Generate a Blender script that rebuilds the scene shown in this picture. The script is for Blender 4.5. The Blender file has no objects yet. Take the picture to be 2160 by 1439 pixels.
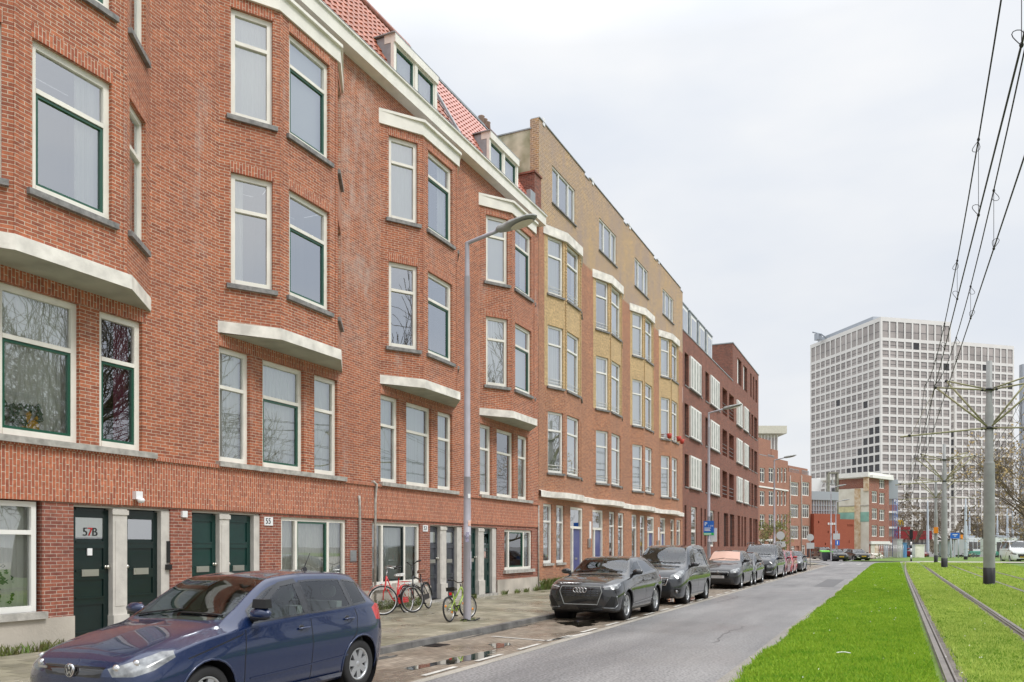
import bpy, bmesh, math, random
import numpy as np
from mathutils import Vector, Matrix
from mathutils.bvhtree import BVHTree
R = math.radians
random.seed(7)
C = bpy.context.scene.collection
scene = bpy.context.scene

# ---------------------------------------------------------------- camera, sky, sun, exposure
TH = math.atan(807/1730.0); SN, CS = math.sin(TH), math.cos(TH); CAMH = 1.75
cam_d = bpy.data.cameras.new('camera'); cam = bpy.data.objects.new('camera', cam_d); C.objects.link(cam)
cam_d.sensor_width = 36; cam_d.lens = 36*1730/2160; cam_d.shift_y = (1153-719.5)/2160
cam_d.clip_start = .1; cam_d.clip_end = 4000
cam.location = (0, 0, CAMH); cam.rotation_euler = (R(90), 0, TH)
scene.camera = cam

SUN_EL, SUN_AZ = R(52), R(95)          # azimuth clockwise from +Y (street direction)
world = bpy.data.worlds.new("World"); scene.world = world; world.use_nodes = True
nt = world.node_tree; nt.nodes.clear()
def N(nt, t, **k):
    n = nt.nodes.new(t)
    for a, b in k.items():
        if a.startswith('i_'): n.inputs[a[2:].replace('_', ' ')].default_value = b
        else: setattr(n, a, b)
    return n
def L(nt, a, b): nt.links.new(a, b)
wo = N(nt, 'ShaderNodeOutputWorld'); bg = N(nt, 'ShaderNodeBackground'); bg.inputs[1].default_value = .1
sky = N(nt, 'ShaderNodeTexSky', sky_type='NISHITA'); sky.sun_disc = False
sky.sun_elevation = SUN_EL; sky.sun_rotation = SUN_AZ; sky.air_density = 1.2; sky.dust_density = 3
tc = N(nt, 'ShaderNodeTexCoord')
sep = N(nt, 'ShaderNodeSeparateXYZ'); L(nt, tc.outputs['Generated'], sep.inputs[0])
mp = N(nt, 'ShaderNodeMapping'); mp.inputs['Scale'].default_value = (1, 1, 2.6); mp.inputs['Location'].default_value = (.35, .1, .2); L(nt, tc.outputs['Generated'], mp.inputs[0])
n1 = N(nt, 'ShaderNodeTexNoise'); n1.inputs['Scale'].default_value = 1.7; n1.inputs['Detail'].default_value = 5; n1.inputs['Roughness'].default_value = .5
L(nt, mp.outputs[0], n1.inputs['Vector'])
cr = N(nt, 'ShaderNodeValToRGB')            # cloud sheet: thin blue-grey to bright white
cr.color_ramp.elements[0].position = .30; cr.color_ramp.elements[0].color = (6.9, 7.5, 8.5, 1)
cr.color_ramp.elements[1].position = .62; cr.color_ramp.elements[1].color = (9.35, 9.4, 9.45, 1)
L(nt, n1.outputs['Fac'], cr.inputs[0])
gr = N(nt, 'ShaderNodeValToRGB')            # an overcast sky is brighter towards the zenith
e = gr.color_ramp.elements; e[0].position = 0; e[0].color = (.89, .89, .89, 1); e[1].position = .30; e[1].color = (.92, .92, .92, 1)
a = e.new(.52); a.color = (.98, .98, .98, 1); a = e.new(.8); a.color = (2.5, 2.45, 2.4, 1)
L(nt, sep.outputs['Z'], gr.inputs[0])
mu = N(nt, 'ShaderNodeMix', data_type='RGBA', blend_type='MULTIPLY'); mu.inputs[0].default_value = 1
L(nt, cr.outputs[0], mu.inputs[6]); L(nt, gr.outputs[0], mu.inputs[7])
mx = N(nt, 'ShaderNodeMix', data_type='RGBA'); mx.inputs[0].default_value = .93
L(nt, sky.outputs[0], mx.inputs[6]); L(nt, mu.outputs[2], mx.inputs[7])
L(nt, mx.outputs[2], bg.inputs[0]); L(nt, bg.outputs[0], wo.inputs[0])
sd = bpy.data.lights.new('sun', 'SUN'); sd.energy = 1.5; sd.angle = R(14); sd.color = (1, .97, .92)
sun = bpy.data.objects.new('sun', sd); C.objects.link(sun)
dv = Vector((math.sin(SUN_AZ)*math.cos(SUN_EL), math.cos(SUN_AZ)*math.cos(SUN_EL), math.sin(SUN_EL)))
sun.rotation_euler = dv.to_track_quat('Z', 'Y').to_euler()
scene.view_settings.view_transform = 'Standard'; scene.view_settings.look = 'None'
scene.view_settings.exposure = 0.17; scene.view_settings.gamma = 1
scene.cycles.max_bounces = 8; scene.cycles.transparent_max_bounces = 16

# ---------------------------------------------------------------- materials
MATS = {}
def newmat(name):
    m = bpy.data.materials.new(name); m.use_nodes = True; t = m.node_tree
    b = t.nodes['Principled BSDF']; return m, t, b
def mat(name, col, rough=.6, metal=0., var=.0, vscale=3., bump=0., bscale=40., coat=0., spec=.5, vcol=None):
    if name in MATS: return MATS[name]
    m, t, b = newmat(name)
    b.inputs['Base Color'].default_value = (*col, 1); b.inputs['Roughness'].default_value = rough
    b.inputs['Metallic'].default_value = metal; b.inputs['Coat Weight'].default_value = coat; b.inputs['Coat Roughness'].default_value = .03
    b.inputs['Specular IOR Level'].default_value = spec
    if var > 0:
        tcn = N(t, 'ShaderNodeTexCoord'); nz = N(t, 'ShaderNodeTexNoise'); nz.inputs['Scale'].default_value = vscale; nz.inputs['Detail'].default_value = 6
        L(t, tcn.outputs['Object'], nz.inputs['Vector'])
        r = N(t, 'ShaderNodeValToRGB'); r.color_ramp.elements[0].position = .3; r.color_ramp.elements[1].position = .7
        lo = vcol if vcol else tuple(x*(1-var) for x in col)
        r.color_ramp.elements[0].color = (*lo, 1); r.color_ramp.elements[1].color = (*[min(1, x*(1+var*.4)) for x in col], 1)
        L(t, nz.outputs['Fac'], r.inputs[0]); L(t, r.outputs[0], b.inputs['Base Color'])
    if bump > 0:
        tcn = N(t, 'ShaderNodeTexCoord'); nz = N(t, 'ShaderNodeTexNoise'); nz.inputs['Scale'].default_value = bscale; nz.inputs['Detail'].default_value = 4
        L(t, tcn.outputs['Object'], nz.inputs['Vector'])
        bp = N(t, 'ShaderNodeBump'); bp.inputs['Strength'].default_value = bump; bp.inputs['Distance'].default_value = .01
        L(t, nz.outputs['Fac'], bp.inputs['Height']); L(t, bp.outputs[0], b.inputs['Normal'])
    MATS[name] = m; return m
def brick(name, c1, c2, mortar, bw=.205, rh=.0585, ms=.0052, soldier=False, stain=(.25, .16, .12), stain_amt=.35, white=0., bias=0., band=None):
    m, t, b = newmat(name)
    uv = N(t, 'ShaderNodeUVMap'); mpn = N(t, 'ShaderNodeMapping')
    if soldier: mpn.inputs['Rotation'].default_value = (0, 0, R(90))
    L(t, uv.outputs[0], mpn.inputs[0])
    wob = N(t, 'ShaderNodeTexNoise'); wob.inputs['Scale'].default_value = 9; L(t, uv.outputs[0], wob.inputs['Vector'])
    wa = N(t, 'ShaderNodeVectorMath', operation='SCALE'); wa.inputs['Scale'].default_value = .006; L(t, wob.outputs['Color'], wa.inputs[0])
    wb = N(t, 'ShaderNodeVectorMath', operation='ADD'); L(t, mpn.outputs[0], wb.inputs[0]); L(t, wa.outputs[0], wb.inputs[1])
    br = N(t, 'ShaderNodeTexBrick'); br.offset = .5
    for k, v in (('Scale', 1), ('Mortar Size', ms), ('Mortar Smooth', .15), ('Bias', bias), ('Brick Width', bw), ('Row Height', rh)): br.inputs[k].default_value = v
    br.inputs['Color1'].default_value = (*c1, 1); br.inputs['Color2'].default_value = (*c2, 1); br.inputs['Mortar'].default_value = (*mortar, 1)
    L(t, wb.outputs[0], br.inputs['Vector'])
    # second brick lookup with other seed-like offset gives per-brick darkening
    n2 = N(t, 'ShaderNodeTexNoise'); n2.inputs['Scale'].default_value = .55; n2.inputs['Detail'].default_value = 7; n2.inputs['Roughness'].default_value = .7
    mq = N(t, 'ShaderNodeMapping'); mq.inputs['Scale'].default_value = (1.4, .6, 1); L(t, uv.outputs[0], mq.inputs[0]); L(t, mq.outputs[0], n2.inputs['Vector'])
    r = N(t, 'ShaderNodeValToRGB'); r.color_ramp.elements[0].position = .35; r.color_ramp.elements[1].position = .72
    r.color_ramp.elements[0].color = (0, 0, 0, 1); r.color_ramp.elements[1].color = (1, 1, 1, 1); L(t, n2.outputs['Fac'], r.inputs[0])
    sm = N(t, 'ShaderNodeMath', operation='MULTIPLY'); sm.inputs[1].default_value = stain_amt; L(t, r.outputs[0], sm.inputs[0])
    m1 = N(t, 'ShaderNodeMix', data_type='RGBA'); L(t, sm.outputs[0], m1.inputs[0]); L(t, br.outputs['Color'], m1.inputs[6]); m1.inputs[7].default_value = (*stain, 1)
    out = m1.outputs[2]
    n3 = N(t, 'ShaderNodeTexNoise'); n3.inputs['Scale'].default_value = 13; n3.inputs['Detail'].default_value = 3; L(t, uv.outputs[0], n3.inputs['Vector'])
    mr = N(t, 'ShaderNodeMapRange'); mr.inputs[1].default_value = .25; mr.inputs[2].default_value = .75; mr.inputs[3].default_value = .72; mr.inputs[4].default_value = 1.25
    L(t, n3.outputs['Fac'], mr.inputs[0])
    m2 = N(t, 'ShaderNodeMix', data_type='RGBA', blend_type='MULTIPLY'); m2.inputs[0].default_value = 1; L(t, out, m2.inputs[6]); L(t, mr.outputs[0], m2.inputs[7]); out = m2.outputs[2]
    if white > 0:      # lime streaks running down
        mp2 = N(t, 'ShaderNodeMapping'); mp2.inputs['Scale'].default_value = (1.5, .32, 1); L(t, uv.outputs[0], mp2.inputs[0])
        n4 = N(t, 'ShaderNodeTexNoise'); n4.inputs['Scale'].default_value = 1.0; n4.inputs['Detail'].default_value = 8; n4.inputs['Roughness'].default_value = .7; L(t, mp2.outputs[0], n4.inputs['Vector'])
        r4 = N(t, 'ShaderNodeMapRange'); r4.inputs[1].default_value = .56; r4.inputs[2].default_value = .78; r4.inputs[3].default_value = 0; r4.inputs[4].default_value = white
        L(t, n4.outputs['Fac'], r4.inputs[0])
        fac = r4.outputs[0]
        if band:      # one stretch of wall with much heavier lime bloom
            sx = N(t, 'ShaderNodeSeparateXYZ'); L(t, uv.outputs[0], sx.inputs[0])
            g1 = N(t, 'ShaderNodeMapRange', interpolation_type='SMOOTHSTEP'); g1.inputs[1].default_value = band[0]; g1.inputs[2].default_value = band[0]+.5; L(t, sx.outputs[0], g1.inputs[0])
            g2 = N(t, 'ShaderNodeMapRange', interpolation_type='SMOOTHSTEP'); g2.inputs[1].default_value = band[1]; g2.inputs[2].default_value = band[1]+.7; g2.inputs[3].default_value = 1; g2.inputs[4].default_value = 0; L(t, sx.outputs[0], g2.inputs[0])
            g3 = N(t, 'ShaderNodeMapRange', interpolation_type='SMOOTHSTEP'); g3.inputs[1].default_value = 5.5; g3.inputs[2].default_value = 8.5; L(t, sx.outputs[1], g3.inputs[0])
            n5 = N(t, 'ShaderNodeTexNoise'); n5.inputs['Scale'].default_value = 2.2; n5.inputs['Detail'].default_value = 8; n5.inputs['Roughness'].default_value = .75
            mp5 = N(t, 'ShaderNodeMapping'); mp5.inputs['Scale'].default_value = (1.3, .5, 1); L(t, uv.outputs[0], mp5.inputs[0]); L(t, mp5.outputs[0], n5.inputs['Vector'])
            g5 = N(t, 'ShaderNodeMapRange'); g5.inputs[1].default_value = .44; g5.inputs[2].default_value = .68; g5.inputs[4].default_value = .5; L(t, n5.outputs['Fac'], g5.inputs[0])
            p1_ = N(t, 'ShaderNodeMath', operation='MULTIPLY'); L(t, g1.outputs[0], p1_.inputs[0]); L(t, g2.outputs[0], p1_.inputs[1])
            p2_ = N(t, 'ShaderNodeMath', operation='MULTIPLY'); L(t, p1_.outputs[0], p2_.inputs[0]); L(t, g3.outputs[0], p2_.inputs[1])
            p3_ = N(t, 'ShaderNodeMath', operation='MULTIPLY'); L(t, p2_.outputs[0], p3_.inputs[0]); L(t, g5.outputs[0], p3_.inputs[1])
            p4_ = N(t, 'ShaderNodeMath', operation='MAXIMUM'); L(t, fac, p4_.inputs[0]); L(t, p3_.outputs[0], p4_.inputs[1]); fac = p4_.outputs[0]
        m3 = N(t, 'ShaderNodeMix', data_type='RGBA'); L(t, fac, m3.inputs[0]); L(t, out, m3.inputs[6]); m3.inputs[7].default_value = (.55, .5, .46, 1); out = m3.outputs[2]
    L(t, out, b.inputs['Base Color']); b.inputs['Roughness'].default_value = .8; b.inputs['Specular IOR Level'].default_value = .3
    bp = N(t, 'ShaderNodeBump'); bp.inputs['Strength'].default_value = .5; bp.inputs['Distance'].default_value = .006; bp.invert = True
    ad = N(t, 'ShaderNodeMath', operation='MULTIPLY_ADD'); ad.inputs[1].default_value = -.35; L(t, n3.outputs['Fac'], ad.inputs[0]); L(t, br.outputs['Fac'], ad.inputs[2])
    L(t, ad.outputs[0], bp.inputs['Height']); L(t, bp.outputs[0], b.inputs['Normal'])
    MATS[name] = m; return m
def glass(name, tint=(.95, .98, .96), base=.3, bump=.045, rough=0.0, gcol=(.95, .97, 1)):
    m = bpy.data.materials.new(name); m.use_nodes = True; t = m.node_tree; t.nodes.remove(t.nodes['Principled BSDF'])
    o = t.nodes['Material Output']; tr = N(t, 'ShaderNodeBsdfTransparent'); tr.inputs[0].default_value = (*tint, 1)
    g = N(t, 'ShaderNodeBsdfGlossy'); g.inputs[0].default_value = (*gcol, 1); g.inputs['Roughness'].default_value = rough
    f = N(t, 'ShaderNodeFresnel'); f.inputs[0].default_value = 1.5
    mr = N(t, 'ShaderNodeMapRange'); mr.inputs[3].default_value = base; mr.inputs[4].default_value = 1; L(t, f.outputs[0], mr.inputs[0])
    bp = N(t, 'ShaderNodeBump'); nz = N(t, 'ShaderNodeTexNoise'); tcn = N(t, 'ShaderNodeTexCoord'); nz.inputs['Scale'].default_value = 1.3
    L(t, tcn.outputs['Object'], nz.inputs[0]); bp.inputs['Strength'].default_value = bump; bp.inputs['Distance'].default_value = .02
    L(t, nz.outputs['Fac'], bp.inputs['Height']); L(t, bp.outputs[0], g.inputs['Normal'])
    mxs = N(t, 'ShaderNodeMixShader'); L(t, mr.outputs[0], mxs.inputs[0]); L(t, tr.outputs[0], mxs.inputs[1]); L(t, g.outputs[0], mxs.inputs[2]); L(t, mxs.outputs[0], o.inputs[0])
    MATS[name] = m; return m
def ground_mat(name, cols, scales, rough=(.4, .7), wet=None, speck=0., tile=None, bump=.2, stretch=None):
    """object-space ground: large noise between cols[0], cols[1]; fine speckle; optional tile joints (w,h,joint colour)"""
    m, t, b = newmat(name); tcn = N(t, 'ShaderNodeTexCoord'); V = tcn.outputs['Object']
    nz = N(t, 'ShaderNodeTexNoise'); nz.inputs['Scale'].default_value = scales[0]; nz.inputs['Detail'].default_value = 7; nz.inputs['Roughness'].default_value = .6; L(t, V, nz.inputs['Vector'])
    if stretch: ms0 = N(t, 'ShaderNodeMapping'); ms0.inputs['Scale'].default_value = stretch; L(t, V, ms0.inputs[0]); L(t, ms0.outputs[0], nz.inputs['Vector'])
    r = N(t, 'ShaderNodeValToRGB'); r.color_ramp.elements[0].position = .35; r.color_ramp.elements[1].position = .66
    r.color_ramp.elements[0].color = (*cols[0], 1); r.color_ramp.elements[1].color = (*cols[1], 1); L(t, nz.outputs['Fac'], r.inputs[0]); out = r.outputs[0]
    hgt = None
    if tile:
        w, h, jc, jm, rot = tile
        mpn = N(t, 'ShaderNodeMapping'); mpn.inputs['Rotation'].default_value = (0, 0, R(rot)); L(t, V, mpn.inputs[0])
        br = N(t, 'ShaderNodeTexBrick'); br.offset = .5
        for k, v in (('Scale', 1), ('Mortar Size', jm), ('Mortar Smooth', .2), ('Brick Width', w), ('Row Height', h)): br.inputs[k].default_value = v
        br.inputs['Color1'].default_value = (.75, .75, .75, 1); br.inputs['Color2'].default_value = (1.2, 1.2, 1.2, 1); br.inputs['Mortar'].default_value = (*jc, 1); L(t, mpn.outputs[0], br.inputs['Vector'])
        mm = N(t, 'ShaderNodeMix', data_type='RGBA', blend_type='MULTIPLY'); mm.inputs[0].default_value = 1; L(t, out, mm.inputs[6]); L(t, br.outputs['Color'], mm.inputs[7]); out = mm.outputs[2]
        hgt = br.outputs['Fac']
    n2 = N(t, 'ShaderNodeTexNoise'); n2.inputs['Scale'].default_value = scales[1]; n2.inputs['Detail'].default_value = 3; L(t, V, n2.inputs['Vector'])
    if speck:
        mr = N(t, 'ShaderNodeMapRange'); mr.inputs[1].default_value = .3; mr.inputs[2].default_value = .7; mr.inputs[3].default_value = 1-speck; mr.inputs[4].default_value = 1+speck; L(t, n2.outputs['Fac'], mr.inputs[0])
        mm = N(t, 'ShaderNodeMix', data_type='RGBA', blend_type='MULTIPLY'); mm.inputs[0].default_value = 1; L(t, out, mm.inputs[6]); L(t, mr.outputs[0], mm.inputs[7]); out = mm.outputs[2]
    L(t, out, b.inputs['Base Color'])
    n3 = N(t, 'ShaderNodeTexNoise'); n3.inputs['Scale'].default_value = wet or .5; n3.inputs['Detail'].default_value = 4; L(t, V, n3.inputs['Vector'])
    m3 = N(t, 'ShaderNodeMapRange'); m3.inputs[1].default_value = .4; m3.inputs[2].default_value = .6; m3.inputs[3].default_value = rough[0]; m3.inputs[4].default_value = rough[1]; L(t, n3.outputs['Fac'], m3.inputs[0]); L(t, m3.outputs[0], b.inputs['Roughness'])
    bp = N(t, 'ShaderNodeBump'); bp.inputs['Strength'].default_value = bump; bp.inputs['Distance'].default_value = .006; L(t, n2.outputs['Fac'], bp.inputs['Height'])
    if hgt:
        b2 = N(t, 'ShaderNodeBump'); b2.invert = True; b2.inputs['Strength'].default_value = .5; b2.inputs['Distance'].default_value = .006; L(t, hgt, b2.inputs['Height']); L(t, bp.outputs[0], b2.inputs['Normal']); L(t, b2.outputs[0], b.inputs['Normal'])
    else: L(t, bp.outputs[0], b.inputs['Normal'])
    MATS[name] = m; return m

brick('red_brick', (.48, .155, .075), (.25, .078, .048), (.62, .53, .41), stain=(.27, .10, .065), stain_amt=.45, white=.55, band=(15.9, 17.3), bias=-.15)
brick('red_brick_soldier', (.52, .168, .085), (.34, .10, .058), (.62, .53, .41), soldier=True, stain=(.3, .11, .07), stain_amt=.3)
brick('low_brick', (.37, .12, .07), (.22, .065, .045), (.50, .42, .34), stain=(.2, .1, .09), stain_amt=.5)
brick('orange_brick', (.52, .215, .11), (.34, .13, .075), (.50, .40, .29), stain=(.30, .17, .12), stain_amt=.7)
brick('yellow_brick', (.67, .47, .235), (.55, .385, .195), (.50, .40, .26), stain=(.36, .26, .17), stain_amt=.5)
brick('parapet_brick', (.50, .30, .11), (.31, .20, .11), (.66, .53, .37), rh=.075, ms=.011, stain=(.34, .27, .25), stain_amt=.85)
brick('brown_brick', (.31, .105, .068), (.16, .058, .045), (.32, .25, .20), stain=(.14, .07, .055), stain_amt=.5)
brick('far_brick', (.44, .20, .13), (.32, .14, .10), (.34, .25, .2), stain=(.26, .14, .1), stain_amt=.5)
brick('slab_red', (.34, .095, .055), (.31, .085, .05), (.28, .085, .055), bw=.4, rh=.2, stain=(.28, .08, .05), stain_amt=.3)
mat('cream', (.84, .81, .73), .45, var=.12, vscale=2.5, bump=.1)
mat('white_paint', (.82, .81, .76), .4, var=.08, vscale=2)
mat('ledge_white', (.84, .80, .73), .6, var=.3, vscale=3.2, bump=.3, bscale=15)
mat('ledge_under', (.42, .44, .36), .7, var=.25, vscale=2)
mat('sill_stone', (.11, .108, .105), .6, var=.5, vscale=9, vcol=(.30, .29, .28), bump=.4)
mat('sill_light', (.45, .43, .39), .6, var=.4, vscale=7, bump=.4)
mat('concrete', (.50, .47, .42), .8, var=.3, vscale=1.3, bump=.5, bscale=20)
mat('plinth', (.55, .50, .43), .8, var=.35, vscale=1.1, bump=.5, bscale=25)
mat('green_paint', (.012, .085, .05), .3, coat=.4)
mat('dark_green', (.003, .015, .014), .3, coat=.25, var=.2, vscale=4)
mat('teal_green', (.005, .038, .032), .3, coat=.25, var=.25, vscale=3)
mat('slate_door', (.055, .06, .075), .4, coat=.3, var=.4, vscale=6)
mat('blue_door', (.07, .08, .23), .35, coat=.3)
mat('stone_post', (.60, .57, .52), .6, var=.15, vscale=5, bump=.3)
mat('curtain', (.88, .87, .83), .9, spec=.1)
mat('curtain_grey', (.72, .75, .72), .9, spec=.1)
mat('curtain_purple', (.28, .02, .10), .8)
mat('blind_dark', (.09, .085, .08), .8)
mat('room', (.12, .115, .10), .9)
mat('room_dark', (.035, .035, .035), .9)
mat('zinc', (.36, .39, .41), .5, metal=.25, var=.25, vscale=3)
mat('dark_edge', (.02, .02, .02), .6)
mat('metal', (.55, .55, .54), .3, metal=1)
mat('nickel', (.62, .60, .54), .35, metal=1)
mat('black', (.012, .012, .013), .4)
mat('rubber', (.018, .018, .019), .75, bump=.3, bscale=120)
mat('pole_paint', (.40, .38, .42), .45, var=.1, vscale=6)
mat('pole_grey', (.30, .31, .30), .5, var=.18, vscale=2.5)
mat('pole_black', (.015, .015, .017), .4)
mat('galv_olive', (.36, .34, .20), .5, var=.3, vscale=6)
mat('pale_pole', (.45, .50, .56), .5)
mat('cable', (.025, .025, .03), .5)
mat('drain', (.50, .47, .42), .55, var=.4, vscale=12)
mat('white', (.82, .82, .82), .4)
mat('plaster', (.60, .57, .45), .85, var=.75, vscale=1.0, vcol=(.16, .17, .07))
mat('tower_white', (.74, .72, .68), .6, var=.05, vscale=.3)
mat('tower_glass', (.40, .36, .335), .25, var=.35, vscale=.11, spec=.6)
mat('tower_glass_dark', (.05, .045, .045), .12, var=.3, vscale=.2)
mat('bark', (.085, .065, .045), .9, var=.4, vscale=5, bump=.6, bscale=18)
mat('twig', (.11, .085, .055), .9)
mat('bud_leaf', (.34, .25, .10), .8)
mat('weed', (.10, .17, .03), .7, var=.5, vscale=6, vcol=(.16, .14, .05))
mat('bud_leaf_green', (.16, .17, .03), .8)
glass('window_glass', base=.46)
glass('window_glass_mid', base=.30)
glass('window_glass_plain', base=.22)
glass('car_glass', tint=(.84, .94, .90), base=.05, bump=.01)
glass('car_glass_dark', tint=(.10, .12, .12), base=.12, bump=.01)
glass('lamp_lens', tint=(.85, .87, .85), base=.15, rough=.05)

# ---------------------------------------------------------------- mesh helpers
class MB:
    def __init__(s): s.v = []; s.f = []; s.m = []; s.uv = []; s.sm = []
    def face(s, pts, mi=0, uv=None, smooth=False):
        b = len(s.v); s.v += [tuple(p) for p in pts]; s.f.append(tuple(range(b, b+len(pts)))); s.m.append(mi); s.uv.append(uv); s.sm.append(smooth)
    def auto(s, pts, mi=0):           # planar face with UVs in metres (u along the horizontal, v up)
        P = [Vector(p) for p in pts]; n = (P[1]-P[0]).cross(P[2]-P[0])
        if n.length < 1e-12 and len(P) > 3: n = (P[2]-P[0]).cross(P[3]-P[0])
        n.normalize()
        if abs(n.z) < .75:
            uax = Vector((-n.y, n.x, 0)).normalized(); vax = Vector((0, 0, 1))
        else: uax = Vector((0, 1, 0)); vax = Vector((1, 0, 0))
        s.face(pts, mi, [(p.dot(uax), p.dot(vax)) for p in P])
    def box(s, x0, x1, y0, y1, z0, z1, mi=0):
        if x0 > x1: x0, x1 = x1, x0
        if y0 > y1: y0, y1 = y1, y0
        s.hexa([(x0, y0, z0), (x1, y0, z0), (x1, y1, z0), (x0, y1, z0), (x0, y0, z1), (x1, y0, z1), (x1, y1, z1), (x0, y1, z1)], mi)
    def hexa(s, P, mi=0):
        for q in ((3, 2, 1, 0), (4, 5, 6, 7), (0, 1, 5, 4), (1, 2, 6, 5), (2, 3, 7, 6), (3, 0, 4, 7)): s.auto([P[i] for i in q], mi)
    def prism(s, poly, z0, z1, mi=0):       # plan polygon, counter-clockwise seen from above
        n = len(poly)
        for i in range(n):
            a, b = poly[i], poly[(i+1) % n]; s.auto([(a[0], a[1], z0), (b[0], b[1], z0), (b[0], b[1], z1), (a[0], a[1], z1)], mi)
        s.auto([(p[0], p[1], z1) for p in poly], mi); s.auto([(p[0], p[1], z0) for p in reversed(poly)], mi)
    def fb(s, F, s0, s1, z0, z1, d0, d1, mi=0):   # box in a wall frame F: along, height, depth (positive = out)
        if s0 > s1: s0, s1 = s1, s0
        if z0 > z1: z0, z1 = z1, z0
        if d0 < d1: d0, d1 = d1, d0
        p = F.p
        s.hexa([p(s0, z0, d0), p(s1, z0, d0), p(s1, z0, d1), p(s0, z0, d1), p(s0, z1, d0), p(s1, z1, d0), p(s1, z1, d1), p(s0, z1, d1)], mi)
    def tube(s, pts, r, seg=8, mi=0, caps=True):
        P = [Vector(p) for p in pts]; n = len(P); rr = r if isinstance(r, (list, tuple)) else [r]*n
        rings = []; up = None
        for i in range(n):
            d = (P[min(i+1, n-1)]-P[max(i-1, 0)]).normalized()
            if up is None: up = Vector((0, 0, 1)) if abs(d.z) < .9 else Vector((1, 0, 0))
            a = (up - d*up.dot(d))
            a = a.normalized() if a.length > 1e-6 else d.orthogonal().normalized()
            up = a; b = d.cross(a); base = len(s.v)
            for k in range(seg):
                t = 2*math.pi*k/seg; s.v.append(tuple(P[i]+(a*math.cos(t)+b*math.sin(t))*rr[i]))
            rings.append(base)
        for i in range(n-1):
            for k in range(seg):
                k2 = (k+1) % seg; s.f.append((rings[i]+k, rings[i]+k2, rings[i+1]+k2, rings[i+1]+k)); s.m.append(mi); s.uv.append(None); s.sm.append(True)
        if caps:
            s.f.append(tuple(reversed([rings[0]+k for k in range(seg)]))); s.m.append(mi); s.uv.append(None); s.sm.append(False)
            s.f.append(tuple(rings[-1]+k for k in range(seg))); s.m.append(mi); s.uv.append(None); s.sm.append(False)
    def lathe(s, prof, c, axis='x', seg=32, mi=0, a0=0, a1=2*math.pi, smooth=True):   # prof: (r, t) t along the axis
        c = Vector(c); full = abs(a1-a0-2*math.pi) < 1e-6; n = seg if full else seg+1; base = len(s.v)
        for r, t in prof:
            for k in range(n):
                th = a0+(a1-a0)*k/seg; ca, sa = r*math.cos(th), r*math.sin(th)
                o = {'x': (t, ca, sa), 'y': (sa, t, ca), 'z': (ca, sa, t)}[axis]; s.v.append(tuple(c+Vector(o)))
        for i in range(len(prof)-1):
            for k in range(seg):
                k2 = (k+1) % n if full else k+1
                s.f.append((base+i*n+k, base+i*n+k2, base+(i+1)*n+k2, base+(i+1)*n+k)); s.m.append(mi); s.uv.append(None); s.sm.append(smooth)
    def ell(s, c, r, seg=12, rings=8, mi=0):
        c = Vector(c); base = len(s.v)
        for i in range(rings+1):
            ph = math.pi*i/rings
            for k in range(seg):
                th = 2*math.pi*k/seg; s.v.append((c.x+r[0]*math.sin(ph)*math.cos(th), c.y+r[1]*math.sin(ph)*math.sin(th), c.z+r[2]*math.cos(ph)))
        for i in range(rings):
            for k in range(seg):
                k2 = (k+1) % seg; s.f.append((base+i*seg+k, base+(i+1)*seg+k, base+(i+1)*seg+k2, base+i*seg+k2)); s.m.append(mi); s.uv.append(None); s.sm.append(True)
    def build(s, name, mats, parent=None, world=True, bevel=0):
        if not isinstance(mats, (list, tuple)): mats = [mats]
        off = Vector((0, 0, 0))
        if parent is not None and world:
            q = parent
            while q is not None: off += q.location; q = q.parent
        me = bpy.data.meshes.new(name)
        me.from_pydata([(v[0]-off.x, v[1]-off.y, v[2]-off.z) for v in s.v], [], s.f)
        for m in mats: me.materials.append(MATS[m] if isinstance(m, str) else m)
        me.polygons.foreach_set('material_index', s.m); me.polygons.foreach_set('use_smooth', s.sm)
        if any(u is not None for u in s.uv):
            ul = me.uv_layers.new(name='UVMap'); buf = []
            for f, u in zip(s.f, s.uv): buf += ([c for q in u for c in q] if u is not None else [0.0]*(2*len(f)))
            ul.data.foreach_set('uv', buf)
        me.update()
        o = bpy.data.objects.new(name, me); C.objects.link(o)
        if parent is not None: o.parent = parent
        if bevel:
            b = o.modifiers.new('bevel', 'BEVEL'); b.width = bevel; b.segments = 2; b.limit_method = 'ANGLE'
        return o
def tag(o, label=None, cat=None, group=None, kind=None):
    if label: o['label'] = label
    if cat: o['category'] = cat
    if group: o['group'] = group
    if kind: o['kind'] = kind
    return o
def thing(name, label, cat, loc=(0, 0, 0), rz=0, group=None):
    o = bpy.data.objects.new(name, None); C.objects.link(o); o.location = loc; o.rotation_euler = (0, 0, rz); o.empty_display_size = .3
    return tag(o, label, cat, group)
def copy_tree(o, parent=None):
    c = o.copy(); C.objects.link(c); c.parent = parent
    for ch in [x for x in list(o.children)]: copy_tree(ch, c)
    return c
class Frame:      # a vertical wall line from A to B seen from its right-hand side
    def __init__(s, A, B):
        s.A = Vector((A[0], A[1])); d = Vector((B[0]-A[0], B[1]-A[1])); s.len = d.length; s.d = d.normalized(); s.n = Vector((s.d.y, -s.d.x))
    def p(s, u, z, dep=0): q = s.A+s.d*u+s.n*dep; return (q.x, q.y, z)
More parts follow.
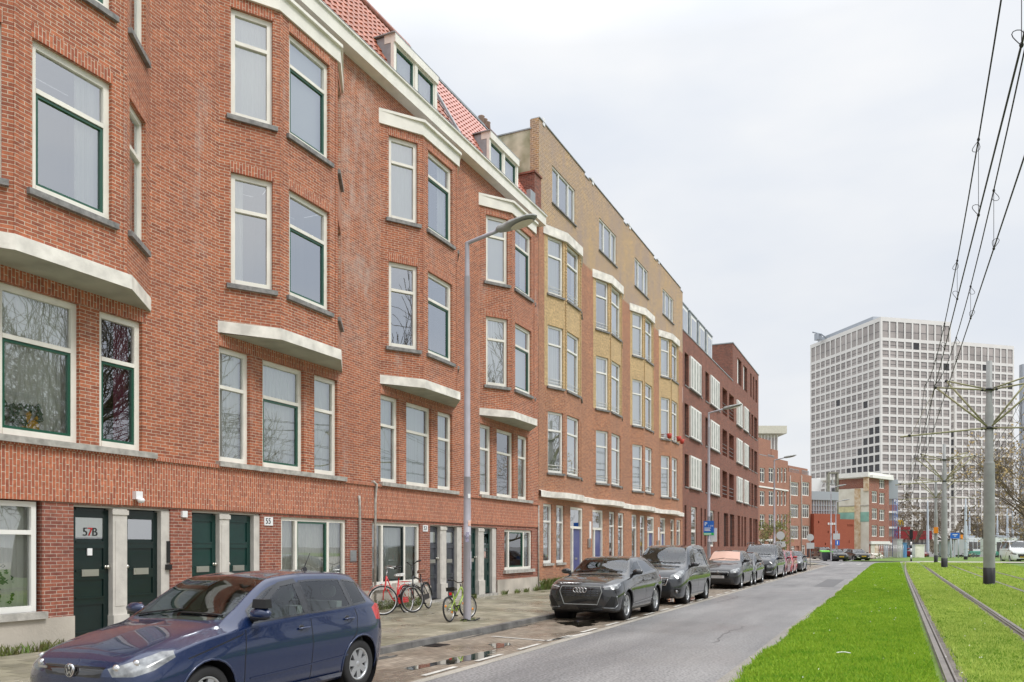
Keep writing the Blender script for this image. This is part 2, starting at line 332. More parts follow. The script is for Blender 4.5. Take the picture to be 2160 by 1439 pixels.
def wall(mb, F, s0, s1, z0, z1, holes=(), mi=0, depth=.12, uo=0., rmi=None):
    """brick face with rectangular openings (u0,u1,z0,z1[,depth]) and their reveals"""
    S = sorted({s0, s1, *[min(max(h[i], s0), s1) for h in holes for i in (0, 1)]}); Zs = sorted({z0, z1, *[min(max(h[i], z0), z1) for h in holes for i in (2, 3)]})
    rmi = mi if rmi is None else rmi
    for a, b in zip(S, S[1:]):
        if b-a < 1e-6: continue
        for c, d in zip(Zs, Zs[1:]):
            if d-c < 1e-6: continue
            mu, mz = (a+b)/2, (c+d)/2
            if any(h[0] < mu < h[1] and h[2] < mz < h[3] for h in holes): continue
            mb.face([F.p(a, c), F.p(b, c), F.p(b, d), F.p(a, d)], mi, [(a+uo, c), (b+uo, c), (b+uo, d), (a+uo, d)])
    for h in holes:
        a, b, c, d = h[:4]; D = h[4] if len(h) > 4 else depth
        if a > s0+1e-6: mb.face([F.p(a, c), F.p(a, d), F.p(a, d, -D), F.p(a, c, -D)], rmi, [(uo+a, c), (uo+a, d), (uo+a+D, d), (uo+a+D, c)])
        if b < s1-1e-6: mb.face([F.p(b, c, -D), F.p(b, d, -D), F.p(b, d), F.p(b, c)], rmi, [(uo+b+D, c), (uo+b+D, d), (uo+b, d), (uo+b, c)])
        mb.face([F.p(a, d), F.p(b, d), F.p(b, d, -D), F.p(a, d, -D)], rmi, [(uo+a, d), (uo+b, d), (uo+b, d+D), (uo+a, d+D)])
        mb.face([F.p(a, c, -D), F.p(b, c, -D), F.p(b, c), F.p(a, c)], rmi, [(uo+a, c-D), (uo+b, c-D), (uo+b, c), (uo+a, c)])
def txt(name, s, size, loc, mtx, m, parent=None, ext=.004, align='CENTER'):
    """lettering as a real mesh; mtx columns = right, up, out"""
    cu = bpy.data.curves.new(name, 'FONT'); cu.body = s; cu.size = size; cu.extrude = ext; cu.align_x = align; cu.align_y = 'CENTER'; cu.resolution_u = 3
    t = bpy.data.objects.new('tmp', cu); C.objects.link(t)
    dg = bpy.context.evaluated_depsgraph_get(); dg.update(); me = bpy.data.meshes.new_from_object(t.evaluated_get(dg)); bpy.data.objects.remove(t)
    r, u, o = [Vector(a).normalized() for a in mtx]; M = Matrix((r, u, o)).transposed().to_4x4(); M.translation = Vector(loc)
    me.transform(M); me.materials.clear(); me.materials.append(MATS[m])
    ob = bpy.data.objects.new(name, me); C.objects.link(ob)
    if parent is not None:
        off = Vector((0, 0, 0)); q = parent
        while q is not None: off += q.location; q = q.parent
        me.transform(Matrix.Translation(-off)); ob.parent = parent
    return ob

# ---------------------------------------------------------------- window builder
WR = random.Random(11)
def window(par, F, u0, u1, z0, z1, dep=.10, fw=.075, mats='cream', transom=None, mull=(), sash=None, curtain=None, sill=None, glz='window_glass', rail=False, room=True, sillh=.09, sillw=.07, sillx=.07):
    """frame (part) > pane, sash, curtain, sill; transom = height of the bar; sash = material of the lower sash; the window sits dep behind the face"""
    f = MB(); t = .07; a, b = -dep, -dep-t
    f.fb(F, u0, u0+fw, z0, z1, a, b); f.fb(F, u1-fw, u1, z0, z1, a, b)
    f.fb(F, u0+fw, u1-fw, z1-fw, z1, a, b); f.fb(F, u0+fw, u1-fw, z0, z0+fw*1.2, a+.012, b)
    if transom: f.fb(F, u0+fw, u1-fw, transom-.035, transom+.035, a+.01, b)
    for q in mull: f.fb(F, q-.04, q+.04, z0+fw*1.2, z1-fw, a+.004, b+.002)
    # thin inner bead, one step back, gives the double line of the real frames
    zt = transom-.035 if transom else z1-fw
    w = f.build('window', mats, par)
    g = MB(); gd = -dep-.045
    g.face([F.p(u0+fw, z0+fw, gd), F.p(u1-fw, z0+fw, gd), F.p(u1-fw, z1-fw, gd), F.p(u0+fw, z1-fw, gd)], 0)
    g.build('pane', glz, w)
    if sash:
        m = MB(); cells = [u0+fw]+[x for q in mull for x in (q-.04, q+.04)]+[u1-fw]
        cs = list(zip(cells[::2], cells[1::2])); cs = cs if sash[1] is None else [cs[sash[1]]]
        for (p0, p1) in cs:
            e = .045; y0 = z0+fw*1.2; c0, c1 = a-.012, b+.004
            m.fb(F, p0, p0+e, y0, zt, c0, c1); m.fb(F, p1-e, p1, y0, zt, c0, c1); m.fb(F, p0+e, p1-e, zt-e, zt, c0, c1); m.fb(F, p0+e, p1-e, y0, y0+e, c0, c1)
        m.build('sash', sash[0], w)
    if curtain:
        kind = curtain; m = MB(); cd = -dep-.16; n = max(6, int((u1-u0)/.05)); ph = WR.random()*6
        def cloth(q0, q1, y0, y1, amp=.016, fr=60):
            nn = max(4, int((q1-q0)/.03)); pr = None
            for i in range(nn+1):
                u = q0+(q1-q0)*i/nn; d = cd+amp*math.sin(u*fr+ph)+amp*.6*math.sin(u*fr*.37+ph*2)
                if pr: m.face([F.p(pr[0], y0, pr[1]), F.p(u, y0, d), F.p(u, y1, d), F.p(pr[0], y1, pr[1])], 0, smooth=True)
                pr = (u, d)
        cm = 'curtain'
        if kind == 'full': cloth(u0+.03, u1-.03, z0, z1)
        elif kind == 'right': cloth(u1-.1-(u1-u0)*.3, u1-.03, z0, z1)
        elif kind == 'left': cloth(u0+.03, u0+.08+(u1-u0)*.25, z0, z1)
        elif kind == 'sides': cloth(u0+.03, u0+.05+(u1-u0)*.2, z0, z1); cloth(u1-.05-(u1-u0)*.2, u1-.03, z0, z1)
        elif kind == 'blind': cloth(u0+.03, u1-.03, z0+(z1-z0)*.02, z1, .002, 9)
        elif kind == 'half': cloth(u0+.03, u1-.03, z0+(z1-z0)*.45, z1, .003, 9)
        elif kind == 'grey': cloth(u0+.03, u1-.03, z0, z1, .008); cm = 'curtain_grey'
        elif kind == 'purple': cloth(u0+(u1-u0)*.55, u1-.1, z0, z1); cm = 'curtain_purple'
        elif kind == 'dark': cloth(u0+.03, u1-.03, z0, z0+(z1-z0)*.62, .002, 9); cm = 'blind_dark'
        m.build('curtain', cm, w)
    if sill:
        m = MB(); m.fb(F, u0-sillx, u1+sillx, z0-sillh, z0, sillw, -dep); m.build('sill', sill, w, bevel=.008)
    if room:
        m = MB(); D = -dep-.9
        m.face([F.p(u0, z0, D), F.p(u1, z0, D), F.p(u1, z1, D), F.p(u0, z1, D)])
        for q in (u0-.004, u1+.004): m.face([F.p(q, z0, b), F.p(q, z1, b), F.p(q, z1, D), F.p(q, z0, D)])
        for q in (z0-.004, z1+.004): m.face([F.p(u0, q, b), F.p(u1, q, b), F.p(u1, q, D), F.p(u0, q, D)])
        m.build('room', 'room', w)
    if rail:
        m = MB()
        for zz in (z0+.18, z0+.30): m.tube([F.p(u0+.02, zz, -.02), F.p(u1-.02, zz, -.02)], .010, 5)
        m.build('rail', 'white_paint', w)
    return w
# ================================================================ RED TERRACE
WX = -12.15
FW = Frame((WX, 0), (WX, 100))
ter = thing('brick_terrace', 'long red brick terrace with cream framed windows, angled bays and red tiled roof', 'terrace', (WX, 5, 0))
P = 5.65; L0 = 6.64-P; Y0, Y1 = 2.2, 28.41
bays = [L0+P*k for k in range(0, 5)]     # first one lies left of the frame edge
BP, BA, BW = .65, 1.03, 3.98
wm = MB()
# --- ground floor
f0 = [('w', 3.3, 5.7, .73, 2.47), ('w', 6.2, 8.57, .73, 2.47), ('d', 9.11, 11.09, .12, 2.44), ('d', 11.60, 13.47, .12, 2.44), ('w', 14.11, 16.47, .73, 2.40),
      ('w', 17.56, 19.90, .73, 2.38), ('d', 20.45, 22.42, .2, 2.38), ('d', 22.86, 24.85, .2, 2.38), ('w', 25.43, 27.79, .93, 2.34)]
wall(wm, FW, Y0, Y1, .0, 2.47, [(a, b, c, d, .14) for t, a, b, c, d in f0], 1)
# --- soldier band, one step proud
bm_ = MB()
def strip(mb, z0, z1, dout, a=Y0, b=Y1, mi=0, x0=0.):
    F = FW; P_ = [(a, z0), (b, z0), (b, z1), (a, z1)]
    mb.face([F.p(u, z, dout) for u, z in P_], mi, P_)
    mb.face([F.p(a, z0, x0), F.p(b, z0, x0), F.p(b, z0, dout), F.p(a, z0, dout)], mi, [(a, z0-.05), (b, z0-.05), (b, z0), (a, z0)])
    mb.face([F.p(a, z1, dout), F.p(b, z1, dout), F.p(b, z1, x0), F.p(a, z1, x0)], mi, [(a, z1), (b, z1), (b, z1+.05), (a, z1+.05)])
    mb.face([F.p(b, z0, dout), F.p(b, z0, x0), F.p(b, z1, x0), F.p(b, z1, dout)], mi, [(b, z0), (b+.05, z0), (b+.05, z1), (b, z1)])
strip(bm_, 2.47, 3.30, .035)
strip(bm_, 3.30, 3.365, .075)
bm_.build('soldier_band', 'red_brick_soldier', ter)
# --- upper wall
lowh = []
for L_ in bays:
    for a, b in ((.0, .86), (1.24, 2.58), (2.95, 3.82)): lowh.append((L_+a, L_+b, 3.43, 5.74))
lowh = [h for h in lowh if h[0] > Y0]
wall(wm, FW, Y0, Y1, 3.30, 6.1, lowh, 0, .11)
seg = Y0
for L_ in bays:
    if L_ > seg: wall(wm, FW, seg, L_, 6.1, 13.8, (), 0)
    seg = max(seg, L_+BW)
wall(wm, FW, seg, Y1, 6.1, 13.8, (), 0)
for L_ in bays: wall(wm, FW, L_, L_+BW, 12.7, 13.8, (), 0)
strip(wm, 5.745, 6.08, .02, mi=2) if False else None
upw = (7.0, 9.25), (10.37, 12.55)
FR = []
for L_ in bays:
    c = [(WX, L_), (WX+BP, L_+BA), (WX+BP, L_+BW-BA), (WX, L_+BW)]
    fr = [Frame(c[i], c[i+1]) for i in range(3)]; FR.append(fr)
    for i, F in enumerate(fr):
        a, b = (.23, 1.07) if i != 1 else (.285, 1.635)
        if i == 2: a, b = F.len-1.07, F.len-.23
        wall(wm, F, 0, F.len, 6.2, 12.8, [(a, b, z0, z1) for z0, z1 in upw], 0, .10, uo=L_+i*1.7)
        # soldier lintels
        for z0, z1 in upw:
            z2 = z1+.22; q = [(a-.02, z1), (b+.02, z1), (b+.02, z2), (a-.02, z2)]
            wm.face([F.p(u, z, .006) for u, z in q], 2, [(u+L_, z) for u, z in q])
        for u in (.035, F.len-.035) if i == 1 else ():
            wm.fb(F, u-.035, u+.035, 6.2, 12.8, .012, -.01, 0)
for L_ in bays:     # lintel course over the first-floor group
    q = [(L_-.02, 5.745), (L_+BW-.1, 5.745), (L_+BW-.1, 6.0), (L_-.02, 6.0)]
    wm.face([FW.p(u, z, .006) for u, z in q], 2, q)
# party-wall end above the gutter and the rear
wm.build('wall', ['red_brick', 'low_brick', 'red_brick_soldier'], ter)
bk = MB(); bk.box(WX-9, WX-8.8, Y0, Y1, 0, 14); bk.box(WX-9, WX-.02, Y0, Y0+.2, 0, 13.9); bk.build('rear_wall', 'low_brick', ter)
# --- plinth
pl = MB(); dd = [(a, b) for t, a, b, c_, d in f0 if t == 'd']; u = Y0
for a, b in dd+[(Y1, Y1)]:
    if a > u: pl = MB(); pl.fb(FW, u, a, 0, .62, .035, -.02); pl.build('plinth', 'plinth', ter, bevel=.01)
    u = b
# --- white bay ledges
for k, L_ in enumerate(bays):
    o = .09; pts = [(WX, L_-.03), (WX+BP+o, L_+BA-.03), (WX+BP+o, L_+BW-BA+.03), (WX, L_+BW+.03)]
    m = MB(); n = len(pts)
    for i in range(3):
        a, b = pts[i], pts[i+1]; m.auto([(a[0]+(.0 if i else 0), a[1], 6.0), (b[0], b[1], 6.0), (b[0], b[1], 6.23), (a[0], a[1], 6.23)], 0)
    m.auto([(p[0], p[1], 6.23) for p in pts], 0)
    # sloping underside back to the wall
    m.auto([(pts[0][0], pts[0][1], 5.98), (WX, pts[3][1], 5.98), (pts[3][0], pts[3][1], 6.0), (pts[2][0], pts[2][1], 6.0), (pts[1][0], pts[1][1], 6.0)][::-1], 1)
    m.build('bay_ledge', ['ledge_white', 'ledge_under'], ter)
    # entablature board with cap
    for nm, o, z0, z1, mi in (('entablature', .05, 12.78, 13.1, 0), ('cap', .12, 13.1, 13.17, 0)):
        m = MB(); q = [(WX, L_-.08), (WX+BP+o, L_+BA-.06), (WX+BP+o, L_+BW-BA+.06), (WX, L_+BW+.08)]
        m.prism([q[0], q[1], q[2], q[3]][::1] if False else [q[0], (WX-.3, q[0][1]), (WX-.3, q[3][1]), q[3], q[2], q[1]][::-1], z0, z1)
        m.build('bay_'+nm, 'cream', ter, bevel=.012)
    m = MB(); q = [(WX, L_-.06), (WX+BP+.08, L_+BA-.05), (WX+BP+.08, L_+BW-BA+.05), (WX, L_+BW+.06)]
    m.prism([q[0], q[1], q[2], q[3]], 13.17, 13.19) if False else m.auto([(p[0], p[1], 13.185) for p in q][::1], 0)
    m.build('bay_roof', 'zinc', ter)
# --- windows of the bays and first floor
cur = ['full', 'right', 'left', 'full', 'blind', 'sides', 'grey', 'full', 'right', 'sides']
ci = 0
pat = {(1, 0, 0): None, (1, 0, 1): 'right', (1, 0, 2): 'full', (1, 1, 0): 'full', (1, 1, 1): 'full',
       (2, 0, 0): 'left', (2, 0, 1): None, (2, 1, 0): 'full', (2, 1, 1): 'blind',
       (3, 0, 0): None, (3, 0, 1): None, (3, 1, 0): 'grey', (3, 1, 1): 'right', (4, 0, 0): 'full', (4, 0, 1): 'blind', (4, 1, 0): 'blind', (4, 1, 1): 'right'}
for k, L_ in enumerate(bays):
    for fi, (z0, z1) in enumerate(upw):
        for i in range(3):
            F = FR[k][i]; a, b = (.23, 1.07) if i != 1 else (.285, 1.635)
            if i == 2: a, b = F.len-1.07, F.len-.23
            window(ter, F, a, b, z0, z1, dep=.07, fw=.10, transom=z0+1.53, sash=('green_paint', None) if i == 1 else None,
                   curtain=pat.get((k, fi, i), 'full'), sill='sill_stone', sillx=.09)
    if L_ < Y0: continue
lowcur = {1: ('full', 'full', 'purple'), 2: ('full', 'full', 'full'), 3: ('grey', 'grey', 'grey'), 4: ('full', 'dark', 'full'), 0: ('full',)*3}
for k, L_ in enumerate(bays):
    for i, (a, b) in enumerate(((.0, .86), (1.24, 2.58), (2.95, 3.82))):
        if L_+a < Y0: continue
        g = ('green_paint', None) if (i == 1 or (k == 1 and i == 2)) and k < 3 else None
        window(ter, FW, L_+a, L_+b, 3.43, 5.74, dep=.08, fw=.10, transom=4.95, glz='window_glass_mid', sash=g, curtain=lowcur[k][i])
    m = MB(); m.fb(FW, L_-.08, L_+1.0, 3.335, 3.435, .12, -.02); m.fb(FW, L_+1.005, L_+4.05, 3.33, 3.43, .125, -.02); m.build('long_sill', 'sill_light', ter, bevel=.01)
# --- ground-floor windows
def gwin(a, b, z0, z1, mulls, tr=None, sash=None, cur='full', mt='cream', tmat='sill_light'):
    w = window(ter, FW, a, b, z0, z1, glz='window_glass_plain', dep=.05, fw=.08, mats=mt, transom=tr, mull=mulls, sash=sash, curtain=cur, sill=tmat, sillh=.11, sillw=.10, sillx=.1)
gwin(3.3, 5.7, .73, 2.47, (), 1.97)
gwin(6.2, 8.50, .73, 2.45, (), 1.97, cur='full', mt='white_paint')
gwin(14.11, 16.47, .73, 2.40, (14.66, 15.80), None, ('green_paint', 1))
gwin(17.56, 19.90, .73, 2.38, (18.08, 19.16), None, ('dark_green', 1), 'grey')
gwin(25.43, 27.79, .93, 2.34, (25.86, 27.12), None, ('green_paint', 1), 'sides')
# --- doors
def door(u0, u1, z0, z1, mt, style='panel', hinge=1):
    F = FW; d = -.15; s = MB(); s.fb(F, u0, u1, z0+.02, z1-.03, d, d-.05)
    st = .10; H = z1-z0
    o = s; e = d+.022
    o.fb(F, u0, u0+st, z0+.02, z1-.03, e, d-.001); o.fb(F, u1-st, u1, z0+.02, z1-.03, e, d-.001)
    gl = style in ('glass', 'clear', 'arched')
    for zz, hh in ((z0+.02, .18), (z0+H*.285, .12), (z0+H*.47, .15), (z0+H*.70, .11), (z1-.16, .13)):
        o.fb(F, u0+st, u1-st, zz, zz+hh, e, d-.001)
        o.fb(F, u0+st, u1-st, zz+hh-.015, zz+hh+.012, e+.014, d); 
    D = s.build('door', mt, ter, bevel=.004)
    if gl:
        g = MB(); g.face([F.p(u0+st, z0+H*.77, d+.006), F.p(u1-st, z0+H*.77, d+.006), F.p(u1-st, z1-.17, d+.006), F.p(u0+st, z1-.17, d+.006)])
        if style == 'glass':
            m = MB(); 
            for i in range(18):
                a = u0+st+(u1-u0-2*st)*i/18; b = u0+st+(u1-u0-2*st)*(i+1)/18; q = d+.003+.002*(i % 2)
                m.face([F.p(a, z0+H*.78, q), F.p(b, z0+H*.78, d+.005-.002*(i % 2)), F.p(b, z1-.17, d+.005-.002*(i % 2)), F.p(a, z1-.17, q)])
            m.build('curtain', 'curtain', D)
        g.build('pane', 'window_glass_plain' if style == 'glass' else 'window_glass', D)
    um = (u0+u1)/2
    if style != 'arched':
        m = MB(); m.fb(F, um-.16, um+.16, z0+H*.495, z0+H*.545, e+.022, e-.002); m.fb(F, um-.12, um+.12, z0+H*.507, z0+H*.533, e+.028, e+.018); m.build('letterbox', 'nickel', D, bevel=.004)
    uk = u1-.05 if hinge > 0 else u0+.05; q = F.p(uk, z0+H*.56, e+.05)
    m = MB(); m.ell(q, (.03, .035, .035)); m.lathe([(.012, -.05), (.012, 0)], q, 'x', 8); m.lathe([(.03, -.048), (.03, -.04), (0, -.039)], q, 'x', 12); m.build('knob', 'nickel', D)
    if style == 'arched':
        g = MB(); zc = z1-.5; r_ = (u1-u0)/2-st+.01
        for i in range(7):
            a = math.pi*i/6; g.fb(F, um+r_*math.cos(a)*.5-.012, um+r_*math.cos(a)*.5+.012, zc+.0, zc+r_*math.sin(a)+.01, e+.005, d)
        for uu in (um-.11, um+.11): g.fb(F, uu-.012, uu+.012, z0+H*.5, zc, e+.004, d)
        for zz in (zc-.25, zc-.5): g.fb(F, u0+st, u1-st, zz, zz+.024, e+.003, d)
        g.build('glazing_bars', mt, D)
        g = MB(); g.face([F.p(u0+st, z0+H*.5, d+.006), F.p(u1-st, z0+H*.5, d+.006), F.p(u1-st, z1-.15, d+.006), F.p(u0+st, z1-.15, d+.006)]); g.build('pane', 'window_glass', D)
    return D
def doorset(a, b, z0, z1, p0, p1, e0, mt, st=('glass', 'clear'), lead=.03, frame='stone_post'):
    m = MB(); F = FW
    m.fb(F, a, a+lead, z0, z1, -.06, -.2); m.fb(F, a, b, z1-.035, z1, -.05, -.2); m.fb(F, e0, b, z0, z1-.035, -.03, -.2)
    m.build('door_frame', frame, ter, bevel=.006)
    m = MB(); m.fb(F, p0, p1, z0+.45, z1-.035, -.02, -.2); m.fb(F, p0-.015, p1+.015, z0, z0+.45, .02, -.2); m.fb(F, p0-.02, p1+.02, z1-.14, z1-.06, .0, -.02)
    m.fb(F, p0+.05, p1-.05, z0+.6, z1-.25, -.012, -.021); m.build('door_post', frame, ter, bevel=.008)
    d1 = door(a+lead, p0, z0, z1-.035, mt[0], st[0], 1); d2 = door(p1, e0, z0, z1-.035, mt[1], st[1], -1)
    m = MB(); m.fb(F, a, b, -.02, z0, .05, -.2); m.build('threshold', 'sill_light', ter, bevel=.01)
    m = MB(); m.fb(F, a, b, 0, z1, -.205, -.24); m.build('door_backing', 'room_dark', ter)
    return d1, d2
dA, dB = doorset(9.11, 11.09, .12, 2.44, 9.87, 10.16, 10.90, ('dark_green', 'dark_green'), ('glass', 'clear'))
doorset(11.60, 13.47, .12, 2.44, 12.33, 12.59, 13.30, ('teal_green', 'teal_green'), ('panel', 'panel'))
doorset(20.45, 22.42, .2, 2.38, 21.08, 21.44, 22.12, ('slate_door', 'slate_door'), ('glass', 'glass'))
doorset(22.86, 24.85, .2, 2.38, 23.52, 23.92, 24.55, ('teal_green', 'teal_green'), ('panel', 'arched'))
Fx = (Vector((0, 1, 0)), Vector((0, 0, 1)), Vector((1, 0, 0)))
for s_, du, m_ in (('5', -.09, 'black'), ('7', .0, 'red_text'), ('B', .09, 'black')):
    if m_ == 'red_text': mat('red_text', (.5, .01, .01), .4)
    txt('door_number', s_, .2, (WX-.15+.012, 9.52+du, 1.99), Fx, m_, dA)
# electric box of the doorbell on the door and its neighbour
m = MB(); m.fb(FW, 9.46, 9.55, 1.60, 1.72, -.12, -.14); m.build('door_bell', 'white', dA, bevel=.004)
# --- gutter, soffit, fascia
g = MB(); GX = WX+.31
g.box(GX-.02, GX, Y0, Y1, 13.77, 14.10); g.box(GX-.02, GX+.05, Y0, Y1, 14.10, 14.14); g.box(WX-.02, GX-.02, Y0, Y1, 13.77, 13.80)
g.build('gutter_fascia', 'cream', ter, bevel=.008)
g = MB(); g.box(WX-.3, GX+.056, Y0, Y1, 14.145, 14.16); g.build('gutter_lining', 'zinc', ter)
# --- tiled roof: real pantile relief on a steep pitch
mat('roof_tile', (.42, .125, .06), .45, var=.45, vscale=7, coat=.15); mat('roof_tile_new', (.47, .16, .11), .3, var=.12, vscale=3, coat=.25)
def tiles(y0, y1, m_, x0=WX+.16, z0=14.12, x1=WX-1.65, z1=17.3):
    mb = MB(); tw, th = .22, .32; sl = Vector((x1-x0, 0, z1-z0)); ln = sl.length; sl.normalize(); nn = Vector((-sl.z, 0, sl.x)); nn = nn if nn.x > 0 else -nn
    ny = int((y1-y0)/tw); nz = int(ln/th); prof = [(0, .0), (.25, .028), (.5, .045), (.75, .02), (1, .0)]
    for i in range(ny):
        for j in range(nz):
            for (a, h0), (b, h1) in zip(prof, prof[1:]):
                def q(fy, t, h): v = Vector((x0, y0+(i+fy)*tw, z0))+sl*t+nn*h; return tuple(v)
                t0, t1 = j*th, (j+1)*th
                mb.face([q(a, t0, h0+.03), q(b, t0, h1+.03), q(b, t1, h1+.0), q(a, t1, h0+.0)], 0, smooth=False)
                mb.face([q(a, t0, h0-.012), q(b, t0, h1-.012), q(b, t0, h1+.03), q(a, t0, h0+.03)], 0)
    return mb.build('tiled_roof', m_, ter)
tiles(Y0, 21.9, 'roof_tile'); tiles(22.0, Y1-.1, 'roof_tile_new')
m = MB(); m.tube([(WX-1.66, Y0, 17.36), (WX-1.66, 21.9, 17.36)], .11, 8); m.build('ridge', 'roof_tile', ter)
m = MB(); m.box(WX-1.75, WX-1.6, 22.0, Y1-.1, 17.3, 17.38); m.build('ridge_capping', 'zinc', ter)
m = MB()   # lead soaker along the party line
m.hexa([(WX+.22, 21.88, 14.16), (WX+.22, 22.02, 14.16), (WX-1.62, 22.02, 17.36), (WX-1.62, 21.88, 17.36), (WX+.26, 21.88, 14.22), (WX+.26, 22.02, 14.22), (WX-1.58, 22.02, 17.42), (WX-1.58, 21.88, 17.42)]); m.build('lead_flashing', 'zinc', ter)
m = MB(); m.box(WX-1.7, WX-8.9, Y0, Y1, 17.2, 17.28); m.build('flat_roof', 'zinc', ter)
# --- dormers
for y0 in (12.73, 18.38, 24.03):
    y1 = y0+2.27; x = WX+.12; z0, z1 = 14.05, 15.36
    m = MB(); F = Frame((x, y0), (x, y1)); wd = F.len
    m.fb(F, 0, wd, z1-.22, z1, .05, -.3); m.fb(F, 0, .12, z0, z1-.22, 0, -.1); m.fb(F, wd-.12, wd, z0, z1-.22, 0, -.1); m.fb(F, wd/2-.07, wd/2+.07, z0, z1-.22, 0, -.1)
    dm = m.build('dormer', 'cream', ter, bevel=.008)
    for u in (.01, wd-.03):
        m = MB()
        b = [F.p(u, z0, -.1), F.p(u+.02, z0, -.1), F.p(u+.02, z1-.02, -.12), F.p(u, z1-.02, -.12)]
        c = [F.p(u, z0+.05, -.14), F.p(u+.02, z0+.05, -.14), F.p(u+.02, z1-.05, -.95), F.p(u, z1-.05, -.95)]
        m.hexa([b[0], b[1], c[1], c[0], b[3], b[2], c[2], c[3]])
        m.build('dormer_cheek', 'zinc', dm, world=True)
    m = MB(); m.fb(F, -.06, wd+.06, z1, z1+.025, .055, -1.2); m.build('dormer_roof', 'zinc', dm)
    for a, b in ((.12, wd/2-.07), (wd/2+.07, wd-.12)):
        window(ter, F, a, b, z0, z1-.22, dep=.03, fw=.05, sash=('green_paint', None), curtain='full' if a > .2 else 'grey')
# --- chimney with pots and the party-wall stub
m = MB(); m.box(-14.3, -13.8, 27.2, 28.1, 16.2, 17.5); m.box(-14.35, -13.75, 27.15, 28.15, 17.35, 17.44)
ch = m.build('chimney', 'brown_brick', ter)
m = MB()
for yy in (27.4, 27.65, 27.9): m.lathe([(.1, 0), (.13, .02), (.11, .35), (.13, .38), (.10, .40)], (-14.05, yy, 17.5), 'z', 12)
m.build('chimney_pot', 'far_brick', ch)
m = MB(); m.box(WX-.9, WX+.12, 27.75, 28.38, 14.16, 15.55); m.box(WX-.95, WX+.17, 27.70, 28.40, 15.55, 15.62); m.build('party_wall_stub', 'brown_brick', ter)
m = MB(); m.box(WX+.0, WX+.16, 27.3, 27.74, 14.16, 14.75); m.build('gutter_end_flashing', 'zinc', ter)
# --- small things on the facade
def enamel(y, z, s_, where, w=.26):
    m = MB(); m.fb(FW, y-w/2, y+w/2, z-.09, z+.09, .02, 0); o = m.build('house_number_plate', 'white', None, bevel=.005)
    tag(o, 'white enamel plate reading %s %s' % (s_, where), 'house number', 'enamel house numbers'); txt('plate_number', s_, .17, (WX+.022, y-.02, z), Fx, 'black', o); return o
enamel(13.70, 2.29, '55', 'between the teal doors and the wide window'); enamel(20.17, 2.27, '53', 'left of the slate grey doors')
m = MB(); m.tube([(WX+.05, 17.62, .05), (WX+.05, 17.62, 2.9), (WX+.09, 17.62, 3.35), (WX+.06, 17.5, 3.42)], .035, 8); o = m.build('drain_pipe', 'drain', None)
tag(o, 'taller weathered white vent pipe on the brick pier, right of the shorter one', 'pipe', 'pipes on the brick pier')
m = MB(); m.tube([(WX+.05, 16.95, .05), (WX+.05, 16.95, 2.75), (WX+.06, 16.9, 3.02)], .035, 8); o = m.build('drain_pipe', 'drain', None)
tag(o, 'shorter weathered white vent pipe beside the metal vent grille', 'pipe', 'pipes on the brick pier')
m = MB(); m.tube([(WX+.05, 28.3, .05), (WX+.05, 28.3, 3.3)], .03, 8); o = m.build('drain_pipe', 'drain', None)
tag(o, 'thin pale pipe where the red terrace meets the yellow brick building', 'pipe')
m = MB(); m.fb(FW, 16.6, 16.86, 1.38, 1.66, .02, 0)
for i in range(6): m.fb(FW, 16.63, 16.83, 1.41+i*.038, 1.425+i*.038, .032, .02)
tag(m.build('vent_grille', 'metal', None, bevel=.004), 'square grey metal vent grille on brick pier under the pipes', 'vent')
m = MB(); m.fb(FW, 10.22, 10.36, 2.58, 2.72, .13, .035); m.ell((WX+.17, 10.29, 2.56), (.06, .07, .05)); tag(m.build('outside_light', 'white', None, bevel=.01), 'small white motion sensor on the vertical brick band above the dark green doors', 'sensor')
m = MB(); m.fb(FW, 11.33, 11.45, 2.30, 2.42, .05, 0); tag(m.build('junction_box', 'white', None, bevel=.01), 'small white junction box high on the brick pier between the green doors', 'box')
m = MB(); m.fb(FW, 11.02, 11.08, 1.45, 1.85, .0, -.03); m.fb(FW, 10.99, 11.09, 1.32, 1.42, .04, -.03); tag(m.build('intercom', 'black', None, bevel=.004), 'black intercom and key box on the pale post right of the dark green doors', 'intercom')
for i, (a, b, c_) in enumerate(((7.2, 7.35, 0), )): pass
# yellow flowers and plant behind the big first floor window
m = MB(); rr = random.Random(3)
for i in range(60):
    y, z = 8.4+rr.uniform(-.35, .3), 3.62+rr.uniform(0, .34); x = WX-.18+rr.uniform(-.03, .02); s_ = rr.uniform(.03, .07)
    m.face([(x, y-s_, z), (x+.02, y, z-s_), (x, y+s_, z), (x+.02, y, z+s_)], 0 if (8.4 < y < 8.62 and z < 3.85) else 1)
mat('yellow_petal', (.95, .55, .01), .6); mat('leaf_green', (.02, .14, .035), .5)
tag(m.build('flower_bunch', ['yellow_petal', 'leaf_green'], None), 'yellow flowers with green leaves behind the left first floor window', 'flowers')
m = MB()
for i in range(220):
    y, z = rr.uniform(7.2, 8.3), rr.uniform(.85, 1.75); x = WX-.24+rr.uniform(-.03, .05); s_ = rr.uniform(.03, .06)
    if z > 1.35+.3*math.sin(y*5): continue
    m.face([(x, y-s_, z), (x+.02, y, z-s_*.6), (x, y+s_, z), (x+.02, y, z+s_*.6)], 0)
tag(m.build('house_plant', 'leaf_green', None), 'leafy green plant behind the ground floor window at left', 'plant')

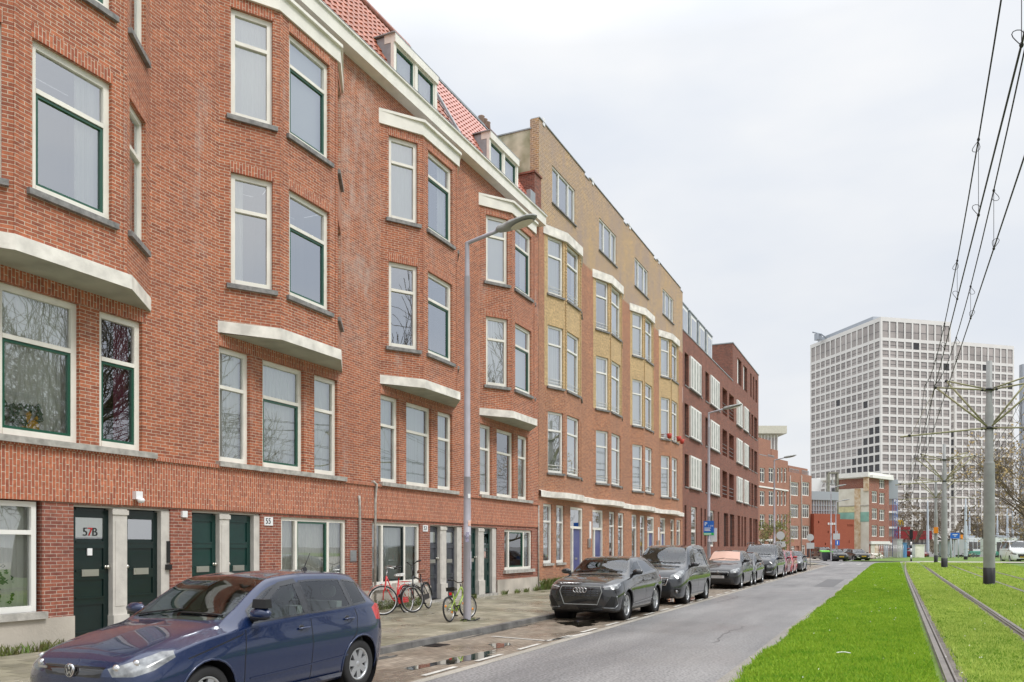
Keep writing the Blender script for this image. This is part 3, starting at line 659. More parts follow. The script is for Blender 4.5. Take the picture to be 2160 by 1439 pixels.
# ================================================================ YELLOW BRICK APARTMENTS
yb = thing('apartment_building', 'four bay apartment building of orange and yellow brick beside the red terrace', 'apartment building', (WX, 40, 0))
A0, A1 = 28.43, 51.58; YP = 5.62; ybays = [28.98+YP*k for k in range(4)]
yw = MB(); yup = ((4.6, 6.97), (7.93, 10.3), (11.5, 13.72))
gf = [('w', 28.87, 29.78), ('w', 30.2, 31.08), ('d', 31.75, 33.25), ('d', 34.5, 35.95), ('w', 36.85, 37.75), ('w', 38.2, 39.2), ('w', 40.5, 41.5), ('w', 42.0, 43.0), ('d', 43.4, 44.8), ('d', 46.1, 47.3), ('w', 48.5, 49.5), ('w', 50.0, 51.1)]
wall(yw, FW, A0, A1, 0, 3.66, [(a, b, 1.1 if t == 'w' else .12, 3.4, .14) for t, a, b in gf], 0)
seg = A0
for S in ybays: wall(yw, FW, seg, S, 3.66, 13.95, (), 0); seg = S+4.1
wall(yw, FW, seg, A1, 3.66, 13.95, (), 0)
for k, S in enumerate(ybays):
    c = [(WX, S), (WX+.4, S+1.2), (WX+.4, S+2.9), (WX, S+4.1)]
    for i in range(3):
        F = Frame(c[i], c[i+1]); a, b = (.2, 1.12) if i != 1 else (.17, 1.53)
        if i == 2: a, b = F.len-1.12, F.len-.2
        if i == 1: wins = [(.12, .12+1.46)]
        wins = [(a, b)]
        zy = 7.93 if k < 2 else 7.93
        wall(yw, F, 0, F.len, 3.66, zy, [(q0, q1, z0, z1) for q0, q1 in wins for z0, z1 in yup[:1]], 0, .1, uo=S+i*1.9)
        wall(yw, F, 0, F.len, zy, 13.95, [(q0, q1, z0, z1) for q0, q1 in wins for z0, z1 in yup[1:]], 1, .1, uo=S+i*1.9)
        if i == 1:
            for u_ in (.03, F.len-.03):
                nb = int((13.7-zy)/.125)
                for q in range(nb): yw.fb(F, u_-.05, u_+.05, zy+q*.125, zy+q*.125+.075, .03, -.02, 1)
        for z0, z1 in yup:
            for q0, q1 in wins:
                cc = WR.choice(['full', 'full', 'sides', None, 'right', 'grey', 'blind'])
                window(yb, F, q0, q1, z0, z1, dep=.06, fw=.085, mats='white_paint', transom=z1-.72, mull=() if i != 1 else (), curtain=cc, sill='sill_stone', rail=True, sillh=.08, sillx=.06)
    # white cornice above the bay, drooping towards its right end
    m = MB(); o = .1; q = [(WX+.02, S-.12), (WX+.4+o, S+1.2-.03), (WX+.4+o, S+2.9+.03), (WX+.02, S+4.15)]
    for i in range(3):
        a, b = q[i], q[i+1]; za, zb_ = (13.72, 13.72)
        m.hexa([(a[0]-.12, a[1], za), (a[0], a[1], za), (b[0], b[1], zb_), (b[0]-.12, b[1], zb_), (a[0]-.12, a[1], 14.08), (a[0], a[1], 14.08), (b[0], b[1], 14.08), (b[0]-.12, b[1], 14.08)])
    m.build('bay_cornice', 'ledge_white', yb)
    m = MB(); m.auto([(p_[0], p_[1], 14.085) for p_ in q]); m.build('bay_roof', 'zinc', yb)
    # parapet with a top window
    a = A0 if k == 0 else 28.43+YP*k; b = 28.43+YP*(k+1) if k < 3 else A1
    tw0, tw1 = 29.78+YP*k, 32.32+YP*k
    wall(yw, FW, a, b, 13.95, 17.74, [(tw0, tw1, 15.22, 16.70)], 2, .1)
    yw.fb(FW, a+.02, b-.55, 17.74, 17.92, .0, -.3, 2); yw.fb(FW, b-.55, b, 17.74, 17.80, 0, -.3, 2)
    window(yb, FW, tw0, tw1, 15.22, 16.70, dep=.04, fw=.07, mats='white_paint', mull=(tw0+.75, tw0+1.8), curtain='sides', sill='sill_stone', sillh=.05)
    m = MB(); m.fb(FW, a+.02, b-.55, 17.92, 17.955, .04, -.34); m.fb(FW, b-.55, b, 17.80, 17.83, .03, -.34); m.build('coping', 'zinc', yb)
    m = MB(); m.fb(FW, a+.35, a+.55, 17.80, 18.08, .035, -.1); m.build('flashing', 'white', yb)
yw.auto([(WX-.36, A0, 13.9), (WX, A0, 13.9), (WX, A0, 17.92), (WX-.36, A0, 17.92)], 2)
yw.build('wall', ['orange_brick', 'yellow_brick', 'parapet_brick'], yb)
m = MB(); m.box(WX-.36, WX-9, A0, A0+.25, 0, 17.55); m.build('gable_wall', 'plaster', yb)
m = MB(); m.box(WX-.31, WX-9, A0+.25, A1, 17.3, 17.45); m.box(WX-.3, WX-9.05, A0-.03, A0+.28, 17.55, 17.6); m.build('flat_roof', 'zinc', yb)
m = MB(); m.box(WX-9, WX-9.2, A0, A1, 0, 17.4); m.build('rear_wall', 'orange_brick', yb)
# white wavy ledge over the ground floor
m = MB(); pts = [(WX+.1, A0)]
for S in ybays: pts += [(WX+.1, S), (WX+.52, S+1.2), (WX+.52, S+2.9), (WX+.1, S+4.1)]
pts.append((WX+.1, A1)); pp = []
for (a, b), (c_, d) in zip(pts, pts[1:]): pp += [(a+(c_-a)*(3*t*t-2*t**3), b+(d-b)*t) for t in (0, .25, .5, .75)]
pp.append(pts[-1])
for a, b in zip(pp, pp[1:]):
    m.auto([(a[0], a[1], 3.64), (b[0], b[1], 3.64), (b[0], b[1], 3.86), (a[0], a[1], 3.86)]); m.auto([(WX, a[1], 3.64), (WX, b[1], 3.64), (b[0], b[1], 3.64), (a[0], a[1], 3.64)]); m.auto([(a[0], a[1], 3.86), (b[0], b[1], 3.86), (WX, b[1], 3.9), (WX, a[1], 3.9)])
m.build('ledge', 'ledge_white', yb)
for t, a, b in gf:
    if t == 'w': window(yb, FW, a, b, 1.1, 3.4, dep=.06, fw=.09, mats='cream' if a > 48 else 'white_paint', transom=2.72, curtain='full', sill='sill_light', sillx=.06)
    else:
        m = MB(); m.fb(FW, a, a+.09, .12, 3.4, -.03, -.18); m.fb(FW, b-.09, b, .12, 3.4, -.03, -.18); m.fb(FW, a+.09, b-.09, 3.3, 3.4, -.03, -.18); m.fb(FW, a+.09, b-.09, 2.5, 2.6, -.04, -.18); m.fb(FW, a+.36, a+.45, .12, 2.5, -.04, -.18)
        fr = m.build('door_frame', 'cream', yb, bevel=.006)
        m = MB(); m.fb(FW, a+.45, b-.09, .14, 2.5, -.11, -.16); m.fb(FW, a+.60, b-.24, .35, 1.15, -.095, -.11); m.fb(FW, a+.60, b-.24, 1.35, 2.3, -.095, -.11)
        dr = m.build('door', 'blue_door', yb, bevel=.004)
        m = MB(); m.fb(FW, (a+b)/2+.05, (a+b)/2+.3, 1.2, 1.28, -.085, -.11); m.build('letterbox', 'nickel', dr)
        m = MB(); m.fb(FW, a+.09, b-.09, 2.6, 3.3, -.1, -.11); m.fb(FW, a+.09, a+.36, .2, 2.5, -.1, -.11); m.build('pane', 'window_glass', fr)
        m = MB(); m.fb(FW, a, b, .1, 3.4, -.3, -.34); m.build('door_backing', 'curtain_grey', fr)
for a, b in ((A0, 31.75), (36.0, 43.4), (47.3, A1)): m = MB(); m.fb(FW, a, b, 0, .45, .03, -.02); m.build('plinth', 'concrete', yb)
for i, (y, z, w_, h_, lb) in enumerate(((33.95, 1.9, .28, .38, 'square grey door intercom panel between the two nearer blue doors'), (45.4, 1.9, .28, .38, 'square grey door intercom panel between the two farther blue doors'))):
    m = MB(); m.fb(FW, y-w_/2, y+w_/2, z-h_/2, z+h_/2, .06, 0); m.fb(FW, y-w_/2+.05, y+w_/2-.05, z-h_/2+.05, z+h_/2-.05, .075, .06)
    tag(m.build('intercom', ['metal'], None, bevel=.006), lb, 'intercom', 'intercoms by the blue doors')
for y, lb in ((34.15, 'tall narrow white house number board left of the second blue door'), (45.7, 'tall narrow white house number board left of the fourth blue door')):
    m = MB(); m.fb(FW, y-.11, y+.11, 2.1, 2.85, .03, 0); o = m.build('house_number_plate', 'white', None, bevel=.004); tag(o, lb, 'number board', 'number boards by the blue doors')
for (y, x0) in ((49.0, .9),):
    pass
mat('terracotta', (.50, .05, .03), .5)
for i, (y, x, z, lb) in enumerate(((46.55, WX+.42, 8.0, 'red hanging flower pot, left one of three on the last bay rail'), (48.0, WX+.62, 8.0, 'red hanging flower pot, middle one of three on the last bay rail'), (49.3, WX+.5, 8.0, 'red hanging flower pot, right one of three on the last bay rail'))):
    m = MB(); m.lathe([(0, -.16), (.10, -.16), (.16, .12), (.13, .12), (.11, .08), (0, .08)], (x, y, z+.12), 'z', 12); m.tube([(x-.15, y, z+.22), (x-.25, y, z+.26)], .01, 4)
    o = m.build('flower_pot', 'terracotta', None); tag(o, lb, 'flower pot', 'red flower pots on the last bay')

# ================================================================ BROWN BRICK BLOCK
bb = thing('apartment_building', 'dark brown brick apartment block with white shutters and zinc dormers', 'apartment building', (WX, 67, 0))
B0, B1 = 51.62, 83.5
def py(x, D=12.15):
    t = (x-1080)/1730.; return D*(CS+t*SN)/(SN-t*CS)
bw_ = MB(); cols = [('n', 1444, 1452), ('s', 1454, 1476), ('n', 1478, 1481), ('n', 1488, 1495), ('s', 1497, 1515), ('n', 1516, 1519), ('o', 1524, 1534), ('o', 1538, 1548), ('s', 1553, 1564), ('s', 1568, 1577), ('n', 1579, 1583), ('n', 1585, 1589), ('n', 1591, 1597)]
rows = [(5.6, 7.7), (8.9, 10.95), (12.1, 14.2)]
holes = []
for t, a, b in cols:
    for z0, z1 in rows: holes.append((py(a), py(b), z0, z1, .9 if t == 'o' else .22))
gcol = [(1444, 1448), (1458, 1470), (1478, 1481), (1486, 1489), (1497, 1507), (1514, 1517), (1527, 1536), (1540, 1549), (1556, 1561), (1564, 1567), (1570, 1574), (1581, 1586), (1589, 1592), (1593, 1598)]
gh = [(py(a), py(b), 1.75, 4.4, .3) for a, b in gcol]
wall(bw_, FW, B0, B1, 0, 15.45, holes+gh, 0, .22)
bw_.auto([(WX-9, B1, 0), (WX-9, B1, 15.45), (WX, B1, 15.45), (WX, B1, 0)][::-1], 0)
y5 = 69.3; wall(bw_, FW, y5, B1, 15.45, 18.6, [(71.5, 73.6, 15.7, 17.9, .2), (74.6, 76.6, 15.7, 17.9, .2), (78.4, 79.2, 15.7, 17.9, .2), (80, 80.8, 15.7, 17.9, .2), (81.6, 82.6, 15.7, 17.9, .2)], 0)
bw_.auto([(WX-6, y5, 15.3), (WX, y5, 15.3), (WX, y5, 18.6), (WX-6, y5, 18.6)], 0); bw_.auto([(WX, B1, 15.4), (WX-6, B1, 15.4), (WX-6, B1, 18.6), (WX, B1, 18.6)], 0)
bw_.build('wall', ['brown_brick'], bb)
m = MB(); m.box(WX-9, WX-9.2, B0, B1, 0, 15.4); m.build('rear_wall', 'brown_brick', bb)
m = MB(); m.box(WX-9, WX+.04, B0, y5, 15.45, 15.51); m.box(WX-6.1, WX+.05, y5-.05, B1+.05, 18.6, 18.68); m.build('coping', 'zinc', bb)
mat('shutter_grey', (.42, .43, .40), .6, var=.3, vscale=3)
for i, (t, a, b) in enumerate(cols):
    for z0, z1 in rows:
        ya, yb_ = py(a), py(b)
        if t == 's':
            m = MB(); m.fb(FW, ya, yb_, z0, z1, .12, -.2); w = m.build('window', 'white_paint', bb, bevel=.01)
            m = MB(); n = 4 if b-a > 12 else 3
            for q in range(n):
                p0 = ya+(yb_-ya)*(q+.2)/n; p1 = ya+(yb_-ya)*(q+.8)/n; m.fb(FW, p0, p1, z0+.12, z1-.12, .13, .115)
            m.build('shutter', 'shutter_grey', w)
            m = MB(); m.fb(FW, ya-.05, yb_+.05, z0-.07, z0, .16, 0); m.build('sill', 'sill_stone', w)
        elif t == 'n':
            m = MB(); m.fb(FW, ya, ya+.12, z0, z1, -.1, -.2); g_ = m.build('window', 'white_paint', bb)
            m = MB(); m.fb(FW, ya+.12, yb_, z0, z1, -.17, -.2); m.build('pane', 'tower_glass_dark', g_)
            m = MB(); m.fb(FW, ya, yb_, z0-.07, z0, .05, 0); m.build('sill', 'sill_stone', g_)
        else:
            m = MB(); m.fb(FW, ya, yb_, z0, z1, -.85, -.88); l_ = m.build('loggia', 'brown_brick', bb)
            m = MB()
            for q in range(3): m.tube([FW.p(ya, z0+.3+q*.3, -.05), FW.p(yb_, z0+.3+q*.3, -.05)], .02, 4)
            m.build('rail', 'zinc', l_)
for i, h in enumerate(gh):
    m = MB()
    if i in (1, 4):
        m.fb(FW, h[0], h[1], h[2], h[3], -.1, -.18); g_ = m.build('window', 'white_paint', bb)
        m = MB(); m.fb(FW, h[0]+.2, h[1]-.2, 2.9, h[3]-.15, -.085, -.1); m.fb(FW, h[0]+.2, h[1]-.2, h[2]+.15, 2.7, -.085, -.1); m.build('pane', 'window_glass', g_)
    else:
        m.fb(FW, h[0], h[0]+.1, h[2], h[3], -.15, -.25); g_ = m.build('window', 'white_paint' if i in (8, 10) else 'zinc', bb)
        m = MB(); m.fb(FW, h[0]+.1, h[1], h[2], h[3], -.2, -.25); m.build('pane', 'tower_glass_dark', g_)
for a, b, z0, z1 in ((71.5, 73.6, 15.7, 17.9), (74.6, 76.6, 15.7, 17.9), (78.4, 79.2, 15.7, 17.9), (80, 80.8, 15.7, 17.9), (81.6, 82.6, 15.7, 17.9)):
    m = MB(); m.fb(FW, a, a+(b-a)*.45, z0, z1, -.1, -.2); g_ = m.build('window', 'white_paint', bb)
    m = MB(); m.fb(FW, a+(b-a)*.45, b, z0, z1, -.17, -.2); m.build('pane', 'tower_glass_dark', g_)
# zinc dormers on the flat part
for q in range(4):
    a = 51.9+q*2.65; b = a+2.25; F = FW
    m = MB(); m.fb(F, a, b, 15.52, 17.45, -.25, -2.5); m.fb(F, a-.05, b+.05, 17.45, 17.52, -.2, -2.6); d_ = m.build('dormer', 'zinc', bb)
    m = MB(); m.fb(F, a+.35, b-.35, 15.6, 17.25, -.2, -.3); m.build('dormer_frame', 'white_paint', d_)
    m = MB(); m.fb(F, a+.5, (a+b)/2-.05, 15.7, 17.1, -.185, -.2); m.fb(F, (a+b)/2+.05, b-.5, 15.7, 17.1, -.185, -.2); m.build('pane', 'window_glass', d_)
m = MB(); m.hexa([(WX-.3, 51.65, 15.52), (WX-.2, 62.6, 15.52), (WX-2.5, 62.6, 15.52), (WX-2.5, 51.65, 15.52), (WX-1, 51.65, 17.3), (WX-1, 62.2, 17.3), (WX-2.6, 62.2, 17.3), (WX-2.6, 51.65, 17.3)][::1])
m.hexa([(WX-.05, 62.6, 15.5), (WX-.05, 69.2, 15.5), (WX-3, 69.2, 15.5), (WX-3, 62.6, 15.5), (WX-2.2, 62.6, 17.3), (WX-2.2, 69.2, 17.3), (WX-3, 69.2, 17.3), (WX-3, 62.6, 17.3)]); m.build('zinc_roof', 'zinc', bb)
# ================================================================ GROUND
ground_mat('sidewalk', ((.20, .185, .125), (.34, .31, .235)), (.7, 60), rough=(.25, .75), wet=.8, speck=.12, tile=(.30, .30, (.30, .27, .2), .006, 90), bump=.3)
ground_mat('kerb', ((.09, .088, .085), (.19, .185, .175)), (2.5, 90), rough=(.45, .7), speck=.25)
ground_mat('paver', ((.19, .155, .115), (.31, .26, .205)), (.9, 70), rough=(.25, .7), wet=.6, speck=.15, tile=(.21, .105, (.35, .3, .25), .006, 90), bump=.3)
ground_mat('asphalt', ((.150, .146, .147), (.25, .242, .238)), (.9, 26), rough=(.35, .6), wet=.25, speck=.55, bump=.6, stretch=(1, .16, 1))
ground_mat('pale_asphalt', ((.30, .28, .24), (.40, .37, .32)), (.8, 60), rough=(.6, .8), speck=.3)
ground_mat('soil', ((.08, .14, .015), (.14, .22, .03)), (.8, 30), rough=(.8, .9), speck=.35, bump=.5)
ground_mat('field', ((.14, .14, .13), (.22, .21, .2)), (.05, 6), rough=(.7, .9), speck=.1)
ground_mat('gravel', ((.10, .085, .07), (.20, .175, .15)), (3, 45), rough=(.7, .9), speck=.5, bump=.8)
mat('road_paint', (.62, .60, .55), .6, var=.35, vscale=4)
def sheet(name, poly, z, m, zs=None):
    mb = MB(); mb.face([(p[0], p[1], (zs[i] if zs else z)) for i, p in enumerate(poly)], 0); o = mb.build(name, m, None); return tag(o, kind='structure')
KX = -7.56
sheet('ground', [(-900, -300), (900, -300), (900, 1500), (-900, 1500)], -.03, 'field')
RXE = -1.86     # road / grass edge
sheet('road', [(-5.62, -20), (-1.6, -20), (-1.6, 90), (6, 101), (-3.5, 101), (-3.5, 140), (-11, 140), (-11, 100), (-7.4, 96), (-5.62, 84)], .0, 'asphalt')
sheet('parking_bay', [(KX, -20), (-5.62, -20), (-5.62, 82), (KX, 82)], -.004, 'paver')
sheet('gutter_strip', [(-5.66, -20), (-5.50, -20), (-5.50, 84), (-5.66, 84)], .004, 'pale_asphalt')
ground_mat('edge_dirt', ((.22, .205, .18), (.28, .26, .23)), (2.5, 40), rough=(.6, .8), speck=.4)
sheet('road_edge', [(-2.12, -20), (-1.8, -20), (-1.8, 80), (-2.02, 80)], .005, 'edge_dirt')
mb = MB()
mb.face([(-12.3, -20, .12), (KX-.14, -20, .092), (KX-.14, 84, .092), (-12.3, 84, .12)]); tag(mb.build('sidewalk', 'sidewalk', None), kind='structure')
mb = MB()
for i in range(100):
    y = -5+i*.9; mb.hexa([(KX-.14, y+.003, -.02), (KX+.015, y+.003, -.02), (KX+.015, y+.897, -.02), (KX-.14, y+.897, -.02), (KX-.14, y+.003, .095), (KX, y+.003, .095), (KX, y+.897, .095), (KX-.14, y+.897, .095)])
tag(mb.build('kerb', 'kerb', None, bevel=.01), kind='structure')
# side street pavement corner beyond the brown block
sheet('side_pavement', [(-30, 84.1), (-7.2, 84.1), (-6.8, 88), (-9, 96), (-16, 104), (-30, 104)], .03, 'sidewalk')
sheet('far_pavement', [(-60, 106), (-9.5, 106), (-8.5, 108), (-11, 160), (-60, 160)], .05, 'pale_asphalt')
sheet('far_road', [(-300, 100.9), (500, 100.9), (500, 400), (-300, 400)], -.012, 'field')
sheet('right_road', [(9.3, 50), (60, 20), (60, 115), (20, 108), (12.5, 80)], .02, 'pale_asphalt')
mat('patch_dark', (.115, .112, .115), .5, var=.3, vscale=8, bump=.4, bscale=30); mat('tar', (.06, .06, .062), .4)
for nm_, ply, m_ in (('road_patch', [(-3.2, 38), (-2.4, 38), (-2.4, 47), (-3.25, 46.8)], 'patch_dark'),): sheet(nm_, ply, .0035, m_)
rc = random.Random(6)
for x0, y0, n_ in ((-3.0, 15, 14), (-5.0, 26, 16)):
    mb = MB(); x, y = x0, y0
    for i in range(n_):
        x2, y2 = x+rc.uniform(-.09, .09), y+rc.uniform(.1, .35); w = .008; mb.face([(x-w, y, .004), (x+w, y, .004), (x2+w, y2, .004), (x2-w, y2, .004)]); x, y = x2, y2
    tag(mb.build('road_crack', 'tar', None), kind='structure')
# painted lines
mb = MB(); z = .006
def line(a, b, w, zz=z):
    A, B_ = Vector(a), Vector(b); d = (B_-A).normalized(); n = Vector((-d.y, d.x))*w/2
    mb.face([(A.x-n.x, A.y-n.y, zz), (A.x+n.x, A.y+n.y, zz), (B_.x+n.x, B_.y+n.y, zz), (B_.x-n.x, B_.y-n.y, zz)][::-1])
y = 8.0
while y < 80:
    line((-5.78, y), (-5.78, y+.9), .09); y += 1.55
for y in (14.05, 24.9, 33.6, 47.8): line((-7.1, y+.25), (-5.84, y), .09)
line((-5.84, 14.0), (-5.6, 15.8), .1)
for x in (-4.9, -3.3): line((x, 86), (x+.3, 89.5), .28)
for i in range(14): line((-8.6+i*.9, 99.6), (-8.2+i*.9, 99.6), .5, .008)
tag(mb.build('road_marking', 'road_paint', None), kind='structure')
for gx, gy, lb in ((-7.36, 12.6, 'small iron drain grate in the gutter near the blue hatchback'), (-7.36, 30.5, 'small iron drain grate in the gutter beyond the grey SUV')):
    mb = MB(); mb.box(gx-.16, gx+.16, gy-.22, gy+.22, -.01, .004)
    for i in range(6): mb.box(gx-.13, gx+.13, gy-.19+i*.07, gy-.155+i*.07, .004, .010)
    tag(mb.build('drain_grate', 'black', None), lb, 'drain', 'drain grates in the gutter')
# puddles: thin still water lying on the pavers
wm_ = newmat('water'); b_ = wm_[2]; b_.inputs['Base Color'].default_value = (.05, .045, .035, 1); b_.inputs['Roughness'].default_value = .02; b_.inputs['Specular IOR Level'].default_value = 1.0; b_.inputs['IOR'].default_value = 1.6; b_.inputs['Coat Weight'].default_value = 1; MATS['water'] = wm_[0]
rp = random.Random(5)
for cx, cy, a, b, rot in ((-6.12, 11.2, .20, 1.15, -.1), (-6.35, 13.1, .17, .36, .3), (-7.3, 10.6, .10, .6, 0), (-6.5, 17.6, .4, .7, .2), (-6.4, 27.0, .4, 1.2, 0), (-7.45, 15.5, .07, 1.6, 0)):
    mb = MB(); pts = []
    for i in range(40):
        t = 2*math.pi*i/40; r_ = 1+.22*math.sin(3*t+cx*7)+.14*math.sin(7*t+cy)+.08*math.sin(13*t); x_, y_ = a*r_*math.cos(t), b*r_*math.sin(t)
        pts.append((cx+x_*math.cos(rot)-y_*math.sin(rot), cy+x_*math.sin(rot)+y_*math.cos(rot), .0005))
    mb.face(pts); tag(mb.build('puddle', 'water', None), kind='structure')

# ================================================================ GRASS AND TRAM TRACK
GZ = .16
gm, gt, gb = newmat('grass_blade'); oi = N(gt, 'ShaderNodeTexCoord'); nz = N(gt, 'ShaderNodeTexNoise'); nz.inputs['Scale'].default_value = 1.6; nz.inputs['Detail'].default_value = 9; nz.inputs['Roughness'].default_value = .8; L(gt, oi.outputs['Object'], nz.inputs[0])
r_ = N(gt, 'ShaderNodeValToRGB'); r_.color_ramp.elements[0].position = .32; r_.color_ramp.elements[1].position = .72; r_.color_ramp.elements[0].color = (.13, .33, .014, 1); r_.color_ramp.elements[1].color = (.40, .57, .055, 1)
at_ = N(gt, 'ShaderNodeAttribute', attribute_name='tone'); hv_ = N(gt, 'ShaderNodeMath', operation='ADD'); L(gt, nz.outputs['Fac'], hv_.inputs[0]); L(gt, at_.outputs['Fac'], hv_.inputs[1]); L(gt, hv_.outputs[0], r_.inputs[0]); L(gt, r_.outputs[0], gb.inputs['Base Color']); gb.inputs['Roughness'].default_value = .55; gb.inputs['Specular IOR Level'].default_value = .3
tl = N(gt, 'ShaderNodeBsdfTranslucent'); L(gt, r_.outputs[0], tl.inputs[0]); ms_ = N(gt, 'ShaderNodeMixShader'); ms_.inputs[0].default_value = .35
L(gt, gb.outputs[0], ms_.inputs[1]); L(gt, tl.outputs[0], ms_.inputs[2]); L(gt, ms_.outputs[0], gt.nodes['Material Output'].inputs[0]); MATS['grass_blade'] = gm
MATS['grass_track'] = gm.copy(); q_ = MATS['grass_track'].node_tree.nodes
for n_ in q_:
    if n_.type == 'VALTORGB': n_.color_ramp.elements[0].color = (.17, .33, .025, 1); n_.color_ramp.elements[1].color = (.55, .66, .15, 1); n_.color_ramp.elements[0].position = .38; n_.color_ramp.elements[1].position = .62
def edge_x(y): return RXE+.05*math.sin(y*1.3)+.03*math.sin(y*3.1)+.03*math.sin(y*7.3)+.02*math.sin(y*17.1)+(max(0, y-86)*.5)
# turf base: one gently raised sheet
mb = MB(); ys = list(np.arange(-10, 90, .6))+[90]
xs_of = lambda y: [edge_x(y)-.02, edge_x(y)+.25, edge_x(y)+.6, 9.0]
def gz(x, y): d = x-edge_x(y); return min(GZ, .012+max(0, d)*.5) if d < .3 else GZ
for a, b in zip(ys, ys[1:]):
    for i in range(3):
        xa, xb = xs_of(a), xs_of(b); zz = (.012, .12, GZ, GZ)
        mb.face([(xa[i], a, zz[i]), (xa[i+1], a, zz[i+1]), (xb[i+1], b, zz[i+1]), (xb[i], b, zz[i])])
tag(mb.build('turf', 'soil', None), kind='structure')
sheet('far_turf', [(-5.5, 103), (60, 112), (200, 160), (200, 175), (0, 150), (-3.3, 112)], .07, 'soil')
sheet('right_turf', [(9, -10), (90, -10), (60, 20), (9.0, 50)], GZ, 'soil')
sheet('right_turf', [(9, 50), (12.5, 80), (20, 108), (6, 101), (3, 90), (9, 90)], .1, 'soil')
sheet('crossing_path', [(-1.2, 92), (45, 96), (45, 100), (3, 99)], .165, 'pale_asphalt')
TRK = (1.36, 4.82); GA = .78
for c_ in TRK:
    for sgn in (-1, 1):
        x = c_+sgn*GA; pts = [(x+(0 if y < 45 else .0009*(y-45)**1.6), y) for y in list(range(-6, 92, 3))]
        mb = MB()
        for (x0, y0), (x1, y1) in zip(pts, pts[1:]):
            for o0, o1, za, zb_ in ((-.035, .035, .06, GZ+.045), (.06, .085, .05, GZ+.04)):
                if sgn > 0 and o0 > 0: o0, o1 = -.085, -.06
                mb.hexa([(x0+o0, y0, za), (x0+o1, y0, za), (x1+o1, y1, za), (x1+o0, y1, za), (x0+o0, y0, zb_), (x0+o1, y0, zb_), (x1+o1, y1, zb_), (x1+o0, y1, zb_)])
        o = mb.build('tram_rail', 'rail_steel' if 'rail_steel' in MATS else mat('rail_steel', (.34, .30, .27), .35, metal=.7, var=.3, vscale=4), None)
        nm_ = {(1.36, -1): 'left rail of the nearer tram track, nearest the road', (1.36, 1): 'right rail of the nearer tram track, left of the overhead line poles', (4.82, -1): 'left rail of the farther tram track, just right of the poles', (4.82, 1): 'rightmost steel rail, half hidden in the grass'}[(c_, sgn)]
        tag(o, nm_, 'rail', 'tram rails in the grass')
        g_ = MB()
        for (x0, y0), (x1, y1) in zip(pts, pts[1:]):
            s2 = .0; w1, w2 = (-.05, .22) if sgn < 0 else (-.20, .05)
            g_.face([(x0+w1, y0, GZ+.006), (x0+w2, y0, GZ+.006), (x1+w2, y1, GZ+.006), (x1+w1, y1, GZ+.006)])
        tag(g_.build('gravel', 'gravel', None), kind='structure')
def blades(name, n, xf, ymin, ymax, hgt, m, seed, wid=.006, label=None):
    rg = np.random.default_rng(seed)
    yy = ymin*(ymax/ymin)**rg.random(n); x0, x1 = xf
    ex = np.array([edge_x(v) for v in yy]); lo = np.maximum(x0-.1, ex+.05-.14*rg.random(n)**2) if x0 < -1 else np.full(n, x0)
    xx = lo+(x1-lo)*rg.random(n)
    keep = np.ones(n, bool)
    for c_ in TRK:
        for sg in (-1, 1): keep &= np.abs(xx-(c_+sg*(GA-.06))) > .09+.14*rg.random(n)**2
    # visible wedge only
    px = (yy*SN+xx*CS)/(yy*CS-xx*SN); keep &= px < .66
    xx, yy, ex = xx[keep], yy[keep], ex[keep]; n = len(xx)
    clump = .6+.4*np.sin(xx*5.1+np.sin(yy*3.3)*2)*np.sin(yy*4.3+xx*1.7)
    h = hgt*(.5+.8*rg.random(n))*(.75+.4*clump); w = wid*(.6+.8*rg.random(n))*np.maximum(1, yy/14)
    zz = np.where(xx-ex < .25, .012+np.clip(xx-ex, 0, 1)*.43, np.where(xx-ex < .6, .12+(xx-ex-.25)*.114, GZ))
    an = rg.random(n)*math.pi*2; ln = h*(.15+.7*rg.random(n)); la = rg.random(n)*math.pi*2
    dx, dy = np.cos(an)*w, np.sin(an)*w; tx, ty = np.cos(la)*ln, np.sin(la)*ln
    V = np.empty((n, 4, 3)); V[:, 0] = np.stack([xx-dx, yy-dy, zz-.005], 1); V[:, 1] = np.stack([xx+dx, yy+dy, zz-.005], 1)
    V[:, 2] = np.stack([xx+dx*.6+tx*.45, yy+dy*.6+ty*.45, zz+h*.6], 1); V[:, 3] = np.stack([xx+tx, yy+ty, zz+h], 1)
    me = bpy.data.meshes.new(name); me.vertices.add(n*4); me.vertices.foreach_set('co', V.reshape(-1)); me.loops.add(n*4); me.loops.foreach_set('vertex_index', np.arange(n*4, dtype=np.int32))
    me.polygons.add(n); me.polygons.foreach_set('loop_start', np.arange(0, n*4, 4, dtype=np.int32)); me.update(calc_edges=True); me.materials.append(MATS[m]); at = me.attributes.new('tone', 'FLOAT', 'FACE'); at.data.foreach_set('value', ((rg.random(n)-.5)*.42+clump*.12).astype(np.float32))
    o = bpy.data.objects.new(name, me); C.objects.link(o); return tag(o, kind='stuff')
blades('grass', 260000, (-1.86, .46), 7.5, 90, .065, 'grass_blade', 1, .0065)
blades('grass', 120000, (.68, 2.06), 7.5, 90, .045, 'grass_track', 2, .008)
blades('grass', 200000, (2.2, 9), 12, 90, .07, 'grass_track', 4, .007)
# tiny white flowers
rg = random.Random(8); mb = MB()
for i in range(170):
    y = 8*(70/8)**rg.random(); x = rg.uniform(-1.4, 7); s_ = .006*(1+y/30)
    z_ = GZ+.06
    mb.face([(x-s_, y, z_), (x, y-s_, z_), (x+s_, y, z_), (x, y+s_, z_+s_*1.3)])
mat('petal', (.8, .8, .74), .6); tag(mb.build('daisies', 'petal', None), kind='stuff')
mb = MB()
for i in range(10):
    t = i/9; mb.ell((-.66+.16*(t-.5), 12.6+.10*math.sin(t*3), GZ+.075), (.02, .012, .006), 6, 4)
tag(mb.build('white_debris', 'petal', None), 'small white feather lying on the near grass', 'litter')
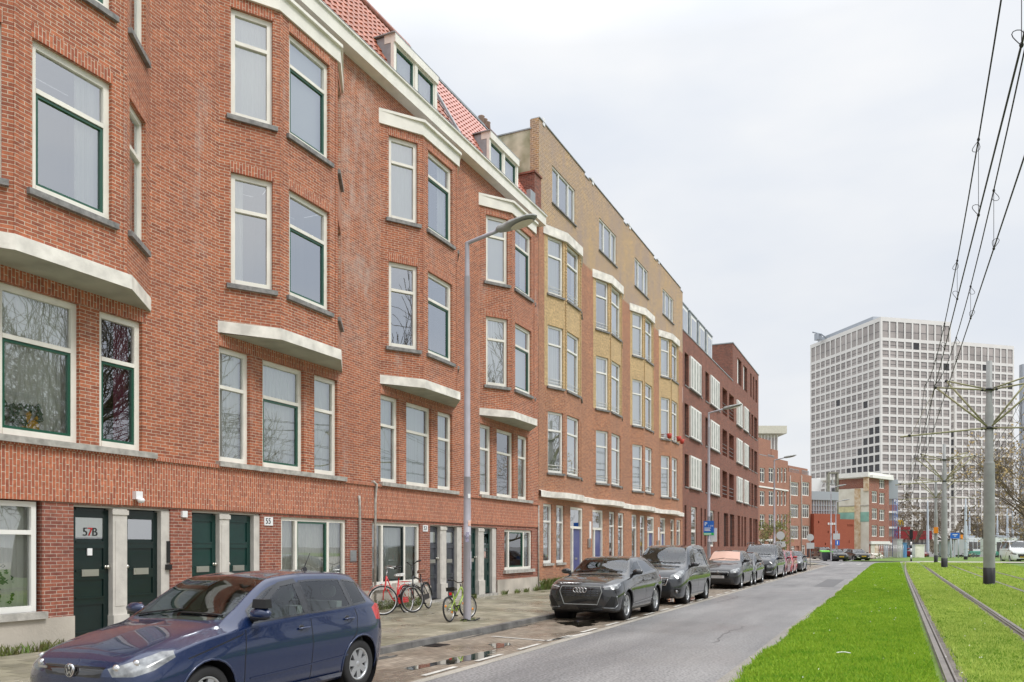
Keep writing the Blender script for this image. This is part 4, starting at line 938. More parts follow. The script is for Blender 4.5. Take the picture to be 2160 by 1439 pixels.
# weeds along the wall foot
def weeds(name, spots, label):
    mb = MB(); rw = random.Random(hash(name) % 99)
    for x, y, r0, h0, n in spots:
        for i in range(int(n*.6)):
            a = rw.random()*6.28; q = r0*math.sqrt(rw.random()); bx, by = x+abs(math.cos(a)*q)*.8, y+math.sin(a)*q*1.6; h = h0*rw.uniform(.4, 1.1); l_ = rw.uniform(.2, .8)*h; w = rw.uniform(.006, .016); b2 = rw.random()*6.28
            c_, s2 = math.cos(b2), math.sin(b2)
            mb.face([(bx-w*s2, by+w*c_, .1), (bx+w*s2, by-w*c_, .1), (bx+w*s2*.7+c_*l_*.5, by-w*c_*.7+s2*l_*.5, .1+h*.7), (bx+c_*l_, by+s2*l_, .1+h)])
    return tag(mb.build(name, 'weed', None), label, 'weeds')
weeds('weeds', [(WX+.08, y, .12, .2, 90) for y in (8.0, 8.4, 8.7)], 'low green weeds against the concrete plinth at far left')
weeds('weeds', [(WX+.1, y, .16, .3, 130) for y in (17.7, 18.2, 18.9, 19.5)], 'green weeds behind the wheels of the red bicycle')
weeds('weeds', [(WX+.1, y, .12, .18, 90) for y in (22.7, 22.9, 25.2, 26.2, 27.0, 27.9)], 'low weeds under the window beside the dark green doors')
weeds('weeds', [(WX+.1, 28.6+i*.35, .25, .45, 150) for i in range(9)], 'tall grassy weeds at the foot of the yellow brick building')
weeds('weeds', [(-8.7, 16.25, .22, .07, 60), (-8.6, 16.0, .15, .06, 30)], 'small tuft of weeds at the foot of the street lamp')
# ================================================================ CARS
def pchip(xs, ys, x):
    xs = np.array(xs, float); ys = np.array(ys, float); h = np.diff(xs); d = np.diff(ys)/h; m = np.zeros_like(ys)
    for i in range(1, len(xs)-1):
        if d[i-1]*d[i] > 0: w1, w2 = 2*h[i]+h[i-1], h[i]+2*h[i-1]; m[i] = (w1+w2)/(w1/d[i-1]+w2/d[i])
    m[0], m[-1] = d[0], d[-1]
    k = np.clip(np.searchsorted(xs, x)-1, 0, len(xs)-2); t = (x-xs[k])/h[k]
    return (2*t**3-3*t**2+1)*ys[k]+(t**3-2*t**2+t)*h[k]*m[k]+(-2*t**3+3*t**2)*ys[k+1]+(t**3-t**2)*h[k]*m[k+1]
def paint(name, col, metal=.35, rough=.32, drops=False):
    m, t, b = newmat(name); b.inputs['Base Color'].default_value = (*col, 1); b.inputs['Metallic'].default_value = metal; b.inputs['Roughness'].default_value = rough
    b.inputs['Coat Weight'].default_value = 1; b.inputs['Coat Roughness'].default_value = .02; b.inputs['Coat IOR'].default_value = 1.5
    if drops:
        tcn = N(t, 'ShaderNodeTexCoord'); v = N(t, 'ShaderNodeTexVoronoi'); v.inputs['Scale'].default_value = 75; L(t, tcn.outputs['Object'], v.inputs['Vector'])
        mr = N(t, 'ShaderNodeMapRange'); mr.inputs[1].default_value = .12; mr.inputs[2].default_value = .30; mr.inputs[3].default_value = 1; mr.inputs[4].default_value = 0; L(t, v.outputs['Distance'], mr.inputs[0])
        bp = N(t, 'ShaderNodeBump'); bp.inputs['Strength'].default_value = .3; bp.inputs['Distance'].default_value = .0015; L(t, mr.outputs[0], bp.inputs['Height']); L(t, bp.outputs[0], b.inputs['Coat Normal'])
    MATS[name] = m; return name
paint('car_blue', (.007, .020, .072), .2, .25, True); paint('car_grey', (.030, .031, .034), .35, .2); paint('car_grey_van', (.042, .045, .05), .35, .2); paint('car_black', (.012, .012, .014), .3); paint('car_black_van', (.014, .015, .018), .3, .2)
paint('car_red', (.42, .012, .018), .2); paint('car_burgundy', (.26, .015, .04), .3); paint('car_white', (.72, .73, .74), 0); paint('car_silver', (.2, .21, .22), .7)
mat('headlight_shell', (.30, .31, .31), .25, metal=.3, coat=1, var=.45, vscale=11, vcol=(.06, .065, .07)); mat('chrome', (.75, .75, .75), .12, metal=1); mat('gloss_black', (.008, .008, .009), .12, coat=1); mat('tail_red', (.55, .008, .01), .15, coat=1)
mat('rim_silver', (.52, .53, .54), .28, metal=.7); mat('plate_yellow', (.80, .50, .01), .4); mat('plate_grey', (.55, .55, .55), .5); mat('seat_cloth', (.20, .21, .20), .9); mat('dash', (.09, .095, .09), .7); mat('indicator', (.7, .25, .02), .3)
mat('sunshade', (.58, .36, .28), .4, metal=.2); mat('drl', (.85, .87, .9), .1, coat=1)
PRM = ('zb', 'ws', 'wm', 'zm', 'wb', 'zl', 'wr', 'ze', 'zt')
def in_poly(x, y, P):
    c = False; n = len(P); j = n-1
    for i in range(n):
        if (P[i][1] > y) != (P[j][1] > y) and x < (P[j][0]-P[i][0])*(y-P[i][1])/(P[j][1]-P[i][1])+P[i][0]: c = not c
        j = i
    return c
SEGS = [2, 2, 3, 3, 5, 7, 3, 5]
def make_car(name, label, S, group=None):
    """local axes: front at y=0 pointing -y, near side +x, ground z=0"""
    st = S['st']; T = [r[0] for r in st]; cols = {p: [r[i+1] for r in st] for i, p in enumerate(PRM)}
    f = lambda p, y: float(pchip(T, cols[p], y))
    Ln = T[-1]; ax = S['axles']; wr_ = S['wheel']; paintm = S['paint']; res = S.get('res', 1.)
    ys = sorted(set(np.round(np.concatenate([np.linspace(T[0], Ln, int(52*res)), T, [0.015, 0.035, Ln-.015, Ln-.04]]), 3)))
    bm = bmesh.new(); grid = []
    crown = S.get('shoulder', .014)
    for y in ys:
        q = {p: f(p, y) for p in PRM}
        pts = [(0, q['zb']), (q['ws']*.86, q['zb']), (q['ws'], q['zb']+.06), (q['wm'], q['zm']), (q['wm']+.004, q['zm']+(q['zl']-q['zm'])*.5), (q['wb'], q['zl']), (q['wr'], q['ze']), (q['wr']*.80, q['ze']+(q['zt']-q['ze'])*.55), (0, q['zt'])]
        line = []
        # belt edge kept crisp: two splines, 0..5 and 5..8
        def cat(P, i0, i1, ss):
            for i in range(i0, i1):
                p0 = P[max(i-1, i0)]; p1 = P[i]; p2 = P[i+1]; p3 = P[min(i+2, i1)]
                for k in range(ss[i]):
                    t = k/ss[i]; line.append(tuple(.5*((2*p1[c])+(-p0[c]+p2[c])*t+(2*p0[c]-5*p1[c]+4*p2[c]-p3[c])*t*t+(-p0[c]+3*p1[c]-3*p2[c]+p3[c])*t**3) for c in (0, 1)))
        cat(pts, 0, 5, SEGS); cat(pts, 5, 8, SEGS); line.append(pts[8])
        n = len(line); ring = []
        for (x, z) in line: ring.append(bm.verts.new((x, y, z)))
        mir = [None if abs(v.co.x) < 1e-6 else bm.verts.new((-v.co.x, y, v.co.z)) for v in ring]
        full = ring+[mir[i] for i in range(n-2, 0, -1)]
        grid.append(full)
    for a, b in zip(grid, grid[1:]):
        m_ = len(a)
        for i in range(m_):
            j = (i+1) % m_; bm.faces.new((a[i], b[i], b[j], a[j]))
    # closed ends: rings drawn in towards the middle with a slight bulge
    for ring, sgn in ((grid[0], -1), (grid[-1], 1)):
        cen = sum((v.co for v in ring), Vector())/len(ring); prev = ring
        for sc, bl in ((.8, S.get('bulge', .03)), (.45, S.get('bulge', .03)*1.35), (.1, S.get('bulge', .03)*1.45)):
            nw = [bm.verts.new((cen.x+(v.co.x-cen.x)*sc, v.co.y+sgn*bl, cen.z+(v.co.z-cen.z)*sc)) for v in ring]
            for i in range(len(ring)):
                j = (i+1) % len(ring); q = (prev[i], prev[j], nw[j], nw[i]); bm.faces.new(q if sgn < 0 else q[::-1])
            prev = nw
        bm.faces.new(prev if sgn < 0 else prev[::-1])
    bmesh.ops.recalc_face_normals(bm, faces=bm.faces)
    if sum(fc.normal.dot(fc.calc_center_median()-Vector((0, Ln/2, .7))) for fc in bm.faces) < 0: bmesh.ops.reverse_faces(bm, faces=bm.faces)
    lay = bm.faces.layers.int.new('part')
    BV = BVHTree.FromBMesh(bm)
    reg = []
    def region(poly, U, V, filt, name_, mt, cut=True):
        U = Vector(U).normalized(); V = Vector(V).normalized(); Nn = U.cross(V); pid = len(reg)+1; reg.append((name_, mt))
        bx0 = min(p[0] for p in poly)-.01; bx1 = max(p[0] for p in poly)+.01; by0 = min(p[1] for p in poly)-.01; by1 = max(p[1] for p in poly)+.01
        cand = []
        for fc in bm.faces:
            if not filt(fc.calc_center_median(), fc.normal): continue
            us = [v.co.dot(U) for v in fc.verts]
            if max(us) < bx0 or min(us) > bx1: continue
            vs = [v.co.dot(V) for v in fc.verts]
            if max(vs) < by0 or min(vs) > by1: continue
            cand.append(fc)
        for i in range(len(poly)):
            a, b = poly[i], poly[(i+1) % len(poly)]
            co = U*a[0]+V*a[1]; d = U*(b[0]-a[0])+V*(b[1]-a[1])
            if d.length < 1e-5 or not cand: continue
            no = d.cross(Nn).normalized()
            lo_u, hi_u, lo_v, hi_v = min(a[0], b[0])-.06, max(a[0], b[0])+.06, min(a[1], b[1])-.06, max(a[1], b[1])+.06
            fs, keep = [], []
            for fc in cand:
                us = [v.co.dot(U) for v in fc.verts]; vs = [v.co.dot(V) for v in fc.verts]
                (keep if (max(us) < lo_u or min(us) > hi_u or max(vs) < lo_v or min(vs) > hi_v) else fs).append(fc)
            if not fs: continue
            geom = fs+list({e for fc in fs for e in fc.edges})+list({v for fc in fs for v in fc.verts})
            g2 = bmesh.ops.bisect_plane(bm, geom=geom, plane_co=co, plane_no=no, dist=1e-5)['geom']
            cand = keep+[x for x in g2 if isinstance(x, bmesh.types.BMFace)]
        for fc in cand:
            c = fc.calc_center_median()
            if in_poly(c.dot(U), c.dot(V), poly): fc[lay] = pid
        return pid
    Y_, Z_, X_ = (0, 1, 0), (0, 0, 1), (1, 0, 0)
    wins = []
    for sd in (1, -1):
        flt = (lambda c, n_, s=sd: c.x*s > .25 and n_.x*s > .25)
        # door panel lines are regions of the same paint
        # side glass, following the roof edge and belt
        for wi, (ya, yb_) in enumerate(S['side_glass']):
            lo, hi = [], []
            for k in range(9):
                y = ya+(yb_-ya)*k/8; sl = S.get('slant', 0)
                lo.append((y, f('zl', y)+S.get('belt_gap', .035))); hi.append((y+ (0), f('ze', y)-S.get('roof_gap', .05)))
            hi = [(y, max(z, l[1]+.004)) for (y, z), l in zip(hi, lo)]
            poly = lo+hi[::-1]
            region(poly, Y_, Z_, flt, 'side_window', S.get('rear_glass', 'car_glass') if wi > 0 else 'car_glass')
            wins.append((sd, poly))
        for (ya, yb_, zlo) in S.get('doors', ()):
            pass
    # windscreen and rear window
    y0, y1 = S['screen']; mg = S.get('pillar', .05)
    hw = lambda y: f('wr', y)-mg
    pf = [(-hw(y0), y0+.08), (-hw(y0)*.6, y0+.02), (0, y0), (hw(y0)*.6, y0+.02), (hw(y0), y0+.08), (hw(y1), y1), (hw(y1)*.5, y1-.03), (0, y1-.04), (-hw(y1)*.5, y1-.03), (-hw(y1), y1)]
    region(pf, X_, Y_, lambda c, n_: n_.z > .15 and c.z > f('zl', y0)-.02 and y0-.1 < c.y < y1+.1, 'windscreen', 'sunshade' if S.get('shade') else 'car_glass')
    y0, y1 = S['rear_screen']
    zz0, zz1 = f('zt', y1), f('zt', y0)
    region([(-hw(y0), y0), (hw(y0), y0), (hw(y1)*.96, y1), (-hw(y1)*.96, y1)], X_, Y_, lambda c, n_: n_.z > .05 and c.z > f('zl', y1)-.1 and c.y > y0-.1, 'rear_window', S.get('rear_glass', 'car_glass'))
    for sd in (1, -1):
        U = Vector((sd, 1, 0)).normalized()
        region([((x+y)/math.sqrt(2), z) for x, y, z in S['headlight']], U, Z_, lambda c, n_, s=sd: c.x*s > .15 and c.y < 1.1 and n_.dot(Vector((s, -1, 0))) > .1, 'headlight', 'headlight_shell')
        U = Vector((-sd, 1, 0)).normalized()
        region([((-x+y)/math.sqrt(2), z) for x, y, z in S['taillight']], U, Z_, lambda c, n_, s=sd: c.x*s > .2 and c.y > Ln-.9 and n_.dot(Vector((s, 1, 0))) > .1, 'taillight', 'tail_red')
    for pn, poly, mt in S['front']:
        region(poly, X_, Z_, lambda c, n_: c.y < .75 and n_.y < -.25, pn, mt)
    if S.get('cladding'):
        for sd in (1, -1): region([(-1, 0), (9, 0), (9, S['cladding']), (-1, S['cladding'])], Y_, Z_, lambda c, n_, s=sd: c.x*s > .1, 'sill_cladding', 'black')
    # wheel arches
    ra = wr_+S.get('arch', .055)
    rmv = []
    for ya in ax:
        for sd in (1, -1):
            poly = [(ya+ra*math.cos(2*math.pi*k/28), wr_+ra*math.sin(2*math.pi*k/28)) for k in range(28)]
            pid = region(poly, Y_, Z_, lambda c, n_, s=sd: c.x*s > S['W']/2-.36, '_hole', None)
    dead = [fc for fc in bm.faces if fc[lay] and reg[fc[lay]-1][0] == '_hole']
    bmesh.ops.delete(bm, geom=dead, context='FACES')
    root = thing(name, label, S.get('cat', 'car'), (0, 0, 0), 0, group)
    def extract(pid, nm, mt):
        b2 = bm.copy(); l2 = b2.faces.layers.int['part']
        bmesh.ops.delete(b2, geom=[fc for fc in b2.faces if fc[l2] != pid], context='FACES')
        if not b2.faces: b2.free(); return None
        for fc in b2.faces: fc.smooth = True
        me = bpy.data.meshes.new(nm); b2.to_mesh(me); b2.free(); me.materials.append(MATS[mt]); o = bpy.data.objects.new(nm, me); C.objects.link(o); o.parent = root; return o
    body = extract(0, 'body', paintm); parts = {}
    for i, (nm, mt) in enumerate(reg):
        if mt: o = extract(i+1, nm, mt); parts.setdefault(nm, []).append(o)
    bm.free()
    if S.get('bodysubs', True):
        pass
    def sidept(y, z, s=1, off=.0):
        h = BV.ray_cast(Vector((3*s, y, z)), Vector((-s, 0, 0)))
        return (h[0]+h[1]*off) if h[0] is not None else None
    def frontpt(x, z, off=0.):
        h = BV.ray_cast(Vector((x, -3, z)), Vector((0, 1, 0))); return (h[0]+h[1]*off) if h[0] is not None else None
    def ribbon(path, w, mt, nm, par, proj='side', s=1, off=.0025, closed=False):
        m = MB(); P = []
        for (a, b), (c_, d) in zip(path, path[1:]+([path[0]] if closed else [])):
            n = max(1, int(math.hypot(c_-a, d-b)/.05))
            P += [(a+(c_-a)*k/n, b+(d-b)*k/n) for k in range(n)]
        if not closed: P.append(path[-1])
        n = len(P); prev = None
        for i in range(n+(1 if closed else 0)):
            p = P[i % n]; q = P[(i+1) % n] if (closed or i < n-1) else P[i]; r0 = P[(i-1) % n] if (closed or i > 0) else P[i]
            d = Vector((q[0]-r0[0], q[1]-r0[1]))
            if d.length < 1e-6: continue
            d.normalize(); nx, nz = -d.y*w/2, d.x*w/2
            fn = (lambda a, b: sidept(a, b, s, off)) if proj == 'side' else (lambda a, b: frontpt(a, b, off))
            A, B_ = fn(p[0]+nx, p[1]+nz), fn(p[0]-nx, p[1]-nz)
            if A is None or B_ is None: prev = None; continue
            if prev and (prev[0]-A).length < .3: m.face([prev[0], prev[1], B_, A], 0, smooth=True)
            prev = (A, B_)
        return m.build(nm, mt, par, world=False) if m.f else None
    # rubber and trim round the side glass, door gaps
    for sd, poly in wins: ribbon(poly, .022, 'gloss_black', 'window_trim', body, s=sd, closed=True)
    if wins:
        for sd in (1, -1):
            a, b = S['side_glass'][0][0], S['side_glass'][-1][1]
            if S.get('chrome'): ribbon([(a+(b-a)*k/12, f('zl', a+(b-a)*k/12)+.012) for k in range(13)], .02, 'chrome', 'chrome_strip', body, s=sd, off=.004)
            for g0, g1 in zip(S['side_glass'], S['side_glass'][1:]):
                y = (g0[1]+g1[0])/2; w = g1[0]-g0[1]
                if w > .02: ribbon([(y, f('zl', y)+.03), (y, f('ze', y)-.05)], w, 'gloss_black', 'pillar', body, s=sd, off=.0015)
            for path in S.get('gaps', ()): ribbon(path, .011, 'black', 'door_gap', body, s=sd, off=.0012)
            for (hy, hz) in S.get('handles', ()):
                p = sidept(hy, hz, sd)
                if p is None: continue
                m = MB(); m.ell((p.x-sd*.012, hy-.03, hz), (.018, .065, .045), 12, 6, 1); m.tube([(p.x+sd*.008, hy-.09, hz), (p.x+sd*.028, hy-.06, hz+.004), (p.x+sd*.03, hy+.06, hz+.006), (p.x+sd*.012, hy+.10, hz+.006)], .013, 8, 0)
                m.build('door_handle', [S.get('handle_mat', paintm), 'black'], root, world=False)
            my, mz = S['mirror']; p = sidept(my, mz, sd) or Vector((sd*.8, my, mz))
            m = MB(); m.ell((p.x+sd*.13, my, mz+.07), (.135, .065, .066), 16, 10, 0); m.ell((p.x+sd*.12, my, mz+.03), (.13, .06, .03), 14, 6, 1); m.tube([(p.x-sd*.02, my+.02, mz), (p.x+sd*.08, my+.01, mz+.02)], .03, 8, 1)
            m.lathe([(0, 0), (.065, .004)], (p.x+sd*.13, my+.062, mz+.07), 'y', 16, 2)
            mo = m.build('wing_mirror', [S.get('mirror_mat', paintm), 'black', 'chrome'], root, world=False)
    # wheels
    for ya in ax:
        for sd in (1, -1):
            xo = sd*(S['W']/2-S.get('inset', .03)); tw = S.get('tyre_w', .20); c = (xo-sd*tw/2, ya, wr_); hw2 = tw/2; rr = wr_-S.get('sidewall', .105)
            m = MB(); m.lathe([(rr, -hw2*.9), (rr+.02, -hw2), (wr_-.03, -hw2), (wr_-.008, -hw2*.82), (wr_, -hw2*.5), (wr_, hw2*.5), (wr_-.008, hw2*.82), (wr_-.03, hw2), (rr+.02, hw2), (rr, hw2*.9), (rr-.02, hw2*.5), (rr-.02, -hw2*.5), (rr, -hw2*.9)], c, 'x', 40)
            wh = m.build('wheel', 'rubber', root, world=False)
            m = MB(); o_ = sd*hw2*.86
            m.lathe([(rr+.004, o_), (rr-.008, o_+sd*.006), (rr-.022, o_-sd*.004), (rr-.03, o_-sd*.04)], c, 'x', 40)
            m.lathe([(rr-.03, o_-sd*.09), (0, o_-sd*.09)], c, 'x', 24, 1)
            m.lathe([(0, o_-sd*.002), (.028, o_-sd*.004), (.045, o_-sd*.022), (.06, o_-sd*.045)], c, 'x', 20)
            ns = S.get('spokes', 5); sw = S.get('spoke_w', .05)
            for k in range(ns):
                for dd in ((-.0, ) if not S.get('twin') else (-.16, .16)):
                    t = 2*math.pi*k/ns+.3; e = Vector((0, math.cos(t), math.sin(t))); e2 = Vector((0, math.cos(t+dd), math.sin(t+dd))); n_ = Vector((0, -math.sin(t), math.cos(t)))
                    r0, r1 = .03, rr-.012; w0, w1 = sw*.55, sw*.62*(.55 if S.get('twin') else 1); xa, xb = o_-sd*.012, o_-sd*.006; cc = Vector(c)
                    P_ = [cc+Vector((xa, 0, 0))+e*r0-n_*w0, cc+Vector((xa, 0, 0))+e*r0+n_*w0, cc+Vector((xb, 0, 0))+e2*r1+n_*w1, cc+Vector((xb, 0, 0))+e2*r1-n_*w1]
                    Q_ = [p-Vector((sd*.03, 0, 0)) for p in P_]; m.hexa([*Q_, *P_])
            m.build('rim', ['rim_silver', 'black'], wh, world=False)
            # arch liner
            m = MB(); ci = (sd*(S['W']/2-.03), ya, wr_); m.lathe([(ra+.012, 0), (ra+.012, -sd*.34), (0, -sd*.34)], ci, 'x', 28, 0)
            m.build('arch_liner', 'black', body, world=False)
            # rolled lip
            pts = []
            for k in range(15):
                t = math.pi*(-.08+1.16*k/14); y, z = ya+(ra+.006)*math.cos(t), wr_+(ra+.006)*math.sin(t); p = sidept(y, z, sd, .002)
                if p is not None and z > f('zb', y)+.03: pts.append(p)
            if len(pts) > 4: m = MB(); m.tube(pts, .012 if not S.get('cladding') else .022, 6); m.build('arch_lip', paintm if not S.get('cladding') else S.get('lipmat', 'black'), body, world=False)
    # interior
    y0, y1 = S['screen']; zl = f('zl', y1); hwi = f('wb', y1)-.16
    m = MB(); m.hexa([(-hwi, y0+.16, .4), (hwi, y0+.16, .4), (hwi, y0+.62, .4), (-hwi, y0+.62, .4), (-hwi, y0+.16, zl-.03), (hwi, y0+.16, zl-.03), (hwi, y0+.58, zl+.02), (-hwi, y0+.58, zl+.02)]); m.build('dashboard', 'dash', root, world=False, bevel=.03)
    m = MB(); m.box(-hwi-.05, hwi+.05, y0+.5, S['rear_screen'][0]+.1, .32, .36); m.box(-hwi-.05, hwi+.05, S['rear_screen'][0]+.0, S['rear_screen'][0]+.04, .36, zl-.05); m.build('cabin_floor', 'dash', root, world=False)
    for sx, sy, wd_ in ((-.36, y1+.15, .25), (.36, y1+.15, .25), (0, y1+1.0, .58)):
        m = MB(); w2 = wd_
        m.hexa([(sx-w2, sy-.35, .38), (sx+w2, sy-.35, .38), (sx+w2, sy+.2, .38), (sx-w2, sy+.2, .38), (sx-w2, sy-.35, .60), (sx+w2, sy-.35, .60), (sx+w2, sy+.2, .55), (sx-w2, sy+.2, .55)])
        m.hexa([(sx-w2, sy+.12, .5), (sx+w2, sy+.12, .5), (sx+w2, sy+.26, .5), (sx-w2, sy+.26, .5), (sx-w2*.85, sy+.30, zl+.12), (sx+w2*.85, sy+.30, zl+.12), (sx+w2*.85, sy+.40, zl+.12), (sx-w2*.85, sy+.40, zl+.12)])
        for hx in ((sx,) if wd_ < .4 else (sx-.32, sx+.32)): m.ell((hx, sy+.36, zl+.24), (.12, .06, .09), 10, 6)
        m.build('seat', 'seat_cloth', root, world=False, bevel=.03)
    m = MB(); sc = Vector((.36, y0+.72, zl-.03)); R_ = .185
    pts = [sc+Vector((R_*math.cos(t), R_*math.sin(t)*.35, R_*math.sin(t)*.93)) for t in np.linspace(0, 2*math.pi, 25)]
    m.tube(pts, .014, 6); m.tube([sc+Vector((-R_, 0, 0)), sc+Vector((R_, 0, 0))], .016, 5); m.tube([sc, sc+Vector((0, -.2, -.08))], .03, 6); m.build('steering_wheel', 'black', root, world=False)
    # wipers, aerial
    m = MB()
    for x0, x1 in ((-.55, .02), (.05, .6)):
        def sp(x, y):
            h = BV.ray_cast(Vector((x, y, 3)), Vector((0, 0, -1))); return h[0]+Vector((0, 0, .015))
        m.tube([sp(x0+(x1-x0)*k/6, y0+.10-.03*(abs((x0+(x1-x0)*k/6))/.6)+.05*(k/6)) for k in range(7)], .009, 5)
    m.build('wiper', 'black', root, world=False)
    if S.get('aerial'):
        ay = S['aerial']; h = BV.ray_cast(Vector((0, ay, 3)), Vector((0, 0, -1)))[0]
        m = MB(); m.hexa([(-.025, ay-.05, h.z-.01), (.025, ay-.05, h.z-.01), (.025, ay+.05, h.z-.01), (-.025, ay+.05, h.z-.01), (-.008, ay-.01, h.z+.035), (.008, ay-.01, h.z+.035), (.008, ay+.035, h.z+.04), (-.008, ay+.035, h.z+.04)]); m.tube([(0, ay+.01, h.z+.03), (0, ay+.12, h.z+.21)], .005, 5); m.build('aerial', 'black', root, world=False)
    for fn in S.get('extra', ()): fn(root, body, sidept, frontpt, ribbon, BV, f)
    return root
def place(o, x, y, rz=0): o.location = (x, y, 0); o.rotation_euler = (0, 0, R(rz)); return o
def plate(mt, w=.52, h=.11, z=.42, x=0, dots=True):
    def fn(root, body, sidept, frontpt, ribbon, BV, f):
        p = frontpt(x, z) or Vector((x, 0, z)); m = MB(); m.box(x-w/2, x+w/2, p.y-.035, p.y-.02, z-h/2, z+h/2); o = m.build('number_plate', mt, root, world=False, bevel=.004)
        m = MB()
        for k in range(7): m.box(x-w*.4+k*w*.115, x-w*.4+k*w*.115+w*.07, p.y-.037, p.y-.034, z-h*.28, z+h*.28)
        if dots: m.build('plate_marks', 'black' if mt == 'plate_yellow' else 'metal', o, world=False)
    return fn
def roundel(x, z, r, letters):
    def fn(root, body, sidept, frontpt, ribbon, BV, f):
        p = frontpt(x, z) or Vector((x, 0, z)); y = p.y-.02; m = MB()
        m.lathe([(r, .0), (r, -.012), (r*.86, -.016), (r*.86, 0)], (x, y, z), 'y', 28, smooth=False); q = r*.83
        m.lathe([(r*.86, .012), (0, .012)], (x, y, z), 'y', 28, 1)
        def stroke(a, b): m.hexa([(x+a[0]*q-.0, y-.0, z+a[1]*q-.0) if 0 else c for c in barpts(a, b)])
        def barpts(a, b, w=.13):
            A = Vector((a[0], 0, a[1]))*q; B_ = Vector((b[0], 0, b[1]))*q; d = (B_-A).normalized(); n_ = Vector((-d.z, 0, d.x))*w*q*.6; O = Vector((x, y-.012, z)); e = Vector((0, .012, 0))
            return [O+A-n_+e, O+B_-n_+e, O+B_+n_+e, O+A+n_+e, O+A-n_, O+B_-n_, O+B_+n_, O+A+n_]
        if letters == 'vw':
            for a, b in (((-.38, .92), (0, .1)), ((.38, .92), (0, .1)), ((-.85, .45), (-.38, -.85)), ((-.38, -.85), (0, -.05)), ((0, -.05), (.38, -.85)), ((.38, -.85), (.85, .45))): m.hexa(barpts(a, b))
        elif letters == 'star':
            for t in (90, 210, 330): m.hexa(barpts((0, 0), (math.cos(R(t))*.95, math.sin(R(t))*.95)))
        else:
            m.ell((x, y-.01, z), (r*.5, .01, r*.6), 10, 6)
        m.build('badge', ['chrome', 'gloss_black'], root, world=False)
    return fn
def rings(z, r):
    def fn(root, body, sidept, frontpt, ribbon, BV, f):
        p = frontpt(0, z); m = MB()
        for k in (-1.5, -.5, .5, 1.5):
            m.tube([(k*r*1.42+r*math.cos(t), p.y-.045, z+r*math.sin(t)) for t in np.linspace(0, 2*math.pi, 25)], .009, 6, caps=False)
        m.build('badge', 'chrome', root, world=False)
    return fn
# ---- compact blue hatchback -------------------------------------------------
#        y    zb   ws   wm   zm   wb   zl   wr   ze    zt
POLO = [(0.00, .24, .50, .58, .42, .56, .60, .46, .655, .675),
        (0.05, .20, .64, .70, .43, .66, .63, .55, .70, .725),
        (0.16, .17, .72, .775, .44, .73, .68, .60, .755, .79),
        (0.40, .16, .775, .82, .46, .775, .765, .63, .82, .865),
        (0.80, .16, .79, .84, .50, .80, .86, .66, .90, .955),
        (1.06, .16, .79, .84, .52, .81, .895, .69, .945, .995),
        (1.24, .16, .79, .84, .52, .81, .915, .685, 1.03, 1.09),
        (1.98, .16, .79, .84, .52, .815, .95, .585, 1.37, 1.435),
        (2.55, .16, .79, .84, .52, .815, .97, .575, 1.40, 1.47),
        (3.05, .16, .79, .84, .52, .81, .99, .57, 1.39, 1.46),
        (3.42, .17, .79, .835, .52, .79, 1.02, .555, 1.355, 1.43),
        (3.62, .18, .77, .815, .52, .765, 1.03, .54, 1.25, 1.32),
        (3.76, .20, .735, .775, .52, .735, 1.01, .56, 1.09, 1.13),
        (3.84, .22, .70, .74, .52, .70, .93, .60, .96, .98),
        (3.90, .28, .62, .66, .52, .64, .66, .58, .69, .70)]
def polo_extra(root, body, sidept, frontpt, ribbon, BV, f):
    # weather shields, shut lines on the bonnet, small blue script plate, mirror hood cover, red boot badge left out
    for sd in (1,):
        ribbon([(1.52+.5*k/8, 1.03+.30*(k/8)**.8) for k in range(9)]+[(2.30, 1.36)], .05, 'gloss_black', 'weather_shield', body, s=sd, off=.006)
    m = MB(); p = frontpt(-.40, .63); m.box(-.47, -.35, p.y-.012, p.y-.004, .622, .642); m.build('script_badge', 'metal', root, world=False)
    my, mz = 1.42, .99; p = sidept(my, mz, 1); m = MB(); m.hexa([(p.x+.06, my-.05, mz+.13), (p.x+.24, my-.05, mz+.13), (p.x+.24, my+.05, mz+.13), (p.x+.06, my+.05, mz+.13), (p.x+.07, my-.045, mz+.22), (p.x+.23, my-.045, mz+.22), (p.x+.23, my+.045, mz+.22), (p.x+.07, my+.045, mz+.22)]); m.build('mirror_cover', 'black', root, world=False, bevel=.02)
    # body crease along the lower doors
    ribbon([(1.35, .40), (2.2, .42), (3.0, .45)], .018, 'car_blue', 'door_crease', body, s=1, off=.006)
    for sx in (1, -1):
        for bx, bz, br_ in ((.50, .655, .042), (.64, .70, .036)):
            p = frontpt(sx*bx, bz, 0)
            if p is None: continue
            m = MB(); m.ell((p.x, p.y+.012, p.z), (br_*1.1, .02, br_)); m.build('lamp_bulb', 'chrome', root, world=False)
    for sd in (1, -1): ribbon([(1.25, .235), (2.9, .235)], .05, 'car_blue', 'side_skirt', body, s=sd, off=.02)
